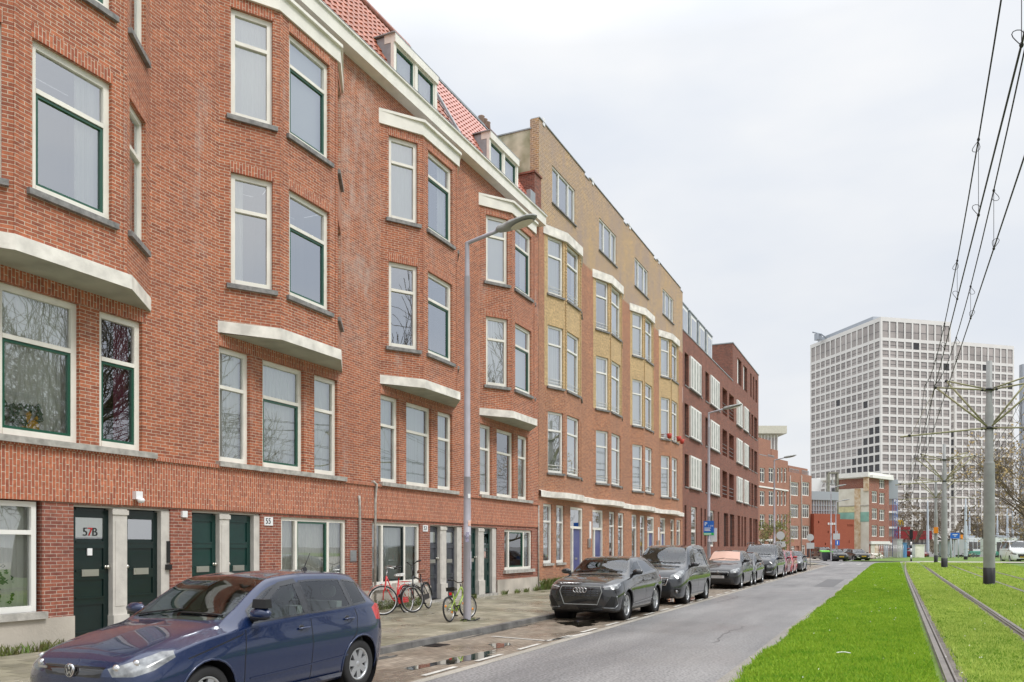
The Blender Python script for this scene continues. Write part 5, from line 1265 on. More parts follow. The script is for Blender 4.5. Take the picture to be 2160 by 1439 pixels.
polo = make_car('parked_car', 'dark blue rain-spotted hatchback nearest the camera, cut by the bottom edge', dict(
    st=POLO, W=1.68, axles=(.80, 3.27), wheel=.302, paint='car_blue', res=1.5, side_glass=((1.42, 2.25), (2.36, 3.10), (3.17, 3.46)), screen=(1.08, 1.93), rear_screen=(3.44, 3.66), roof_gap=.045,
    headlight=[(.42, .06, .585), (.37, .05, .655), (.55, .20, .725), (.70, .34, .785), (.765, .42, .79), (.785, .43, .73), (.72, .25, .635), (.6, .14, .59)],
    taillight=[(.66, 3.84, .80), (.79, 3.60, .83), (.78, 3.55, .98), (.74, 3.66, 1.03), (.56, 3.86, .99)],
    front=[('grille', [(-.36, .57), (.36, .57), (.40, .665), (-.40, .665)], 'gloss_black'), ('lower_grille', [(-.48, .22), (.48, .22), (.52, .36), (-.52, .36)], 'black')],
    gaps=[[(1.28, .26), (1.26, .6), (1.30, .90)], [(2.32, .25), (2.33, .7), (2.32, .99)], [(1.28, .24), (2.9, .25)], [(2.92, .36), (3.0, .55), (3.16, .70), (3.20, .9), (3.17, 1.0)], [(.55, .70), (1.25, .86), (1.3, .93)]],
    handles=((2.18, .84), (3.02, .88)), mirror=(1.42, .99), aerial=3.2, spokes=7, spoke_w=.062, extra=(polo_extra, roundel(0, .625, .062, 'vw')), cat='car'))
place(polo, -6.80, 5.12)
# ---- grey compact SUV -------------------------------------------------------
SUV = [(0.00, .30, .60, .66, .45, .64, .70, .56, .80, .83),
       (0.05, .24, .74, .79, .46, .76, .74, .62, .86, .885),
       (0.15, .21, .80, .84, .48, .80, .80, .66, .90, .935),
       (0.45, .20, .84, .885, .52, .83, .90, .70, .96, 1.00),
       (0.85, .20, .85, .897, .54, .845, .96, .72, 1.00, 1.05),
       (1.15, .20, .85, .897, .56, .85, .985, .74, 1.03, 1.08),
       (1.35, .20, .85, .897, .56, .85, 1.00, .73, 1.10, 1.16),
       (2.05, .20, .85, .897, .56, .85, 1.03, .62, 1.42, 1.485),
       (2.6, .20, .85, .897, .56, .845, 1.05, .60, 1.445, 1.51),
       (3.2, .20, .85, .897, .56, .84, 1.08, .59, 1.43, 1.50),
       (3.70, .21, .85, .895, .56, .83, 1.10, .575, 1.365, 1.445),
       (3.95, .23, .83, .88, .56, .80, 1.09, .57, 1.23, 1.30),
       (4.10, .26, .79, .85, .56, .78, 1.00, .62, 1.05, 1.08),
       (4.19, .32, .72, .78, .56, .74, .80, .66, .83, .85)]
def grille_bars(x0, x1, z0, z1, nx, nz, mt='chrome', th=.008):
    def fn(root, body, sidept, frontpt, ribbon, BV, f):
        m = MB()
        for k in range(nz):
            z = z0+(z1-z0)*(k+.5)/nz; pts = [frontpt(x0+(x1-x0)*i/8, z, .008) for i in range(9)]; pts = [p for p in pts if p is not None]
            if len(pts) > 2: m.tube(pts, th, 5)
        for k in range(nx):
            x = x0+(x1-x0)*(k+.5)/nx; pts = [frontpt(x, z0+(z1-z0)*i/4, .008) for i in range(5)]; pts = [p for p in pts if p is not None]
            if len(pts) > 2: m.tube(pts, th*.8, 5)
        m.build('grille_bars', mt, root, world=False)
    return fn
def outline(path, r, mt, nm='trim_outline', closed=True, mirror=False):
    def fn(root, body, sidept, frontpt, ribbon, BV, f):
        for s in ((1, -1) if mirror else (1,)):
            P = []; pp = path+([path[0]] if closed else [])
            for (a, b), (c_, d) in zip(pp, pp[1:]): P += [(a+(c_-a)*k/5, b+(d-b)*k/5) for k in range(5)]
            P.append(pp[-1]); pts = [frontpt(x*s, z, .004) for x, z in P]; pts = [p for p in pts if p is not None]; m = MB(); m.tube(pts, r, 6, caps=not closed); m.build(nm, mt, root, world=False)
    return fn
def side_strip(path, w, mt, nm):
    def fn(root, body, sidept, frontpt, ribbon, BV, f):
        for s in (1, -1): ribbon(path, w, mt, nm, body, s=s, off=.008)
    return fn
suv = make_car('parked_car', 'dark grey compact SUV with four ring badge, nearest of the row facing the camera', dict(
    st=SUV, W=1.794, axles=(.84, 3.44), wheel=.345, paint='car_grey', res=1.4, rear_glass='car_glass_dark', side_glass=((1.52, 2.32), (2.42, 3.22), (3.28, 3.68)), screen=(1.22, 1.98), rear_screen=(3.72, 3.98), roof_gap=.05, belt_gap=.03,
    headlight=[(.50, .06, .755), (.50, .06, .845), (.72, .22, .875), (.82, .42, .90), (.83, .46, .86), (.78, .28, .77), (.66, .12, .745)],
    taillight=[(.60, 4.15, .86), (.82, 3.9, .86), (.84, 3.8, .98), (.6, 4.10, 1.0)],
    front=[('grille', [(-.46, .80), (.46, .80), (.50, .70), (.40, .42), (-.40, .42), (-.50, .70)], 'gloss_black'), ('air_intake', [(.56, .34), (.80, .34), (.82, .58), (.74, .60)], 'black'), ('air_intake', [(-.56, .34), (-.80, .34), (-.82, .58), (-.74, .60)], 'black'), ('lower_grille', [(-.62, .24), (.62, .24), (.54, .335), (-.54, .335)], 'gloss_black')],
    gaps=[[(1.34, .34), (1.32, .7), (1.38, .97)], [(2.37, .32), (2.38, .8), (2.37, 1.05)], [(1.34, .34), (3.0, .34)], [(3.02, .40), (3.12, .62), (3.28, .78), (3.30, 1.06)]], cladding=.27, lipmat='car_grey',
    handles=((2.24, .90), (3.12, .93)), mirror=(1.48, 1.06), spokes=5, twin=True, spoke_w=.06, chrome=False, sidewall=.10,
    extra=(grille_bars(-.44, .44, .58, .79, 7, 4, 'slate_door', .007), rings(.735, .052), outline([(-.48, .815), (.48, .815), (.52, .70), (.41, .40), (-.41, .40), (-.52, .70)],   .011, 'pole_grey', 'grille_frame'),
           outline([(.52, .33), (.80, .32), (.845, .40), (.835, .60)], .012, 'car_silver', 'intake_blade', closed=False, mirror=True), outline([(.54, .80), (.80, .835)], .008, 'drl', 'daytime_light', closed=False, mirror=True), side_strip([(1.3, .36), (3.0, .42)], .03, 'car_silver', 'sill_strip'))))
place(suv, -6.66, 18.94-.84)
# ---- grey family van --------------------------------------------------------
VAN = [(0.00, .28, .60, .66, .45, .64, .68, .56, .78, .82),
       (0.06, .22, .74, .78, .46, .75, .76, .62, .88, .92),
       (0.20, .19, .81, .85, .48, .81, .86, .66, .98, 1.02),
       (0.50, .18, .85, .89, .52, .85, .97, .70, 1.06, 1.11),
       (0.90, .18, .86, .905, .54, .87, 1.05, .76, 1.12, 1.17),
       (1.10, .18, .86, .905, .56, .875, 1.08, .77, 1.20, 1.26),
       (1.85, .18, .86, .905, .56, .88, 1.10, .68, 1.68, 1.745),
       (2.4, .18, .86, .905, .56, .88, 1.10, .68, 1.73, 1.80),
       (3.5, .18, .86, .905, .56, .88, 1.10, .67, 1.74, 1.81),
       (4.10, .20, .86, .90, .56, .87, 1.10, .66, 1.71, 1.78),
       (4.28, .22, .84, .88, .56, .85, 1.08, .66, 1.55, 1.62),
       (4.36, .25, .80, .85, .56, .83, 1.0, .72, 1.15, 1.2),
       (4.40, .30, .74, .80, .56, .78, .75, .7, .78, .8)]
van = make_car('parked_van', 'dark grey family van with rounded high roof, parked right behind the SUV', dict(cat='van',
    st=VAN, W=1.81, axles=(.92, 3.65), wheel=.325, paint='car_grey_van', res=1.2, rear_glass='car_glass_dark', side_glass=((1.38, 2.2), (2.32, 3.15), (3.25, 4.05)), screen=(.98, 1.80), rear_screen=(4.14, 4.30), roof_gap=.07, belt_gap=.04,
    headlight=[(.44, .08, .78), (.50, .12, .90), (.74, .40, 1.02), (.82, .62, 1.04), (.83, .58, .94), (.76, .3, .82), (.6, .14, .77)],
    taillight=[(.74, 4.36, .8), (.86, 4.2, .8), (.86, 4.15, 1.4), (.74, 4.25, 1.4)],
    front=[('grille', [(-.40, .60), (.40, .60), (.46, .78), (-.46, .78)], 'gloss_black'), ('lower_grille', [(-.55, .22), (.55, .22), (.58, .42), (-.58, .42)], 'black'), ('fog_light_housing', [(.66, .36), (.82, .36), (.84, .48), (.66, .5)], 'black')],
    gaps=[[(1.32, .3), (1.30, .7), (1.28, 1.06)], [(2.26, .3), (2.26, 1.08)], [(1.32, .3), (3.2, .3)], [(3.2, .3), (3.2, 1.08)]], handles=((2.12, .95), (2.5, .97)), mirror=(1.38, 1.13), spokes=6, spoke_w=.05,
    extra=(outline([(-.42, .60), (.42, .60), (.50, .80), (-.50, .80)], .018, 'chrome', 'grille_frame'), grille_bars(-.40, .40, .62, .77, 0, 3, 'pole_grey', .006), roundel(0, .885, .05, 'x'), roundel(.74, .40, .045, 'x'))))
def pyx(x, D): t = (x-1080)/1730.; return D*(CS+t*SN)/(SN-t*CS)
place(van, -6.62, pyx(1453, 5.72)-.92)
# ---- generic hatch / people carrier / estate for the rest of the row ---------
def scaled(st, L_, W_, H_):
    l0 = st[-1][0]; w0 = max(r[3] for r in st); h0 = max(r[9] for r in st)
    out = []
    for r in st:
        k = W_/2/w0; q = H_/h0
        out.append((r[0]*L_/l0, r[1], r[2]*k, r[3]*k, r[4], r[5]*k, r[6]*q, r[7]*k, r[8]*q, r[9]*q))
    return out
def simple_car(name, label, base, L_, W_, H_, paintm, wheel=.31, shade=False, extra=(), cat='car', group=None, axf=(.205, .82), hl=None):
    st = scaled(base, L_, W_, H_); l0 = base[-1][0]; k = L_/l0; q = H_/max(r[9] for r in base); w = W_/2/max(r[3] for r in base)
    sg, sc, rs = {id(POLO): (((1.50, 2.27), (2.37, 3.13), (3.19, 3.50)), (1.20, 1.97), (3.47, 3.70)), id(SUV): (((1.52, 2.32), (2.42, 3.22), (3.28, 3.68)), (1.22, 1.98), (3.72, 3.98)), id(VAN): (((1.38, 2.2), (2.32, 3.15), (3.25, 4.05)), (.98, 1.80), (4.14, 4.30))}[id(base)]
    sx = lambda P: [(x*w, y*k, z*q) for x, y, z in P]
    return make_car(name, label, dict(st=st, W=W_, axles=(L_*axf[0], L_*axf[1]), wheel=wheel, paint=paintm, res=.9, shade=shade, cat=cat, rear_glass='car_glass_dark', side_glass=tuple((a*k, b*k) for a, b in sg), screen=(sc[0]*k, sc[1]*k), rear_screen=(rs[0]*k, rs[1]*k),
        headlight=sx(hl or [(.42, .06, .60), (.46, .07, .72), (.72, .42, .80), (.80, .58, .78), (.76, .3, .66), (.6, .12, .60)]), taillight=sx([(.65, l0-.08, .75), (.82, l0-.3, .78), (.82, l0-.3, .95), (.6, l0-.1, .95)]),
        front=[('grille', [(-.36*w, .52), (.36*w, .52), (.42*w, .66*q), (-.42*w, .66*q)], 'gloss_black'), ('lower_grille', [(-.5*w, .22), (.5*w, .22), (.54*w, .36), (-.54*w, .36)], 'black')],
        gaps=[[(1.3*k, .3), (1.3*k, .9*q)], [(2.33*k, .3), (2.33*k, .97*q)]], handles=((2.2*k, .86*q), (3.05*k, .9*q)), mirror=(sc[0]*k+.24, 1.0*q), spokes=8, spoke_w=.035, extra=extra), group)
GR = 'parked cars farther along the kerb'
c4 = simple_car('parked_car', 'black hatchback with a pinkish sunshade behind its windscreen', POLO, 4.2, 1.70, 1.60, 'car_black', .31, True, (plate('plate_grey', z=.50), roundel(0, .70, .05, 'x'), outline([(-.40, .56), (-.42, .70), (.42, .70), (.40, .56)], .008, 'chrome', 'grille_frame', closed=False)), group=GR)
place(c4, -6.60, pyx(1567, 5.74)-.86)
c5 = simple_car('parked_car', 'small dark grey hatchback between the black hatchback and the black people carrier', POLO, 3.8, 1.68, 1.50, 'car_grey', .30, group=GR)
place(c5, -6.60, pyx(1596, 5.74)-.80)
c6 = simple_car('parked_van', 'large black people carrier with roof rails and three pointed star grille', VAN, 5.0, 1.92, 1.92, 'car_black_van', .34, False, (roundel(0, .74, .10, 'star'), grille_bars(-.42, .42, .60, .80, 0, 3, 'chrome', .014), outline([(.5, .38), (.8, .40), (.82, .5)], .012, 'chrome', 'bumper_trim', False, True)), 'van', GR, (.19, .83))
m = MB()
for s in (-1, 1): m.tube([(s*.76, 1.9, 1.86), (s*.77, 2.1, 1.95), (s*.77, 4.4, 1.96), (s*.76, 4.6, 1.88)], .02, 6)
m.build('roof_rail', 'black', c6, world=False)
place(c6, -6.72, pyx(1640, 5.74)-.95)
c7 = simple_car('parked_car', 'burgundy hatchback mostly hidden behind the black people carrier', POLO, 3.9, 1.68, 1.50, 'car_burgundy', .30, group=GR)
place(c7, -6.66, pyx(1661, 5.74)-.4)
c8 = simple_car('parked_car', 'bright red small hatchback, last but one of the kerbside row', POLO, 3.6, 1.66, 1.50, 'car_red', .29, group=GR)
place(c8, -6.60, pyx(1675, 5.72)-.74)
c9 = simple_car('parked_car', 'dark saloon-like car at the far end of the kerbside row', POLO, 4.1, 1.72, 1.46, 'car_black_van', .31, group=GR)
place(c9, -6.6, pyx(1695, 5.72)-.84)
def atd(x, y, d):
    cx = (x-1080)/1730*d; return Vector((cx*CS-d*SN, cx*SN+d*CS, CAMH-(y-1153)*d/1730))
p = atd(1775, 1183, 97); c10 = simple_car('parked_car', 'black saloon with yellow plate parked facing the camera before the red slab wall', SUV, 4.5, 1.84, 1.50, 'car_black', .33, False, (plate('plate_yellow', z=.55),), group='dark cars with yellow plates by the corner'); place(c10, p.x, p.y, 22)
p = atd(1822, 1183, 98); c11 = simple_car('parked_car', 'black car with yellow plate and angular bumper, right of the other one', SUV, 4.3, 1.84, 1.46, 'car_black', .33, False, (plate('plate_yellow', z=.58), outline([(.48, .40), (.80, .52)], .03, 'cream', 'bumper_trim', False, True)), group='dark cars with yellow plates by the corner'); place(c11, p.x, p.y, 22)
p = atd(1800, 1178, 106); c12 = simple_car('parked_car', 'pale silver car half hidden between the two black cars', POLO, 4.2, 1.76, 1.5, 'car_silver', .31); place(c12, p.x, p.y, 22)
p = atd(1765, 1178, 108); c13 = simple_car('parked_car', 'dark estate car behind the black saloon at the corner', VAN, 4.6, 1.8, 1.72, 'car_black_van', .31); place(c13, p.x-1, p.y, 22)
p = atd(2157, 1184, 92); c14 = simple_car('delivery_van', 'white delivery van with yellow plate driving at the right edge', VAN, 5.6, 2.04, 2.45, 'car_white', .36, False, (plate('plate_yellow', z=.55),), 'van', None, (.19, .83)); place(c14, p.x, p.y, 8)
# ================================================================ STREET LAMPS
def lamp(x, y, label, z0=.09, ht=8.65, rz=0):
    t = thing('street_lamp', label, 'street lamp', (x, y, z0), 0, 'grey street lamps along the pavement'); H = ht-z0; P3 = lambda a, b, c_: (a, b, c_)
    m = MB(); m.lathe([(.088, 0), (.086, 1.9), (.09, 1.905), (.09, 1.925), (.082, 1.93), (.078, 3.2), (.082, 3.205), (.072, 3.22), (.062, H-.75), (.064, H-.74), (.055, H-.72), (.05, H)], (0, 0, 0), 'z', 20); po = m.build('pole', 'pole_paint', t, world=False)
    m = MB(); m.tube([(-.03, 0, H-.02), (0, 0, H), (.35, 0, H+.07), (.78, 0, H+.16)], .042, 12); m.build('arm', 'pole_paint', t, world=False)
    m = MB()
    prof = [(0, .0, .07, .06), (.06, .0, .10, .10), (.22, .01, .12, .12), (.34, .035, .18, .11), (.55, .075, .215, .085), (.78, .125, .19, .065), (.9, .15, .10, .045), (.94, .155, .02, .02)]
    rg_ = []
    for (dx, dz, w, h) in prof:
        rg_.append([(.74+dx, w*math.cos(a), H+.17+dz+h*math.sin(a)*(1 if math.sin(a) > 0 else .6)) for a in np.linspace(0, 2*math.pi, 17)[:-1]])
    for a, b in zip(rg_, rg_[1:]):
        for i in range(16): j = (i+1) % 16; m.face([a[i], b[i], b[j], a[j]], 0, smooth=True)
    hd = m.build('lamp_head', 'pole_grey', t, world=False)
    m = MB(); pts = [(.74+.60+.26*math.cos(a), .155*math.sin(a), H+.17+.082+.26*math.cos(a)*.24-.062) for a in np.linspace(0, 2*math.pi, 25)[:-1]]; m.face(pts); mat('lens', (.62, .58, .46), .3, coat=1); m.build('lens', 'lens', hd, world=False)
    m = MB(); m.box(.076, .09, -.035, .035, 1.15, 1.55); m.build('service_door', 'pole_paint', po, world=False, bevel=.004)
    t.rotation_euler = (0, 0, R(rz)); return t
lp1 = lamp(-8.62, 16.12, 'nearest street lamp, with stickers on its pole and a kids bicycle locked to it', ht=8.5)
def sticker(z, w, h, m_, a=-.55):
    m = MB(); r_ = .0905
    for k in range(4):
        a0 = a-w/2/r_+w/r_*k/4; a1 = a0+w/r_/4; m.face([(r_*math.cos(a0), r_*math.sin(a0), z-h/2), (r_*math.cos(a1), r_*math.sin(a1), z-h/2), (r_*math.cos(a1), r_*math.sin(a1), z+h/2), (r_*math.cos(a0), r_*math.sin(a0), z+h/2)])
    return m.build('sticker', m_, lp1, world=False)
mat('sticker_orange', (.65, .25, .14), .5, var=.6, vscale=30, vcol=(.8, .75, .7)); mat('sticker_purple', (.10, .07, .2), .5, var=.9, vscale=50, vcol=(.6, .6, .65))
sticker(2.78, .07, .10, 'white'); sticker(2.18, .08, .12, 'sticker_orange', -.4); sticker(1.92, .09, .12, 'sticker_purple', -1.1); sticker(1.80, .08, .08, 'sticker_purple', -1.1)
lp2 = lamp(-8.7, 42.7, 'street lamp carrying the blue parking sign, in front of the brown brick block')
lp3 = lamp(-8.7, 68.2, 'street lamp behind the row of parked cars, beside the small tree')
p = atd(1753, 1184, 97); lamp(p.x, p.y, 'far street lamp standing beside the green lidded container', ht=8.7)
p = atd(1763, 1182, 104); lamp(p.x, p.y, 'farthest street lamp, just right of the one at the container', ht=7.4)
# parking sign hung on the second lamp
mat('sign_blue', (.01, .12, .50), .4); mat('sign_green', (.02, .42, .10), .4)
def facing(px): t = (px-1080)/1730; return Vector((t*CS-SN, t*SN+CS, 0)).normalized()
def sign_board(x, y, zc, w, h, yaw, m_, lab, cat='sign', parts=None, name='parking_sign'):
    """vertical board facing direction yaw (deg, 0 = towards -y)"""
    t = thing(name, lab, cat, (x, y, zc), R(yaw)); m = MB(); m.box(-w/2, w/2, -.02, .0, -h/2, h/2); m.build('board', m_, t, world=False, bevel=.01)
    return t
def board_txt(t, s_, size, px, pz, m_, al='CENTER'):
    o = txt('lettering', s_, size, (px, -.024, pz), ((1, 0, 0), (0, 0, 1), (0, -1, 0)), m_, None, .002, al); o.parent = t; return o
ps = sign_board(-8.66, 42.5, 2.70, .78, 1.12, 10, 'sign_blue', 'blue and green parking sign hung on the second street lamp')
board_txt(ps, 'P', .42, -.22, .30, 'white'); board_txt(ps, '1 510', .17, .15, .16, 'white'); board_txt(ps, 'betaald', .10, -.3, -.02, 'white', 'LEFT') if False else None
m = MB(); m.box(-.39, .39, -.026, -.02, -.56, -.36); m.build('green_strip', 'sign_green', ps, world=False)
board_txt(ps, '_ 1 0 1 2', .15, -.02, -.46, 'white') if False else None
m = MB()
for k in range(6): m.box(-.33+k*.09, -.27+k*.09, -.03, -.026, -.51, -.41)
for zz, w in ((.0, .5), (-.1, .42), (-.19, .46)): m.box(-.33, -.33+w, -.028, -.02, zz-.022, zz+.022)
m.build('small_lettering', 'white', ps, world=False); ps.scale = (.66, .66, .66)
m = MB(); m.box(-8.62, -8.30, 42.75, 42.78, 2.0, 2.7); o = m.build('parking_sign', 'white', None, bevel=.01); tag(o, 'plain white plate behind and below the blue parking sign', 'sign')

# ================================================================ BICYCLES
mat('bike_red', (.62, .015, .015), .3, coat=.6); mat('bike_black', (.02, .022, .025), .35, coat=.4); mat('bike_lime', (.36, .52, .07), .3, coat=.6); mat('tyre_grey', (.42, .42, .38), .7); mat('leather', (.14, .05, .025), .6); mat('saddle_cover', (.68, .68, .64), .5, var=.6, vscale=25, vcol=(.12, .12, .12)); mat('orange_reflector', (.85, .28, .02), .3)
def bicycle(name_lab, col, rad, wbase, hb, seat_z, seat_m, style='omafiets', steer=0., group=None, tyre='rubber', wall='tyre_grey'):
    t = thing('bicycle', name_lab, 'bicycle', group=group); r = rad; yb = wbase
    def wheel(yc, ang=0., hub='chrome'):
        ca, sa = math.cos(ang), math.sin(ang); rot = lambda x, y, z: (x*ca-(y)*sa, yc+x*sa+y*ca, z)
        m = MB(); m.tube([rot(0, (r-.02)*math.cos(a), r+(r-.02)*math.sin(a)) for a in np.linspace(0, 2*math.pi, 41)], .02, 8, caps=False); w = m.build('wheel', tyre, t, world=False)
        m = MB(); m.tube([rot(0, (r-.042)*math.cos(a), r+(r-.042)*math.sin(a)) for a in np.linspace(0, 2*math.pi, 41)], .012, 6, caps=False)
        m.build('rim', 'metal' if tyre == 'rubber' and style != 'omafiets' else 'white', w, world=False)
        m = MB()
        for k in range(28):
            a = 2*math.pi*k/28; s_ = .03*(1 if k % 2 else -1); m.tube([rot(s_, .02*math.cos(a+.6), r+.02*math.sin(a+.6)), rot(0, (r-.045)*math.cos(a), r+(r-.045)*math.sin(a))], .0022, 3)
        m.tube([rot(-.05, 0, r), rot(.05, 0, r)], .018, 8); m.build('spokes', 'metal', w, world=False)
        if style == 'kids':
            for a in (.5, 3.6): m = MB(); m.ell(rot(0, .16*math.cos(a), r+.16*math.sin(a)), (.012, .045, .028), 8, 5); m.build('reflector', 'orange_reflector', w, world=False)
        return rot
    rot = wheel(0, steer); wheel(yb)
    bbk = (0, yb-.45*r/.34, r-.06); hd0 = (0, .17, r+.34*r/.34); hd1 = (0, .25, r+.56*r/.34); st0 = (0, yb-.42*r/.34-.0, r+.05); st1 = (0, yb-.26, seat_z-.08)
    m = MB(); T_ = .017
    if style == 'omafiets':
        m.tube([hd0, (0, .33, r+.16), (0, .45, r+.02), bbk], T_, 8); m.tube([hd1, (0, .42, r+.28), (0, .58, r+.12), (0, yb-.47, r+.06)], T_*.8, 8)
    else:
        m.tube([hd0, bbk], T_*1.3, 8); m.tube([hd1, (0, yb-.36, seat_z-.22)], T_*1.1, 8)
    m.tube([bbk, st1], T_, 8); m.tube([(0, .13, r+.24), hd1], T_*1.2, 8)
    for s in (-.045, .045): m.tube([bbk, (s, yb, r)], .011, 6); m.tube([(s, yb, r), (s*.6, yb-.30, seat_z-.25)], .010, 6)
    fr = m.build('frame', col, t, world=False)
    m = MB()
    for s in (-.05, .05): m.tube([rot(s, 0, r), rot(s, .03, r+.2), rot(s*.8, .10, r+.36*r/.34)], .012, 6)
    m.build('fork', col, t, world=False)
    m = MB(); m.tube([(0, .25, r+.55*r/.34), (0, .30, hb-.05)], .013, 8); h_ = []
    if style == 'omafiets': pts = [(-.28, .62, hb-.02), (-.29, .48, hb), (-.25, .30, hb+.04), (-.12, .25, hb+.02), (0, .29, hb-.03), (.12, .25, hb+.02), (.25, .30, hb+.04), (.29, .48, hb), (.28, .62, hb-.02)]
    else: pts = [(-.31, .36, hb+.06), (-.20, .30, hb+.05), (-.06, .29, hb-.02), (.06, .29, hb-.02), (.20, .30, hb+.05), (.31, .36, hb+.06)]
    if steer:
        ca, sa = math.cos(steer), math.sin(steer); pts = [((x*ca-(y-.27)*sa), .27+x*sa+(y-.27)*ca, z) for x, y, z in pts]
    m.tube(pts, .012, 8); hbo = m.build('handlebar', 'bike_black' if style != 'omafiets' else 'metal', t, world=False)
    m = MB(); m.tube(pts[:2], .019, 8); m.tube(pts[-2:], .019, 8); m.build('grip', 'black', hbo, world=False)
    m = MB(); sz = seat_z; ys_ = yb-.27
    m.hexa([(-.035, ys_-.17, sz-.04), (.035, ys_-.17, sz-.04), (.11, ys_+.10, sz-.05), (-.11, ys_+.10, sz-.05), (-.025, ys_-.17, sz+.0), (.025, ys_-.17, sz+.0), (.10, ys_+.12, sz+.035), (-.10, ys_+.12, sz+.035)]); m.build('saddle', seat_m, t, world=False, bevel=.02)
    m = MB(); c_ = Vector(bbk); m.lathe([(.09, -.004), (.09, .004), (.07, .004), (.07, -.004), (.09, -.004)], (.05, c_.y, c_.z), 'x', 20); m.tube([(.06, c_.y, c_.z), (.07, c_.y-.12, c_.z-.11)], .01, 6); m.tube([(-.06, c_.y, c_.z), (-.07, c_.y+.12, c_.z+.11)], .01, 6)
    m.box(.05, .15, c_.y-.16, c_.y-.08, c_.z-.125, c_.z-.10); m.box(-.15, -.05, c_.y+.08, c_.y+.16, c_.z+.10, c_.z+.125); m.build('crank', 'black', t, world=False)
    def guard(yc, a0, a1, rt=lambda x, y, z: (x, y, z)):
        m = MB(); R_ = r+.025; n = 14; pr = None
        for k in range(n+1):
            a = a0+(a1-a0)*k/n; q = [rt(x, R_*dr*math.cos(a), r+R_*dr*math.sin(a)) for x, dr in ((-.03, .985), (-.015, 1.01), (.015, 1.01), (.03, .985))]
            if pr:
                for i in range(3): m.face([pr[i], pr[i+1], q[i+1], q[i]], 0, smooth=True)
            pr = q
        return m
    if style != 'kids':
        guard(0, R(40), R(175), rot).build('mudguard', col if style == 'omafiets' else 'bike_black', t, world=False)
        guard(yb, R(-5), R(160), lambda x, y, z: (x, yb+y, z)).build('mudguard', col if style == 'omafiets' else 'bike_black', t, world=False)
        m = MB(); zc = 2*r+.09
        for x in (-.07, .07, 0): m.tube([(x, yb-.22, zc), (x, yb+.22, zc)], .008, 5)
        for y in (yb-.2, yb, yb+.2): m.tube([(-.07, y, zc), (.07, y, zc)], .007, 5)
        for x in (-.07, .07): m.tube([(x, yb+.12, zc), (x*.8, yb, r)], .006, 5)
        m.build('carrier', col if style == 'omafiets' else 'bike_black', t, world=False)
        m = MB(); m.hexa([(.04, yb-.46, r-.10), (.06, yb-.46, r-.10), (.06, yb+.02, r-.07), (.04, yb+.02, r-.07), (.04, yb-.46, r+.05), (.06, yb-.46, r+.05), (.06, yb+.02, r+.06), (.04, yb+.02, r+.06)]); m.build('chain_case', col if style == 'omafiets' else 'black', t, world=False)
        m = MB(); m.tube([(-.05, .06, 2*r+.04), (0, -.04, 2*r+.06)], .03, 8); m.build('head_light', 'chrome', t, world=False)
    return t
b1 = bicycle('red city bicycle with white covered saddle leaning by the wall, seat at the right', 'bike_red', .355, 1.08, 1.13, .98, 'saddle_cover', 'omafiets', steer=-.95, group='city bicycles leaning by the wall')
b1.location = (-11.02, 16.42, .11); b1.rotation_euler = (R(-2), R(-7), R(2))
m = MB(); m.box(-.20, -.08, .80, 1.08, .42, .78); m.build('pannier', 'cream', b1, world=False, bevel=.02)
b2 = bicycle('black bicycle with brown leather saddle, right of the red one', 'bike_black', .34, 1.12, 1.2, 1.0, 'leather', 'tour', steer=-.62, group='city bicycles leaning by the wall', wall='tyre_grey')
b2.location = (-10.80, 17.42, .11); b2.rotation_euler = (R(1), R(-8), R(12))
b3 = bicycle('small lime green kids bicycle leaning on the street lamp', 'bike_lime', .28, .98, .86, .72, 'black', 'kids', steer=-.35)
b3.rotation_euler = (0, R(6), R(183)); b3.location = (-8.84, 16.62, .10)
m = MB(); m.box(-.025, .025, 1.0-.28+.10, 1.0-.28+.13, .58, .64); mat('red_reflector', (.7, .01, .01), .2); m.build('rear_reflector', 'red_reflector', b3, world=False, bevel=.005)
m = MB(); pts = [(-8.6+.16*math.cos(a)*(1+.3*math.sin(2*a)), 16.22+.22*math.sin(a), .12+.02*math.sin(3*a)) for a in np.linspace(0, 12, 60)]; m.tube(pts, .016, 6); tag(m.build('bicycle_lock', 'black', None), 'black chain lock lying round the foot of the nearest street lamp', 'lock')

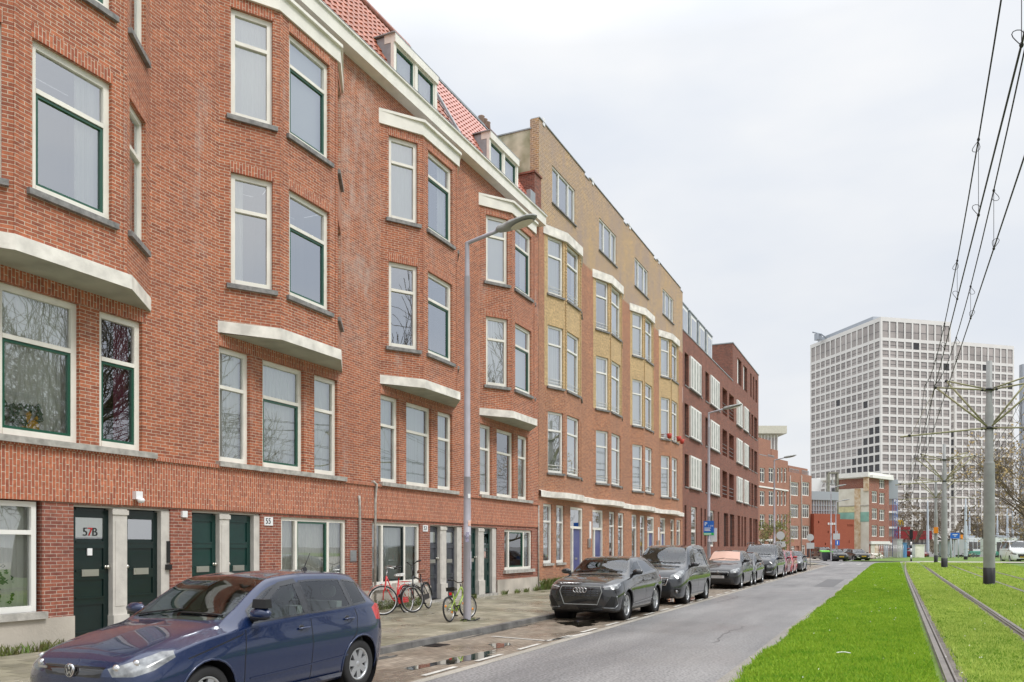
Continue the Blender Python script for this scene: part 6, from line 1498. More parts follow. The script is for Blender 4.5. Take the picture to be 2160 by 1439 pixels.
# ================================================================ OVERHEAD LINE
def cat_pole(x, y, lab, s=1.0, arms=True, H=8.05, z0=GZ, grp='tram overhead line poles on the grass'):
    t = thing('overhead_line_pole', lab, 'pole', (x, y, z0), 0, grp)
    m = MB(); m.lathe([(.215*s, .72), (.205*s, 5.0), (.20*s, 5.02), (.155*s, 5.1), (.15*s, 7.35), (.115*s, 7.42), (.11*s, 9.2), (0, 9.2)], (0, 0, 0), 'z', 24); m.build('pole', 'pole_grey', t, world=False)
    m = MB(); m.lathe([(.222*s, -.1), (.222*s, .72), (.215*s, .725)], (0, 0, 0), 'z', 24); m.build('base', 'pole_black', t, world=False)
    if not arms: return t
    for sd in (-1, 1):
        m = MB()
        a1 = (sd*1.95, -.15, 8.25); a2 = (sd*1.55, .15, 8.55)
        m.tube([(0, -.1, 8.0), a1], .035, 6); m.tube([(0, .1, 8.05), a2], .035, 6)
        m.tube([(0, -.1, 6.45), a1], .04, 6); m.tube([(0, .1, 6.45), a2], .04, 6)
        m.tube([(0, -.12, 6.45), (sd*3.0, -.15, 6.28), (sd*3.3, -.15, 6.25)], .035, 6)
        m.tube([a1, (sd*2.9, -.15, 6.3)], .008, 4)
        m.build('bracket', 'galv_olive', t, world=False)
        m = MB()
        for p_ in (a1, a2, (sd*.25, -.1, 6.45), (sd*.25, .1, 6.45), (sd*.25, -.1, 8.02), (sd*.25, .1, 8.07), (sd*2.95, -.15, 6.3)): m.ell(p_, (.07, .05, .06), 8, 6)
        m.build('insulator', 'black', t, world=False)
    for zz in (6.45, 8.03): m = MB(); m.lathe([(.16*s, -.05), (.19*s, -.05), (.19*s, .05), (.16*s, .05)], (0, 0, zz), 'z', 16); m.build('clamp', 'pole_black', t, world=False)
    return t
cp1 = cat_pole(3.52, 38.8, 'nearest and thickest overhead line pole, black foot standing in the grass')
cp2 = cat_pole(3.35, 68.8, 'second overhead line pole with V shaped bracket arms, behind the nearest one')
p = atd(1974, 1187, 81); cp3 = cat_pole(p.x, p.y, 'thinner overhead line pole with an orange box, left of the second pole', .8)
m = MB(); m.box(-.2, .2, -.3, -.15, 2.9, 3.5); m.build('orange_box', 'orange_reflector', cp3, world=False, bevel=.03)
# wires: contact wires at 6.75 m, messengers sagging between the poles at y = 8.8, 38.8, 68.8 ...
def msag(y, top=8.55, low=7.35):
    k = (y-8.8)/30; k -= math.floor(k); return top-(top-low)*4*k*(1-k)
def wiregroup(xs, tn):
    for xi, x in enumerate(xs):
        yy = list(np.arange(2, 118, 2.))
        xo = lambda y: x+.0*y
        m = MB(); m.tube([(xo(y), y, 6.72) for y in yy], .012, 5); tag(m.build('contact_wire', 'cable', None), '%s contact wire over the %s tram track' % (('left', 'right')[xi], tn), 'wire', 'tram overhead wires')
        m = MB(); m.tube([(xo(y), y, msag(y)) for y in yy], .011, 5); w = tag(m.build('messenger_wire', 'cable', None), '%s sagging carrier wire above the %s tram track' % (('left', 'right')[xi], tn), 'wire', 'tram overhead wires')
        y = 9.5+xi*1.7; q_ = 1 if xi else -1
        while y < 100:
            zt = msag(y); m = MB(); m.tube([(x, y, zt), (x, y, 6.72)], .004, 4, caps=False)
            for z_, s_ in ((zt, -1), (6.72, 1)):
                m.tube([(x+q_*.055*math.sin(a)*(1-math.cos(a))*.7+q_*.02*(1-math.cos(a)), y+.02, z_+s_*(1-math.cos(a))*.085) for a in np.linspace(0, 2*math.pi, 15)], .005, 4, caps=False); m.ell((x, y, z_), (.022, .03, .03), 6, 4)
            m.build('dropper', 'cable', w); y += 4.6
wiregroup((1.14, 1.50), 'nearer'); wiregroup((5.0, 5.36), 'farther')

# ================================================================ BARE TREES
def tree_mesh(seed, H, spread, leaves=0, depth=6, lm='bud_leaf', trunk_r=.2, fork=.28, up=.55, tw=1.):
    rt = random.Random(seed); tr = MB(); cr_ = MB(); lf = MB(); tips = []
    def branch(p, d, ln, r, lv):
        n = 4 if lv < 2 else 3; pts = [p]; rr = [r]; q = p; dd = d.copy()
        for i in range(n):
            dd = (dd+Vector((rt.gauss(0, .16), rt.gauss(0, .16), rt.gauss(.03, .12)))).normalized(); q = q+dd*ln/n; pts.append(q); rr.append(r*(1-.42*(i+1)/n))
        (tr if lv == 0 else cr_).tube(pts, [max(.006*tw, x) for x in rr], 10 if lv == 0 else (6 if lv < 3 else 3), caps=False)
        if lv >= depth-2: tips.extend(pts[1:])
        if lv >= depth: return
        nb = {0: 5, 1: 4}.get(lv, 3)
        for k in range(nb):
            t = 1 if k == 0 else rt.uniform(.35, 1); i = min(n, max(1, int(round(t*n)))); a = rt.random()*2*math.pi
            ax = dd.orthogonal().normalized(); ax = Matrix.Rotation(a, 3, dd) @ ax; an = R(rt.uniform(22, 55)) if k else R(rt.uniform(5, 20))
            nd = (Matrix.Rotation(an, 3, ax) @ dd); nd = (nd+Vector((nd.x*spread*.2, nd.y*spread*.2, .12))).normalized()
            branch(pts[i], nd, ln*rt.uniform(.62, .84), rr[i]*(.8 if k == 0 else .58), lv+1)
    branch(Vector((0, 0, 0)), Vector((0, 0, 1)), H*fork, trunk_r, 0)
    for i in range(leaves):
        p_ = rt.choice(tips)+Vector((rt.gauss(0, .12), rt.gauss(0, .12), rt.gauss(-.05, .12))); s_ = rt.uniform(.03, .07)*tw; v1 = Vector((rt.gauss(0, 1), rt.gauss(0, 1), rt.gauss(0, 1))).normalized()*s_; v2 = v1.orthogonal().normalized()*s_
        lf.face([p_-v1, p_-v2, p_+v1, p_+v2])
    return tr, cr_, lf, lm
def tree(tm, x, y, z, label, group=None, sc=1., rz=0):
    t = thing('bare_tree', label, 'tree', (x, y, z), R(rz), group); t.scale = (sc,)*3; tr, cr_, lf, lm = tm
    tr.build('trunk', 'bark', t, world=False); c_ = cr_.build('crown', 'twig', t, world=False)
    if lf.f: lf.build('leaves', lm, c_, world=False)
    return t
TA = tree_mesh(3, 13, .5, 0, 6, tw=1.6, trunk_r=.26); TB = tree_mesh(12, 13, .8, 1300, 6, 'bud_leaf', tw=1.4, trunk_r=.24); TC = tree_mesh(21, 6.4, .8, 1500, 5, 'bud_leaf_green', trunk_r=.11, tw=1.3)
p = atd(1926, 1172, 150); ta = tree(TA, p.x, p.y, 0, 'large bare dark tree in front of the maroon canopy and white office block', 'bare trees before the office block', 1.12)
p = atd(1626, 1178, 92); tree(TC, p.x, p.y, 0, 'small tree with a few yellow green leaves beside the third street lamp')
p = atd(2262, 1186, 62); tb = tree(TB, p.x, p.y, 0, 'tree with brown leaves whose branches hang in at the right edge', None, 1.22)
def tcopy(src, px, d, rz, sc, label, group): o = copy_tree(src); p_ = atd(px, 1165, d); o.location = (p_.x, p_.y, 0); o.rotation_euler = (0, 0, R(rz)); o.scale = (sc,)*3; o['label'] = label; o['group'] = group; return o
G_ = 'bare trees before the office block'
tcopy(ta, 2004, 165, 80, .95, 'bare tree directly left of the blue direction sign', G_)
tcopy(ta, 2066, 170, 200, .85, 'bare tree behind the nearest thick line pole', G_)
tcopy(ta, 2105, 160, 130, .8, 'thin bare tree just right of the nearest thick line pole', G_)
tcopy(tb, 2152, 150, 40, .95, 'brownish tree behind the white van', G_)
tcopy(tb, 2185, 120, 140, 1.0, 'brown twiggy tree at the right edge, beyond the white van', G_)
# the tree row on the far side of the tram road, seen mirrored in the windows
for i, (x, y, a, s_) in enumerate(((16, 20, 10, 1.6), (17, 28, 120, 1.7), (21, 38, 220, 1.6), (27, 52, 330, 1.7), (16, 11, 80, 1.6))):
    o = copy_tree(ta); o.location = (x, y, .1); o.rotation_euler = (0, 0, R(a)); o.scale = (s_,)*3; o['label'] = ('first', 'second', 'third', 'fourth', 'nearest')[i]+' bare street tree across the tram tracks, mirrored in the terrace windows'; o['group'] = 'tree row across the tram tracks'
# ================================================================ FAR BUILDINGS
def fpx(F, x):
    """distance along frame F where the view ray through column x meets it, and depth there"""
    t = (x-1080)/1730.; dx, dy = t*CS-SN, t*SN+CS; A, d = F.A, F.d
    k = (A.x*d.y-A.y*d.x)/(dx*d.y-dy*d.x); q = Vector((dx, dy))*k
    return (q-A).dot(d), k
def fz(F, x, y): return CAMH-(y-1153)*fpx(F, x)[1]/1730.
def FP(x0, d0, x1, d1): a, b = atd(x0, 1153, d0), atd(x1, 1153, d1); return Frame((a.x, a.y), (b.x, b.y))
def rect(F, x0, x1, y0, y1): xm = (x0+x1)/2; return (fpx(F, x0)[0], fpx(F, x1)[0], fz(F, xm, y1), fz(F, xm, y0))
def shell(mb, F, z1, th, mi=0, z0=0, skip_front=True, sides=(1, 2, 3)):
    L_ = F.len
    q = [F.p(0, 0), F.p(L_, 0), F.p(L_, 0, -th), F.p(0, 0, -th)]; xy = [(a[0], a[1]) for a in q]
    for i in sides: a, b = xy[i], xy[(i+1) % 4]; mb.auto([(a[0], a[1], z0), (b[0], b[1], z0), (b[0], b[1], z1), (a[0], a[1], z1)], mi)
    mb.auto([(a[0], a[1], z1) for a in xy], mi)
def farwin(par, F, r, bars=1, mt='white_paint', dep=.12, dark='tower_glass_dark', fw=.14, tr=True):
    m = MB(); a, b, c_, d = r; m.fb(F, a, a+fw, c_, d, -dep, -dep-.1); m.fb(F, b-fw, b, c_, d, -dep, -dep-.1); m.fb(F, a+fw, b-fw, c_, c_+fw, -dep, -dep-.1); m.fb(F, a+fw, b-fw, d-fw, d, -dep, -dep-.1)
    for k in range(bars): u = a+(b-a)*(k+1)/(bars+1); m.fb(F, u-fw*.4, u+fw*.4, c_+fw, d-fw, -dep+.01, -dep-.1)
    if tr: zt = c_+(d-c_)*.68; m.fb(F, a+fw, b-fw, zt-fw*.3, zt+fw*.3, -dep+.005, -dep-.1)
    w = m.build('window', mt, par); m = MB(); m.face([F.p(a, c_, -dep-.06), F.p(b, c_, -dep-.06), F.p(b, d, -dep-.06), F.p(a, d, -dep-.06)]); m.build('pane', dark, w)
    return w
# --- brick apartments across the side street
F1 = FP(1588, 106, 1662, 116); F2 = FP(1662, 116, 1712, 123)
ap = thing('apartment_building', 'orange brick corner apartments with white windows behind the small tree', 'apartment building', F1.p(5, 0))
mb = MB(); H1 = [rect(F1, *q) for q in [(a, b, c_, d) for a, b in ((1603, 1614), (1621.6, 1633), (1639.5, 1644.5), (1647, 1652), (1654.5, 1659.5)) for c_, d in ((987, 1018), (1036, 1067), (1085, 1117), (1141, 1170))]]
wall(mb, F1, 0, F1.len, 0, fz(F1, 1640, 968), H1, 0, .2)
H2 = [rect(F2, *q) for q in [(a, b, c_, d) for a, b in ((1668, 1685), (1691, 1707.5)) for c_, d in ((1017, 1046), (1064, 1092.5), (1109, 1137.5))]]
Hg = [rect(F2, 1669, 1677, 1152, 1168), rect(F2, 1691, 1699, 1150, 1170)]; Hd = [rect(F2, 1679, 1686, 1152, 1176), rect(F2, 1702, 1708, 1150, 1176)]
wall(mb, F2, 0, F2.len, 0, fz(F2, 1690, 1000), H2+Hg+Hd, 0, .2); shell(mb, F1, fz(F1, 1640, 968), 10); shell(mb, F2, fz(F2, 1690, 1000), 10)
mb.build('wall', 'far_brick', ap)
for r_ in H1: farwin(ap, F1, r_, 1 if r_[1]-r_[0] > 1 else 0)
for r_ in H2: farwin(ap, F2, r_, 3)
for r_ in Hg: farwin(ap, F2, r_, 1)
for r_ in Hd: m = MB(); m.fb(F2, r_[0], r_[1], r_[2], r_[3], -.16, -.2); m.build('door', 'low_brick' if r_[0] < 3 else 'slate_door', ap)
m = MB()
for (x0, x1, yt, yb_) in ((1606, 1635, 925, 968), (1636, 1650, 948, 968), (1664, 1671, 975, 1002), (1672, 1712, 985, 1002)):
    F = F1 if x0 < 1660 else F2; s0, _ = fpx(F, x0); s1, _ = fpx(F, x1); zt = fz(F, (x0+x1)/2, yt); zb_ = fz(F, (x0+x1)/2, yb_)-.3; m.fb(F, s0, s1, zb_, zt, -.6, -6)
m.build('roof_block', 'far_brick', ap)
for x0, x1, F, y0, y1 in ((1603, 1618, F1, 959, 968), (1621, 1634, F1, 960, 969), (1666, 1686, F2, 989, 1003), (1693, 1707, F2, 993, 1004)):
    m = MB(); s0, _ = fpx(F, x0); s1, _ = fpx(F, x1); z0, z1 = fz(F, x0, y1), fz(F, x0, y0)
    for k in range(9): u = s0+(s1-s0)*k/8; m.fb(F, u-.03, u+.03, z0, z1, -.05, -.1)
    m.fb(F, s0, s1, z1, z1+.08, -.03, -.12); m.build('balcony_rail', 'zinc', ap)
for x in (1665.5, 1689.5):
    m = MB(); s0, _ = fpx(F2, x); m.tube([F2.p(s0, .1, .1), F2.p(s0, fz(F2, x, 1003), .1)], .07, 5); m.build('drain_pipe', 'drain', ap)
m = MB(); s0, s1 = fpx(F1, 1600)[0], fpx(F1, 1633)[0]; m.fb(F1, s0, s1, fz(F1, 1616, 1141), fz(F1, 1616, 1137), .12, 0); m.fb(F1, s0, F1.len, fz(F1, 1630, 1032), fz(F1, 1630, 1029), .1, 0); m.build('ledge', 'white_paint', ap)
# --- pale office slab far behind
F = FP(1585, 172, 1658, 172); zt = fz(F, 1620, 899); po_ = thing('office_block', 'pale concrete and glass office slab rising behind the brick apartments', 'office block', F.p(3, 0))
mb = MB(); mb.fb(F, 0, F.len, zt-1.6, zt, .6, -15); mb.fb(F, 0, F.len-1.6, 0, zt-1.6, -.5, -14); mat('concrete_pale', (.62, .60, .50), .8, var=.12); mb.build('wall', 'concrete_pale', po_)
for k in range(4):
    m = MB(); z0 = zt-5-k*3.6; m.fb(F, .2, F.len-1.7, z0, z0+2.6, -.38, -.5); g_ = m.build('window_band', 'tower_glass', po_)
    m = MB()
    for q in range(9): u = .2+q*(F.len-1.9)/8; m.fb(F, u-.07, u+.07, z0, z0+3.2, -.2, -.4)
    m.build('fins', 'white_paint', g_)
# --- modern church: glass strip and red slabs, bell frame
ch_ = thing('church_building', 'modern church of red slab walls, glass strip and open bell frame', 'church', atd(1745, 1153, 126)*1.0); ch_.location.z = 0
F = FP(1710, 125, 1772, 127)
m = MB(); r_ = rect(F, 1712, 1769, 1037, 1055); m.fb(F, r_[0], r_[1], r_[2], r_[3], 0, -8); mat('grey_panel', (.38, .41, .45), .4, metal=.3); m.build('roof_panel', 'grey_panel', ch_)
m = MB(); r_ = rect(F, 1712, 1766, 1055, 1088); m.fb(F, r_[0], r_[1], r_[2], r_[3], -.3, -8); m.build('glass_strip', 'tower_glass', ch_)
m = MB()
for k in range(11): u = r_[0]+(r_[1]-r_[0])*k/10; m.fb(F, u-.06, u+.06, r_[2], r_[3], -.15, -.3)
for k in range(4): z = r_[2]+(r_[3]-r_[2])*k/3; m.fb(F, r_[0], r_[1], z-.05, z+.05, -.17, -.3)
m.build('glazing_bars', 'grey_panel', ch_)
m = MB(); r_ = rect(F, 1711, 1719, 1086, 1176); m.fb(F, r_[0], r_[1], 0, r_[3], -.3, -6); m.build('side_glazing', 'tower_glass_dark', ch_)
Fr = FP(1717, 122, 1772, 124); mb = MB(); z1 = fz(Fr, 1740, 1084); slots = [rect(Fr, a, a+2, b, b+5) for a, b in ((1726, 1099), (1746, 1120), (1758.5, 1120), (1740, 1145))]
wall(mb, Fr, 0, Fr.len, fz(Fr, 1740, 1163), z1, slots, 0, .3); shell(mb, Fr, z1, 7, 0)
Fq = FP(1772, 124, 1802, 125.2); z2 = fz(Fq, 1787, 1095.5); sl2 = [rect(Fq, 1787.5+k*2.7, 1788.7+k*2.7, 1106, 1111) for k in range(5)]+[rect(Fq, 1790.5, 1792, 1140, 1146)]; wall(mb, Fq, 0, Fq.len, 0, z2, sl2, 0, .3); shell(mb, Fq, z2, 6, 0)
mb.build('slab_wall', 'slab_red', ch_)
m = MB(); m.fb(Fr, 0, Fr.len, 0, fz(Fr, 1740, 1163), -.05, -6.9); m.build('grey_base', 'grey_panel', ch_)
m = MB(); s0 = fpx(Fr, 1746)[0]; s1 = fpx(Fr, 1764)[0]; zz = fz(Fr, 1755, 1105)
for k in range(14):
    if k in (2, 9): continue
    u = s0+(s1-s0)*k/14; m.fb(Fr, u, u+(s1-s0)/14*.7, zz-.16, zz+.16, .06, .0)
m.build('lettering', 'white', ch_)
Fb = FP(1747, 129, 1769, 129); m = MB(); za, zb_ = fz(Fb, 1750, 1038), fz(Fb, 1750, 996); m.fb(Fb, 0, .25, za, zb_, 0, -.8); m.fb(Fb, Fb.len-.25, Fb.len, za, zb_, 0, -.8); m.fb(Fb, 0, Fb.len, zb_-.22, zb_, .05, -.85); m.fb(Fb, 0, Fb.len, 0, za+.1, -.0, -.7); mat('old_concrete', (.26, .25, .2), .85, var=.4, vscale=2); fr_ = m.build('bell_frame', 'old_concrete', ch_)
m = MB(); c_ = Fb.p(Fb.len/2, (za+zb_)/2, -.4); m.lathe([(0, .45), (.15, .42), (.22, .1), (.32, -.25), (.42, -.38)], c_, 'z', 14); m.tube([(c_[0], c_[1], c_[2]+.4), (c_[0], c_[1], zb_)], .04, 5); m.build('bell', 'pole_grey', fr_)
# white sails of the roof behind
F = FP(1710, 138, 1745, 138); m = MB(); g3 = lambda x, y, dep=0: F.p(fpx(F, x)[0], fz(F, x, y), dep)
m.face([g3(1712, 1037), g3(1728, 1037), g3(1718, 1009), g3(1712, 1009)]); m.face([g3(1728, 1037), g3(1741, 1012), g3(1718, 1009)]); m.face([g3(1712, 1009), g3(1718, 1009), F.p(0, fz(F, 1715, 1009), -8)]); m.face([g3(1718, 1009), g3(1741, 1012), F.p(6, fz(F, 1740, 1012), -8), F.p(0, fz(F, 1715, 1009), -8)]); m.build('roof_sail', 'white', ch_)
# --- house with the scarred white party wall
sh = thing('corner_house', 'brick corner house with scarred white party wall and white windows', 'house', atd(1830, 1153, 134)); sh.location.z = 0
Fa = FP(1768, 135.6, 1833, 131.8); Fh = FP(1833, 132, 1875, 137)
m = MB(); wall(m, Fa, 0, Fa.len, 0, fz(Fa, 1800, 1031), (), 0); m.build('party_wall', 'white_scar' if 'white_scar' in MATS else mat('white_scar', (.70, .68, .60), .9, var=.3, vscale=.8, vcol=(.62, .58, .48)), sh)
def patch(F, x0, x1, y0, y1, nm, mt, th=.05, dep=0): r_ = rect(F, x0, x1, y0, y1); m = MB(); m.fb(F, r_[0], r_[1], max(0, r_[2]), r_[3], dep+th, dep); return m.build(nm, mt, sh)
mat('scar_teal', (.28, .50, .42), .9, var=.25, vscale=.8); mat('scar_brown', (.38, .24, .12), .9, var=.7, vscale=2, vcol=(.75, .65, .5)); mat('scar_yellow', (.68, .64, .38), .9, var=.2)
patch(Fa, 1769, 1833, 1081, 1101, 'old_paint_band', 'scar_teal'); patch(Fa, 1769, 1803, 1069, 1081, 'old_paint_band', 'scar_yellow'); patch(Fa, 1803, 1815, 1031, 1158, 'flue_scar', 'scar_brown', .12); patch(Fa, 1769, 1833, 1066, 1068, 'floor_scar', 'concrete', .1)
patch(Fa, 1769, 1822, 1008, 1031, 'upper_wall', 'low_brick', .2, -.4); patch(Fa, 1822, 1833, 1004, 1036, 'chimney_scar', 'scar_brown', .15)
m = MB(); r_ = rect(Fa, 1766, 1834, 998, 1008); m.fb(Fa, r_[0], r_[1], r_[2], r_[3], .5, -9); rh = rect(Fh, 1833, 1877, 1000, 1008); m.fb(Fh, 0, Fh.len+.5, fz(Fh, 1850, 1010), fz(Fh, 1850, 1004), .6, -9); m.build('roof', 'white_paint', sh)
mb = MB(); HH = [rect(Fh, *q) for q in ((1839, 1851, 1036, 1061), (1839, 1851, 1072.6, 1096), (1839, 1851, 1108, 1132), (1855, 1866.5, 1011.5, 1031), (1855, 1866.5, 1040, 1064), (1855, 1866.5, 1075, 1099), (1855, 1866.5, 1110, 1133))]
wall(mb, Fh, 0, Fh.len, 0, fz(Fh, 1854, 1010), HH, 0, .2); shell(mb, Fh, fz(Fh, 1854, 1010), 5.1, sides=(1, 2)); mb.build('wall', 'brown_brick_far' if 'brown_brick_far' in MATS else 'low_brick', sh)
for r_ in HH: farwin(sh, Fh, r_, 2)
r_ = rect(Fh, 1834, 1874, 1142, 1148); m = MB(); m.fb(Fh, r_[0], r_[1], r_[2], r_[3], .3, 0); m.build('shop_fascia', 'white_paint', sh)
for a, b, mt in ((1836, 1844, 'concrete_pale'), (1844, 1852, 'scar_brown'), (1854, 1862, 'low_brick'), (1864, 1873, 'grey_panel')): r_ = rect(Fh, a, b, 1148, 1176); m = MB(); m.fb(Fh, r_[0], r_[1], 0, r_[3], .1, 0); m.build('shop_front', mt, sh)
# --- balconies block with a blue scaffold post
Fs = FP(1876, 150, 1892, 150); sb = thing('apartment_building', 'narrow strip of flats with brick red balconies behind the corner house', 'apartment building', Fs.p(1, 0))
m = MB(); m.fb(Fs, 0, Fs.len, 0, fz(Fs, 1880, 1014), -1, -8); m.build('wall', 'tower_glass', sb)
for y0 in (1030, 1065, 1098, 1132):
    m = MB(); m.fb(Fs, 0, Fs.len, fz(Fs, 1880, y0+13), fz(Fs, 1880, y0), 0, -.1); m.build('balcony', 'low_brick', sb)
    m = MB(); m.fb(Fs, -.1, Fs.len+.1, fz(Fs, 1880, y0+17), fz(Fs, 1880, y0+13), .05, -1); m.build('balcony_slab', 'white_paint', sb)
mat('scaffold_blue', (.12, .22, .50), .6); Fp = FP(1886, 138, 1893, 138)
t = thing('scaffold', 'blue wrapped scaffold mast at the right side of the corner house', 'scaffold', Fp.p(.5, 0)); m = MB(); zt = fz(Fp, 1890, 1012)
for u in (0, .55): 
    for dp in (0, -.55): m.tube([Fp.p(u, 0, dp), Fp.p(u, zt, dp)], .05, 5)
k = 0
while k*1.0 < zt-1: m.tube([Fp.p(0, k, 0), Fp.p(.55, k+1, 0)], .03, 4); m.tube([Fp.p(0, k+1, 0), Fp.p(.55, k+1, 0)], .03, 4); k += 1
m.build('mast', 'scaffold_blue', t); m = MB(); m.fb(Fp, -1.1, .6, zt-3.2, zt, .1, -1.2); m.build('cabin', 'grey_panel', t)
# --- maroon canopy station building
Fm = FP(1880, 165, 1968, 165); mc = thing('station_building', 'low building with long maroon fascia behind the large bare tree', 'building', Fm.p(4, 0)); mat('maroon', (.25, .015, .02), .5)
r_ = rect(Fm, 1880, 1966, 1120, 1138); m = MB(); m.fb(Fm, r_[0], r_[1], r_[2], r_[3], 0, -9); m.build('fascia', 'maroon', mc)
r2 = rect(Fm, 1874, 1928, 1111, 1117); m = MB(); m.fb(Fm, r2[0], r2[1], r2[2], r2[3], -1.5, -8); m.build('upper_fascia', 'maroon', mc)
m = MB(); m.fb(Fm, r2[0], r2[1], r_[3], r2[2], -2, -8); m.fb(Fm, r_[0], r_[1], 0, r_[2], -1.5, -9); m.build('wall', 'tower_glass', mc)
m = MB()
for k in range(10): u = r_[0]+(r_[1]-r_[0])*k/9; m.fb(Fm, u-.15, u+.15, 0, r_[2], -1.3, -1.5)
m.build('post', 'white_paint', mc)
# --- the twin office towers
def tower(lab, x0, d0, x1, d1, side, ncol, nside, zt, name='office_tower'):
    F = FP(x0, d0, x1, d1); t = thing(name, lab, 'office tower', F.p(0, 0), 0, 'white grid office towers')
    faces = [(F, ncol)]; 
    if side:   # left face receding
        back = F.p(0, 0, -nside*3.72); Fl = Frame((back[0], back[1]), (F.p(0, 0)[0], F.p(0, 0)[1])); faces.append((Fl, nside))
    mb = MB(); wins = []; pit = 3.84
    for Fc, n in faces:
        cw = (Fc.len-.9)/n; hl = []
        for i in range(n):
            a = .45+cw*(i+.10); b = .45+cw*(i+.90)
            hl.append((a, b, zt-8.3, zt-1.7, .28)); wins.append((Fc, a, b, zt-8.3, zt-1.7))
            for j in range(22):
                z1 = zt-9.6-j*pit; z0 = z1-2.85
                if z0 < 6: continue
                hl.append((a, b, z0, z1, .28)); wins.append((Fc, a, b, z0, z1))
        wall(mb, Fc, 0, Fc.len, 0, zt, hl, 0, .6)
    th = nside*3.72; shell(mb, F, zt, th, sides=(1, 2))
    if not side: pass
    mb.build('wall', 'tower_white', t)
    wins.sort(key=lambda w: -(w[4]-w[3])*(1 if w[0] is F else .8)*(1+w[4]*.01)); rest = MB()
    rnd = random.Random(5)
    for i, (Fc, a, b, z0, z1) in enumerate(wins):
        m = MB() if i < 100 else rest
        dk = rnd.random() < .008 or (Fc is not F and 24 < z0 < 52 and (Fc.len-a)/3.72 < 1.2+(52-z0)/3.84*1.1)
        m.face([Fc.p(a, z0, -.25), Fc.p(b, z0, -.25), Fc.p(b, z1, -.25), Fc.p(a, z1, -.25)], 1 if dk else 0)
        zm = z0+(z1-z0)*.42; m.fb(Fc, a, b, zm-.06, zm+.06, -.18, -.25, 2); m.fb(Fc, b-.1, b, z0, z1, -.18, -.25, 2); m.fb(Fc, a, b-.1, z1-.1, z1, -.18, -.25, 2)
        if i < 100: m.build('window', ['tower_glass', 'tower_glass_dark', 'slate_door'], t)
    if rest.f: tag(rest.build('window_grid', ['tower_glass', 'tower_glass_dark', 'slate_door'], t), kind='stuff')
    return t, F
tw1, Ft = tower('nearer white grid office tower, its corner and both faces seen', 1858, 332, 2006, 340, True, 9, 13, 94.8)
tw2, Ft2 = tower('farther white grid office tower joined behind the nearer one on its right', 2015, 371, 2139, 380, True, 9, 13, 94.6)
m = MB(); m.fb(Ft, 1, Ft.len-3, 94.8, 96.6, -6, -44); m.build('roof_plant', 'grey_panel', tw1)
m = MB(); c_ = Ft.p(-.0, 95, -36); m.tube([c_, (c_[0]-2, c_[1], 97), (c_[0]-6, c_[1]+1, 98.6)], .35, 6); m.fb(Ft, -3.2, -.8, 94.8, 97.6, -38, -40.5); m.build('roof_crane', 'grey_panel', tw1)
F = FP(2157, 300, 2190, 300); t = thing('office_tower', 'dark glass tower cut by the right edge of the view', 'office tower', F.p(0, 0)); m = MB(); m.fb(F, 0, F.len, 0, fz(F, 2158, 768), 0, -2); m.build('wall', 'grey_panel', t)
for k in range(12): m = MB(); m.fb(F, .6, F.len-.6, 6+k*5, 9.5+k*5, .08, 0); m.build('window_band', 'tower_glass_dark', t)
# hills of roofs / tree belt closing the horizon behind
ms2 = MB(); rt2 = random.Random(4)
for i in range(5200):
    px = rt2.uniform(1890, 2400); d = rt2.uniform(185, 260); p_ = atd(px, 1153, d); hmax = 9+5*math.sin(px*.05)+3*math.sin(px*.021); z = rt2.uniform(.5, hmax); s_ = rt2.uniform(.3, .9)
    v1 = Vector((rt2.gauss(0, 1), rt2.gauss(0, 1), rt2.gauss(0, 1))).normalized()*s_; v2 = v1.orthogonal().normalized()*s_*.35
    q = Vector((p_.x, p_.y, z)); ms2.face([q-v1, q-v2, q+v1, q+v2])
tag(ms2.build('tree_belt', 'twig', None), kind='stuff')

# ================================================================ SQUARE CLUTTER
p = atd(1743, 1183, 99); t = thing('waste_container', 'grey wheeled waste container with bright green lid by the far lamp', 'container', (p.x, p.y, .03), R(20)); m = MB()
m.hexa([(-.55, -.4, .12), (.55, -.4, .12), (.55, .4, .12), (-.55, .4, .12), (-.68, -.5, 1.05), (.68, -.5, 1.05), (.68, .5, 1.15), (-.68, .5, 1.15)]); m.build('bin_body', 'slate_door', t, world=False, bevel=.03)
m = MB(); m.hexa([(-.7, -.52, 1.05), (.7, -.52, 1.05), (.7, .52, 1.16), (-.7, .52, 1.16), (-.66, -.5, 1.14), (.66, -.5, 1.14), (.66, .5, 1.26), (-.66, .5, 1.26)]); mat('lid_green', (.15, .55, .05), .5); m.build('lid', 'lid_green', t, world=False, bevel=.02)
def round_sign(px, ybase, d, ydisc, r_, lab, low=None, group=None, face='sign_back'):
    p = atd(px, ybase, d); t = thing('traffic_sign', lab, 'traffic sign', (p.x, p.y, max(0, p.z)), R(25), group); zc = CAMH-(ydisc-1153)*d/1730-max(0, p.z)
    m = MB(); m.tube([(0, 0, 0), (0, 0, zc+r_*.6)], .035, 8); m.build('post', 'zinc', t, world=False); m = MB(); m.lathe([(0, -.05), (r_, -.05), (r_, -.03), (0, -.03)], (0, 0, zc), 'y', 24, smooth=False); m.build('sign_disc', face, t, world=False)
    if low: m = MB(); m.box(-r_*1.1, r_*1.1, -.06, -.03, zc-r_-.65, zc-r_-.15); m.build('lower_plate', face, t, world=False)
mat('sign_back', (.48, .49, .50), .5)
round_sign(1709, 1196, 70, 1134, .30, 'round grey traffic sign back on a slim post after the last kerbside car', True)
round_sign(1646, 1183, 74, 1130, .38, 'round grey sign partly hidden behind the third street lamp', True)
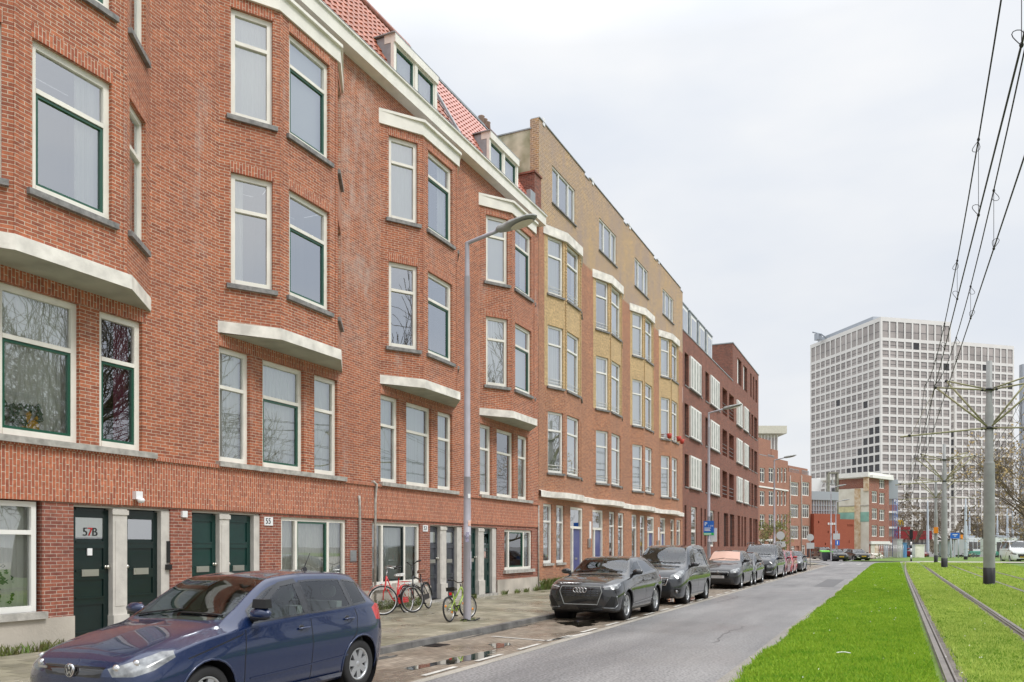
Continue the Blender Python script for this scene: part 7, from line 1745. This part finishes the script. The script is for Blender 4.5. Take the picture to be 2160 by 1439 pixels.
p = atd(1766, 1183, 98); t = thing('traffic_sign', 'blue sign with white arrow plate above it, near the corner lamps', 'traffic sign', (p.x, p.y, 0), R(22)); m = MB(); m.tube([(0, 0, 0), (0, 0, 3.6)], .04, 6); m.build('post', 'zinc', t, world=False)
m = MB(); m.box(-.25, .25, -.06, -.04, 1.9, 2.5); m.build('blue_plate', 'sign_blue', t, world=False); m = MB(); m.box(-.5, .3, -.06, -.04, 2.6, 3.3); m.build('grey_plate', 'sign_back', t, world=False); m = MB(); m.hexa([(-.05, -.065, 2.0), (.05, -.065, 2.0), (.05, -.06, 2.0), (-.05, -.06, 2.0), (-.05, -.065, 2.4), (.05, -.065, 2.4), (.05, -.06, 2.4), (-.05, -.06, 2.4)]); m.build('arrow', 'white', t, world=False)
def striped(px, yb_, d, lab, top='black'):
    p = atd(px, yb_, d); t = thing('signal_post', lab, 'traffic light', (p.x, p.y, max(0, p.z)), 0, 'black and white striped signal posts'); h = 2.6
    for k in range(7): m = MB(); m.tube([(0, 0, k*h/7), (0, 0, (k+1)*h/7)], .09, 8); m.build('band', 'black' if k % 2 == 0 else 'white', t, world=False)
    m = MB(); m.box(-.18, .18, -.15, .1, h, h+1.0); m.build('signal_head', top, t, world=False, bevel=.03)
striped(1922, 1185, 92, 'striped signal post standing on the grass left of the line poles'); striped(2076, 1187, 90, 'striped signal post mostly hidden behind the nearest thick pole')
striped(2017, 1172, 140, 'small distant striped post right of the second line pole')
def pale_pole(px, yb_, ytop, lab, w=1.):
    d = 1730*1.7/(yb_-1153); p = atd(px, yb_, d); h = (yb_-ytop)*d/1730; t = thing('line_pole', lab, 'pole', (p.x, p.y, 0), 0, 'pale blue grey poles around the tram stop'); m = MB()
    m.lathe([(.22*w, .5), (.21*w, h*.55), (.15*w, h*.57), (.14*w, h*.85), (.09*w, h*.87), (.08*w, h), (0, h)], (0, 0, 0), 'z', 10); m.build('pole', 'pale_pole', t, world=False); m = MB(); m.lathe([(.23*w, 0), (.23*w, .5)], (0, 0, 0), 'z', 10); m.build('base', 'pole_black', t, world=False); return t
for px, yb_, yt, lab in ((1957, 1174, 1056, 'pale pole left of the orange box pole'), (2037, 1181, 1050, 'grey pole carrying an orange box in the middle distance'), (2045, 1173, 1078, 'pale pole right beside the middle distance grey pole'), (2104, 1173, 1085, 'first pale pole right of the nearest thick pole'), (2125, 1174, 1066, 'second and tallest pale pole right of the nearest thick pole'),
                       (2136, 1172, 1072, 'third pale pole, behind the yellow box'), (2148, 1170, 1086, 'last pale pole, above the white van'), (2062, 1170, 1100, 'short pale pole left of the nearest thick pole')): pale_pole(px, yb_, yt, lab)
for px, y, d, m_, lab in ((2029, 1133, 120, 'orange_reflector', 'small orange box beside the middle distance pole'), (2131, 1146, 118, 'plate_yellow', 'small yellow board hung among the pale poles')):
    F = FP(px-2.6, d, px+2.6, d); m = MB(); r_ = rect(F, px-2.4, px+2.4, y-5, y+5); m.fb(F, r_[0], r_[1], r_[2], r_[3], .0, -.12); tag(m.build('box_sign', m_, None, bevel=.02), lab, 'board')
F = FP(2003, 120, 2027, 120); t = thing('direction_sign', 'large blue direction sign with white text over the square', 'sign', F.p(0, 0)); r_ = rect(F, 2005, 2024, 1124, 1136); m = MB(); m.fb(F, r_[0], r_[1], r_[2], r_[3], 0, -.08); m.build('board', 'sign_blue', t)
m = MB(); m.fb(F, r_[0]+.3, r_[1]-.3, r_[3]-.33, r_[3]-.23, .02, 0); m.fb(F, r_[0]+.5, r_[1]-.5, r_[3]-.53, r_[3]-.45, .02, 0); m.build('lettering', 'white', t)
m = MB(); m.tube([F.p(r_[1]-.1, 0, -.1), F.p(r_[1]-.1, r_[3], -.1)], .09, 6); m.tube([F.p(r_[0]+.1, 0, -.1), F.p(r_[0]+.1, r_[3], -.1)], .09, 6); m.build('post', 'pale_pole', t)
# trams waiting at the stop
mat('tram_white', (.62, .66, .66), .35, coat=.5); mat('tram_green', (.02, .30, .20), .35, coat=.5)
def tram(px0, px1, d, lab, y0=1134, y1=1171):
    F = FP(px0, d, px1, d+3); t = thing('tram', lab, 'tram', F.p(0, 0), 0, 'trams at the stop'); L_ = F.len; H = CAMH-(y0-1153)*d/1730
    m = MB(); m.fb(F, 0, L_, .35, H, 0, -2.4); m.build('body', 'tram_white', t, bevel=.25)
    n = max(3, int(L_/1.5))
    for k in range(n): a = .3+k*(L_-.4)/n; m = MB(); m.fb(F, a, a+(L_-.4)/n*.86, 1.35 if k % 3 else .55, H-.7, .02, 0); m.build('window', 'tower_glass_dark', t)
    m = MB(); m.fb(F, .1, L_-.1, .4, 1.0, .03, 0); m.build('stripe', 'tram_green', t); m = MB(); m.fb(F, .5, L_-.5, .05, .35, -.2, -2.2); m.build('bogie', 'black', t); m = MB(); m.fb(F, 1, L_-1, H, H+.35, -.6, -1.8); m.build('roof_equipment', 'grey_panel', t)
tram(2100, 2146, 128, 'white and green tram at the right, behind the pale poles'); tram(2042, 2072, 134, 'white and green tram left of the nearest thick pole')
def kiosk(px0, px1, y0, d, m_, lab, nm='shelter', cat='shelter'):
    F = FP(px0, d, px1, d); t = thing(nm, lab, cat, F.p(0, 0)); H = CAMH-(y0-1153)*d/1730; L_ = F.len; m = MB(); m.fb(F, -.2, L_+.2, H-.15, H, .3, -1.8); m.build('roof', 'slate_door', t)
    m = MB()
    for k in range(5): u = L_*k/4; m.fb(F, u-.05, u+.05, 0, H-.15, 0, -.1)
    m.build('post', 'pale_pole', t); m = MB(); m.fb(F, 0, L_, .25, H-.4, -1.4, -1.45); m.build('back_panel', m_, t)
mat('panel_blue', (.12, .28, .52), .4)
kiosk(1906, 1950, 1145, 138, 'panel_blue', 'tram shelter with blue panels left of the pale pole'); kiosk(1990, 2014, 1137, 125, 'grey_panel', 'glass tram shelter right of the second line pole'); kiosk(2020, 2044, 1143, 150, 'tower_glass', 'distant shelter under the blue sign')
# construction fence, rubble and sheds at the corner
F = FP(1848, 112, 1905, 118); t = thing('construction_fence', 'see-through metal building fence round the rubble', 'fence', F.p(0, 0)); m = MB()
for k in range(17): m.tube([F.p(F.len*k/16, 0), F.p(F.len*k/16, 2)], .025, 4)
for z in (.15, 1.0, 1.95): m.tube([F.p(0, z), F.p(F.len, z)], .02, 4)
m.build('mesh_panel', 'metal', t)
rr3 = random.Random(9); m = MB()
for i in range(160):
    u, q = rr3.uniform(0, F.len*.45), rr3.uniform(-3, -.5); s_ = rr3.uniform(.08, .35); p_ = F.p(u, max(0, .7-abs(u-2.5)*.25)*rr3.random()+.1, q); m.ell(p_, (s_, s_*rr3.uniform(.6, 1.2), s_*.6), 6, 4, i % 3)
tag(m.build('rubble_heap', ['low_brick', 'concrete', 'cream'], None), 'heap of bricks and rubble behind the metal fence', 'rubble')
for a, b, y0, m_, lab in ((1893, 1904, 1138, 'sign_back', 'tall grey cabinet left of the big bare tree'), (1905, 1913, 1146, 'panel_blue', 'small blue shed by the fence'), (1931, 1950, 1150, 'cream', 'white site cabin under the bare tree')):
    F = FP(a, 125, b, 125); m = MB(); r_ = rect(F, a, b, y0, 1176); m.fb(F, r_[0], r_[1], 0, r_[3], 0, -1.5); m.fb(F, r_[0]-.08, r_[1]+.08, r_[3], r_[3]+.08, .08, -1.6); m.fb(F, r_[0]+.2, (r_[0]+r_[1])/2, .2, r_[3]-.4, .04, 0); tag(m.build('site_cabin', m_, None, bevel=.03), lab, 'cabin')
F = FP(1892, 160, 1906, 160); t = thing('roadside_sign', 'yellow double arch sign on a post above the maroon canopy', 'sign', F.p(0, 0)); zc = fz(F, 1898, 1108); m = MB()
for k in (0, 1):
    m.tube([F.p(.35+k*.55+.28*math.cos(a), zc+.95*math.sin(a)) for a in np.linspace(0, math.pi, 11)], .11, 6)
m.build('arches', 'plate_yellow', t); m = MB(); m.tube([F.p(.62, 0, -.1), F.p(.62, zc, -.1)], .08, 6); m.build('post', 'pale_pole', t)
# bicycles and cars standing about the square
for i, (px, d, rz, lab) in enumerate(((1994, 118, 70, 'distant bicycle parked by the shelter, left of the blue sign'), (2000, 116, 100, 'distant bicycle right beside the shelter post'), (2050, 122, 80, 'distant bicycle before the left tram'), (2056, 121, 100, 'second distant bicycle before the left tram'), (2112, 118, 60, 'distant bicycle before the right tram'), (2118, 119, 120, 'second distant bicycle before the right tram'))):
    o = copy_tree(b2); q = atd(px, 1166, d); o.location = (q.x, q.y, 0); o.rotation_euler = (0, 0, R(rz)); o['label'] = lab; o['group'] = 'bicycles parked on the square'
for px, d, rz, lab in ((1957, 132, 70, 'distant burgundy car at the tram square'), ):
    o = copy_tree(c7); q = atd(px, 1166, d); o.location = (q.x, q.y, 0); o.rotation_euler = (0, 0, R(rz)); o['label'] = lab; del o['group']
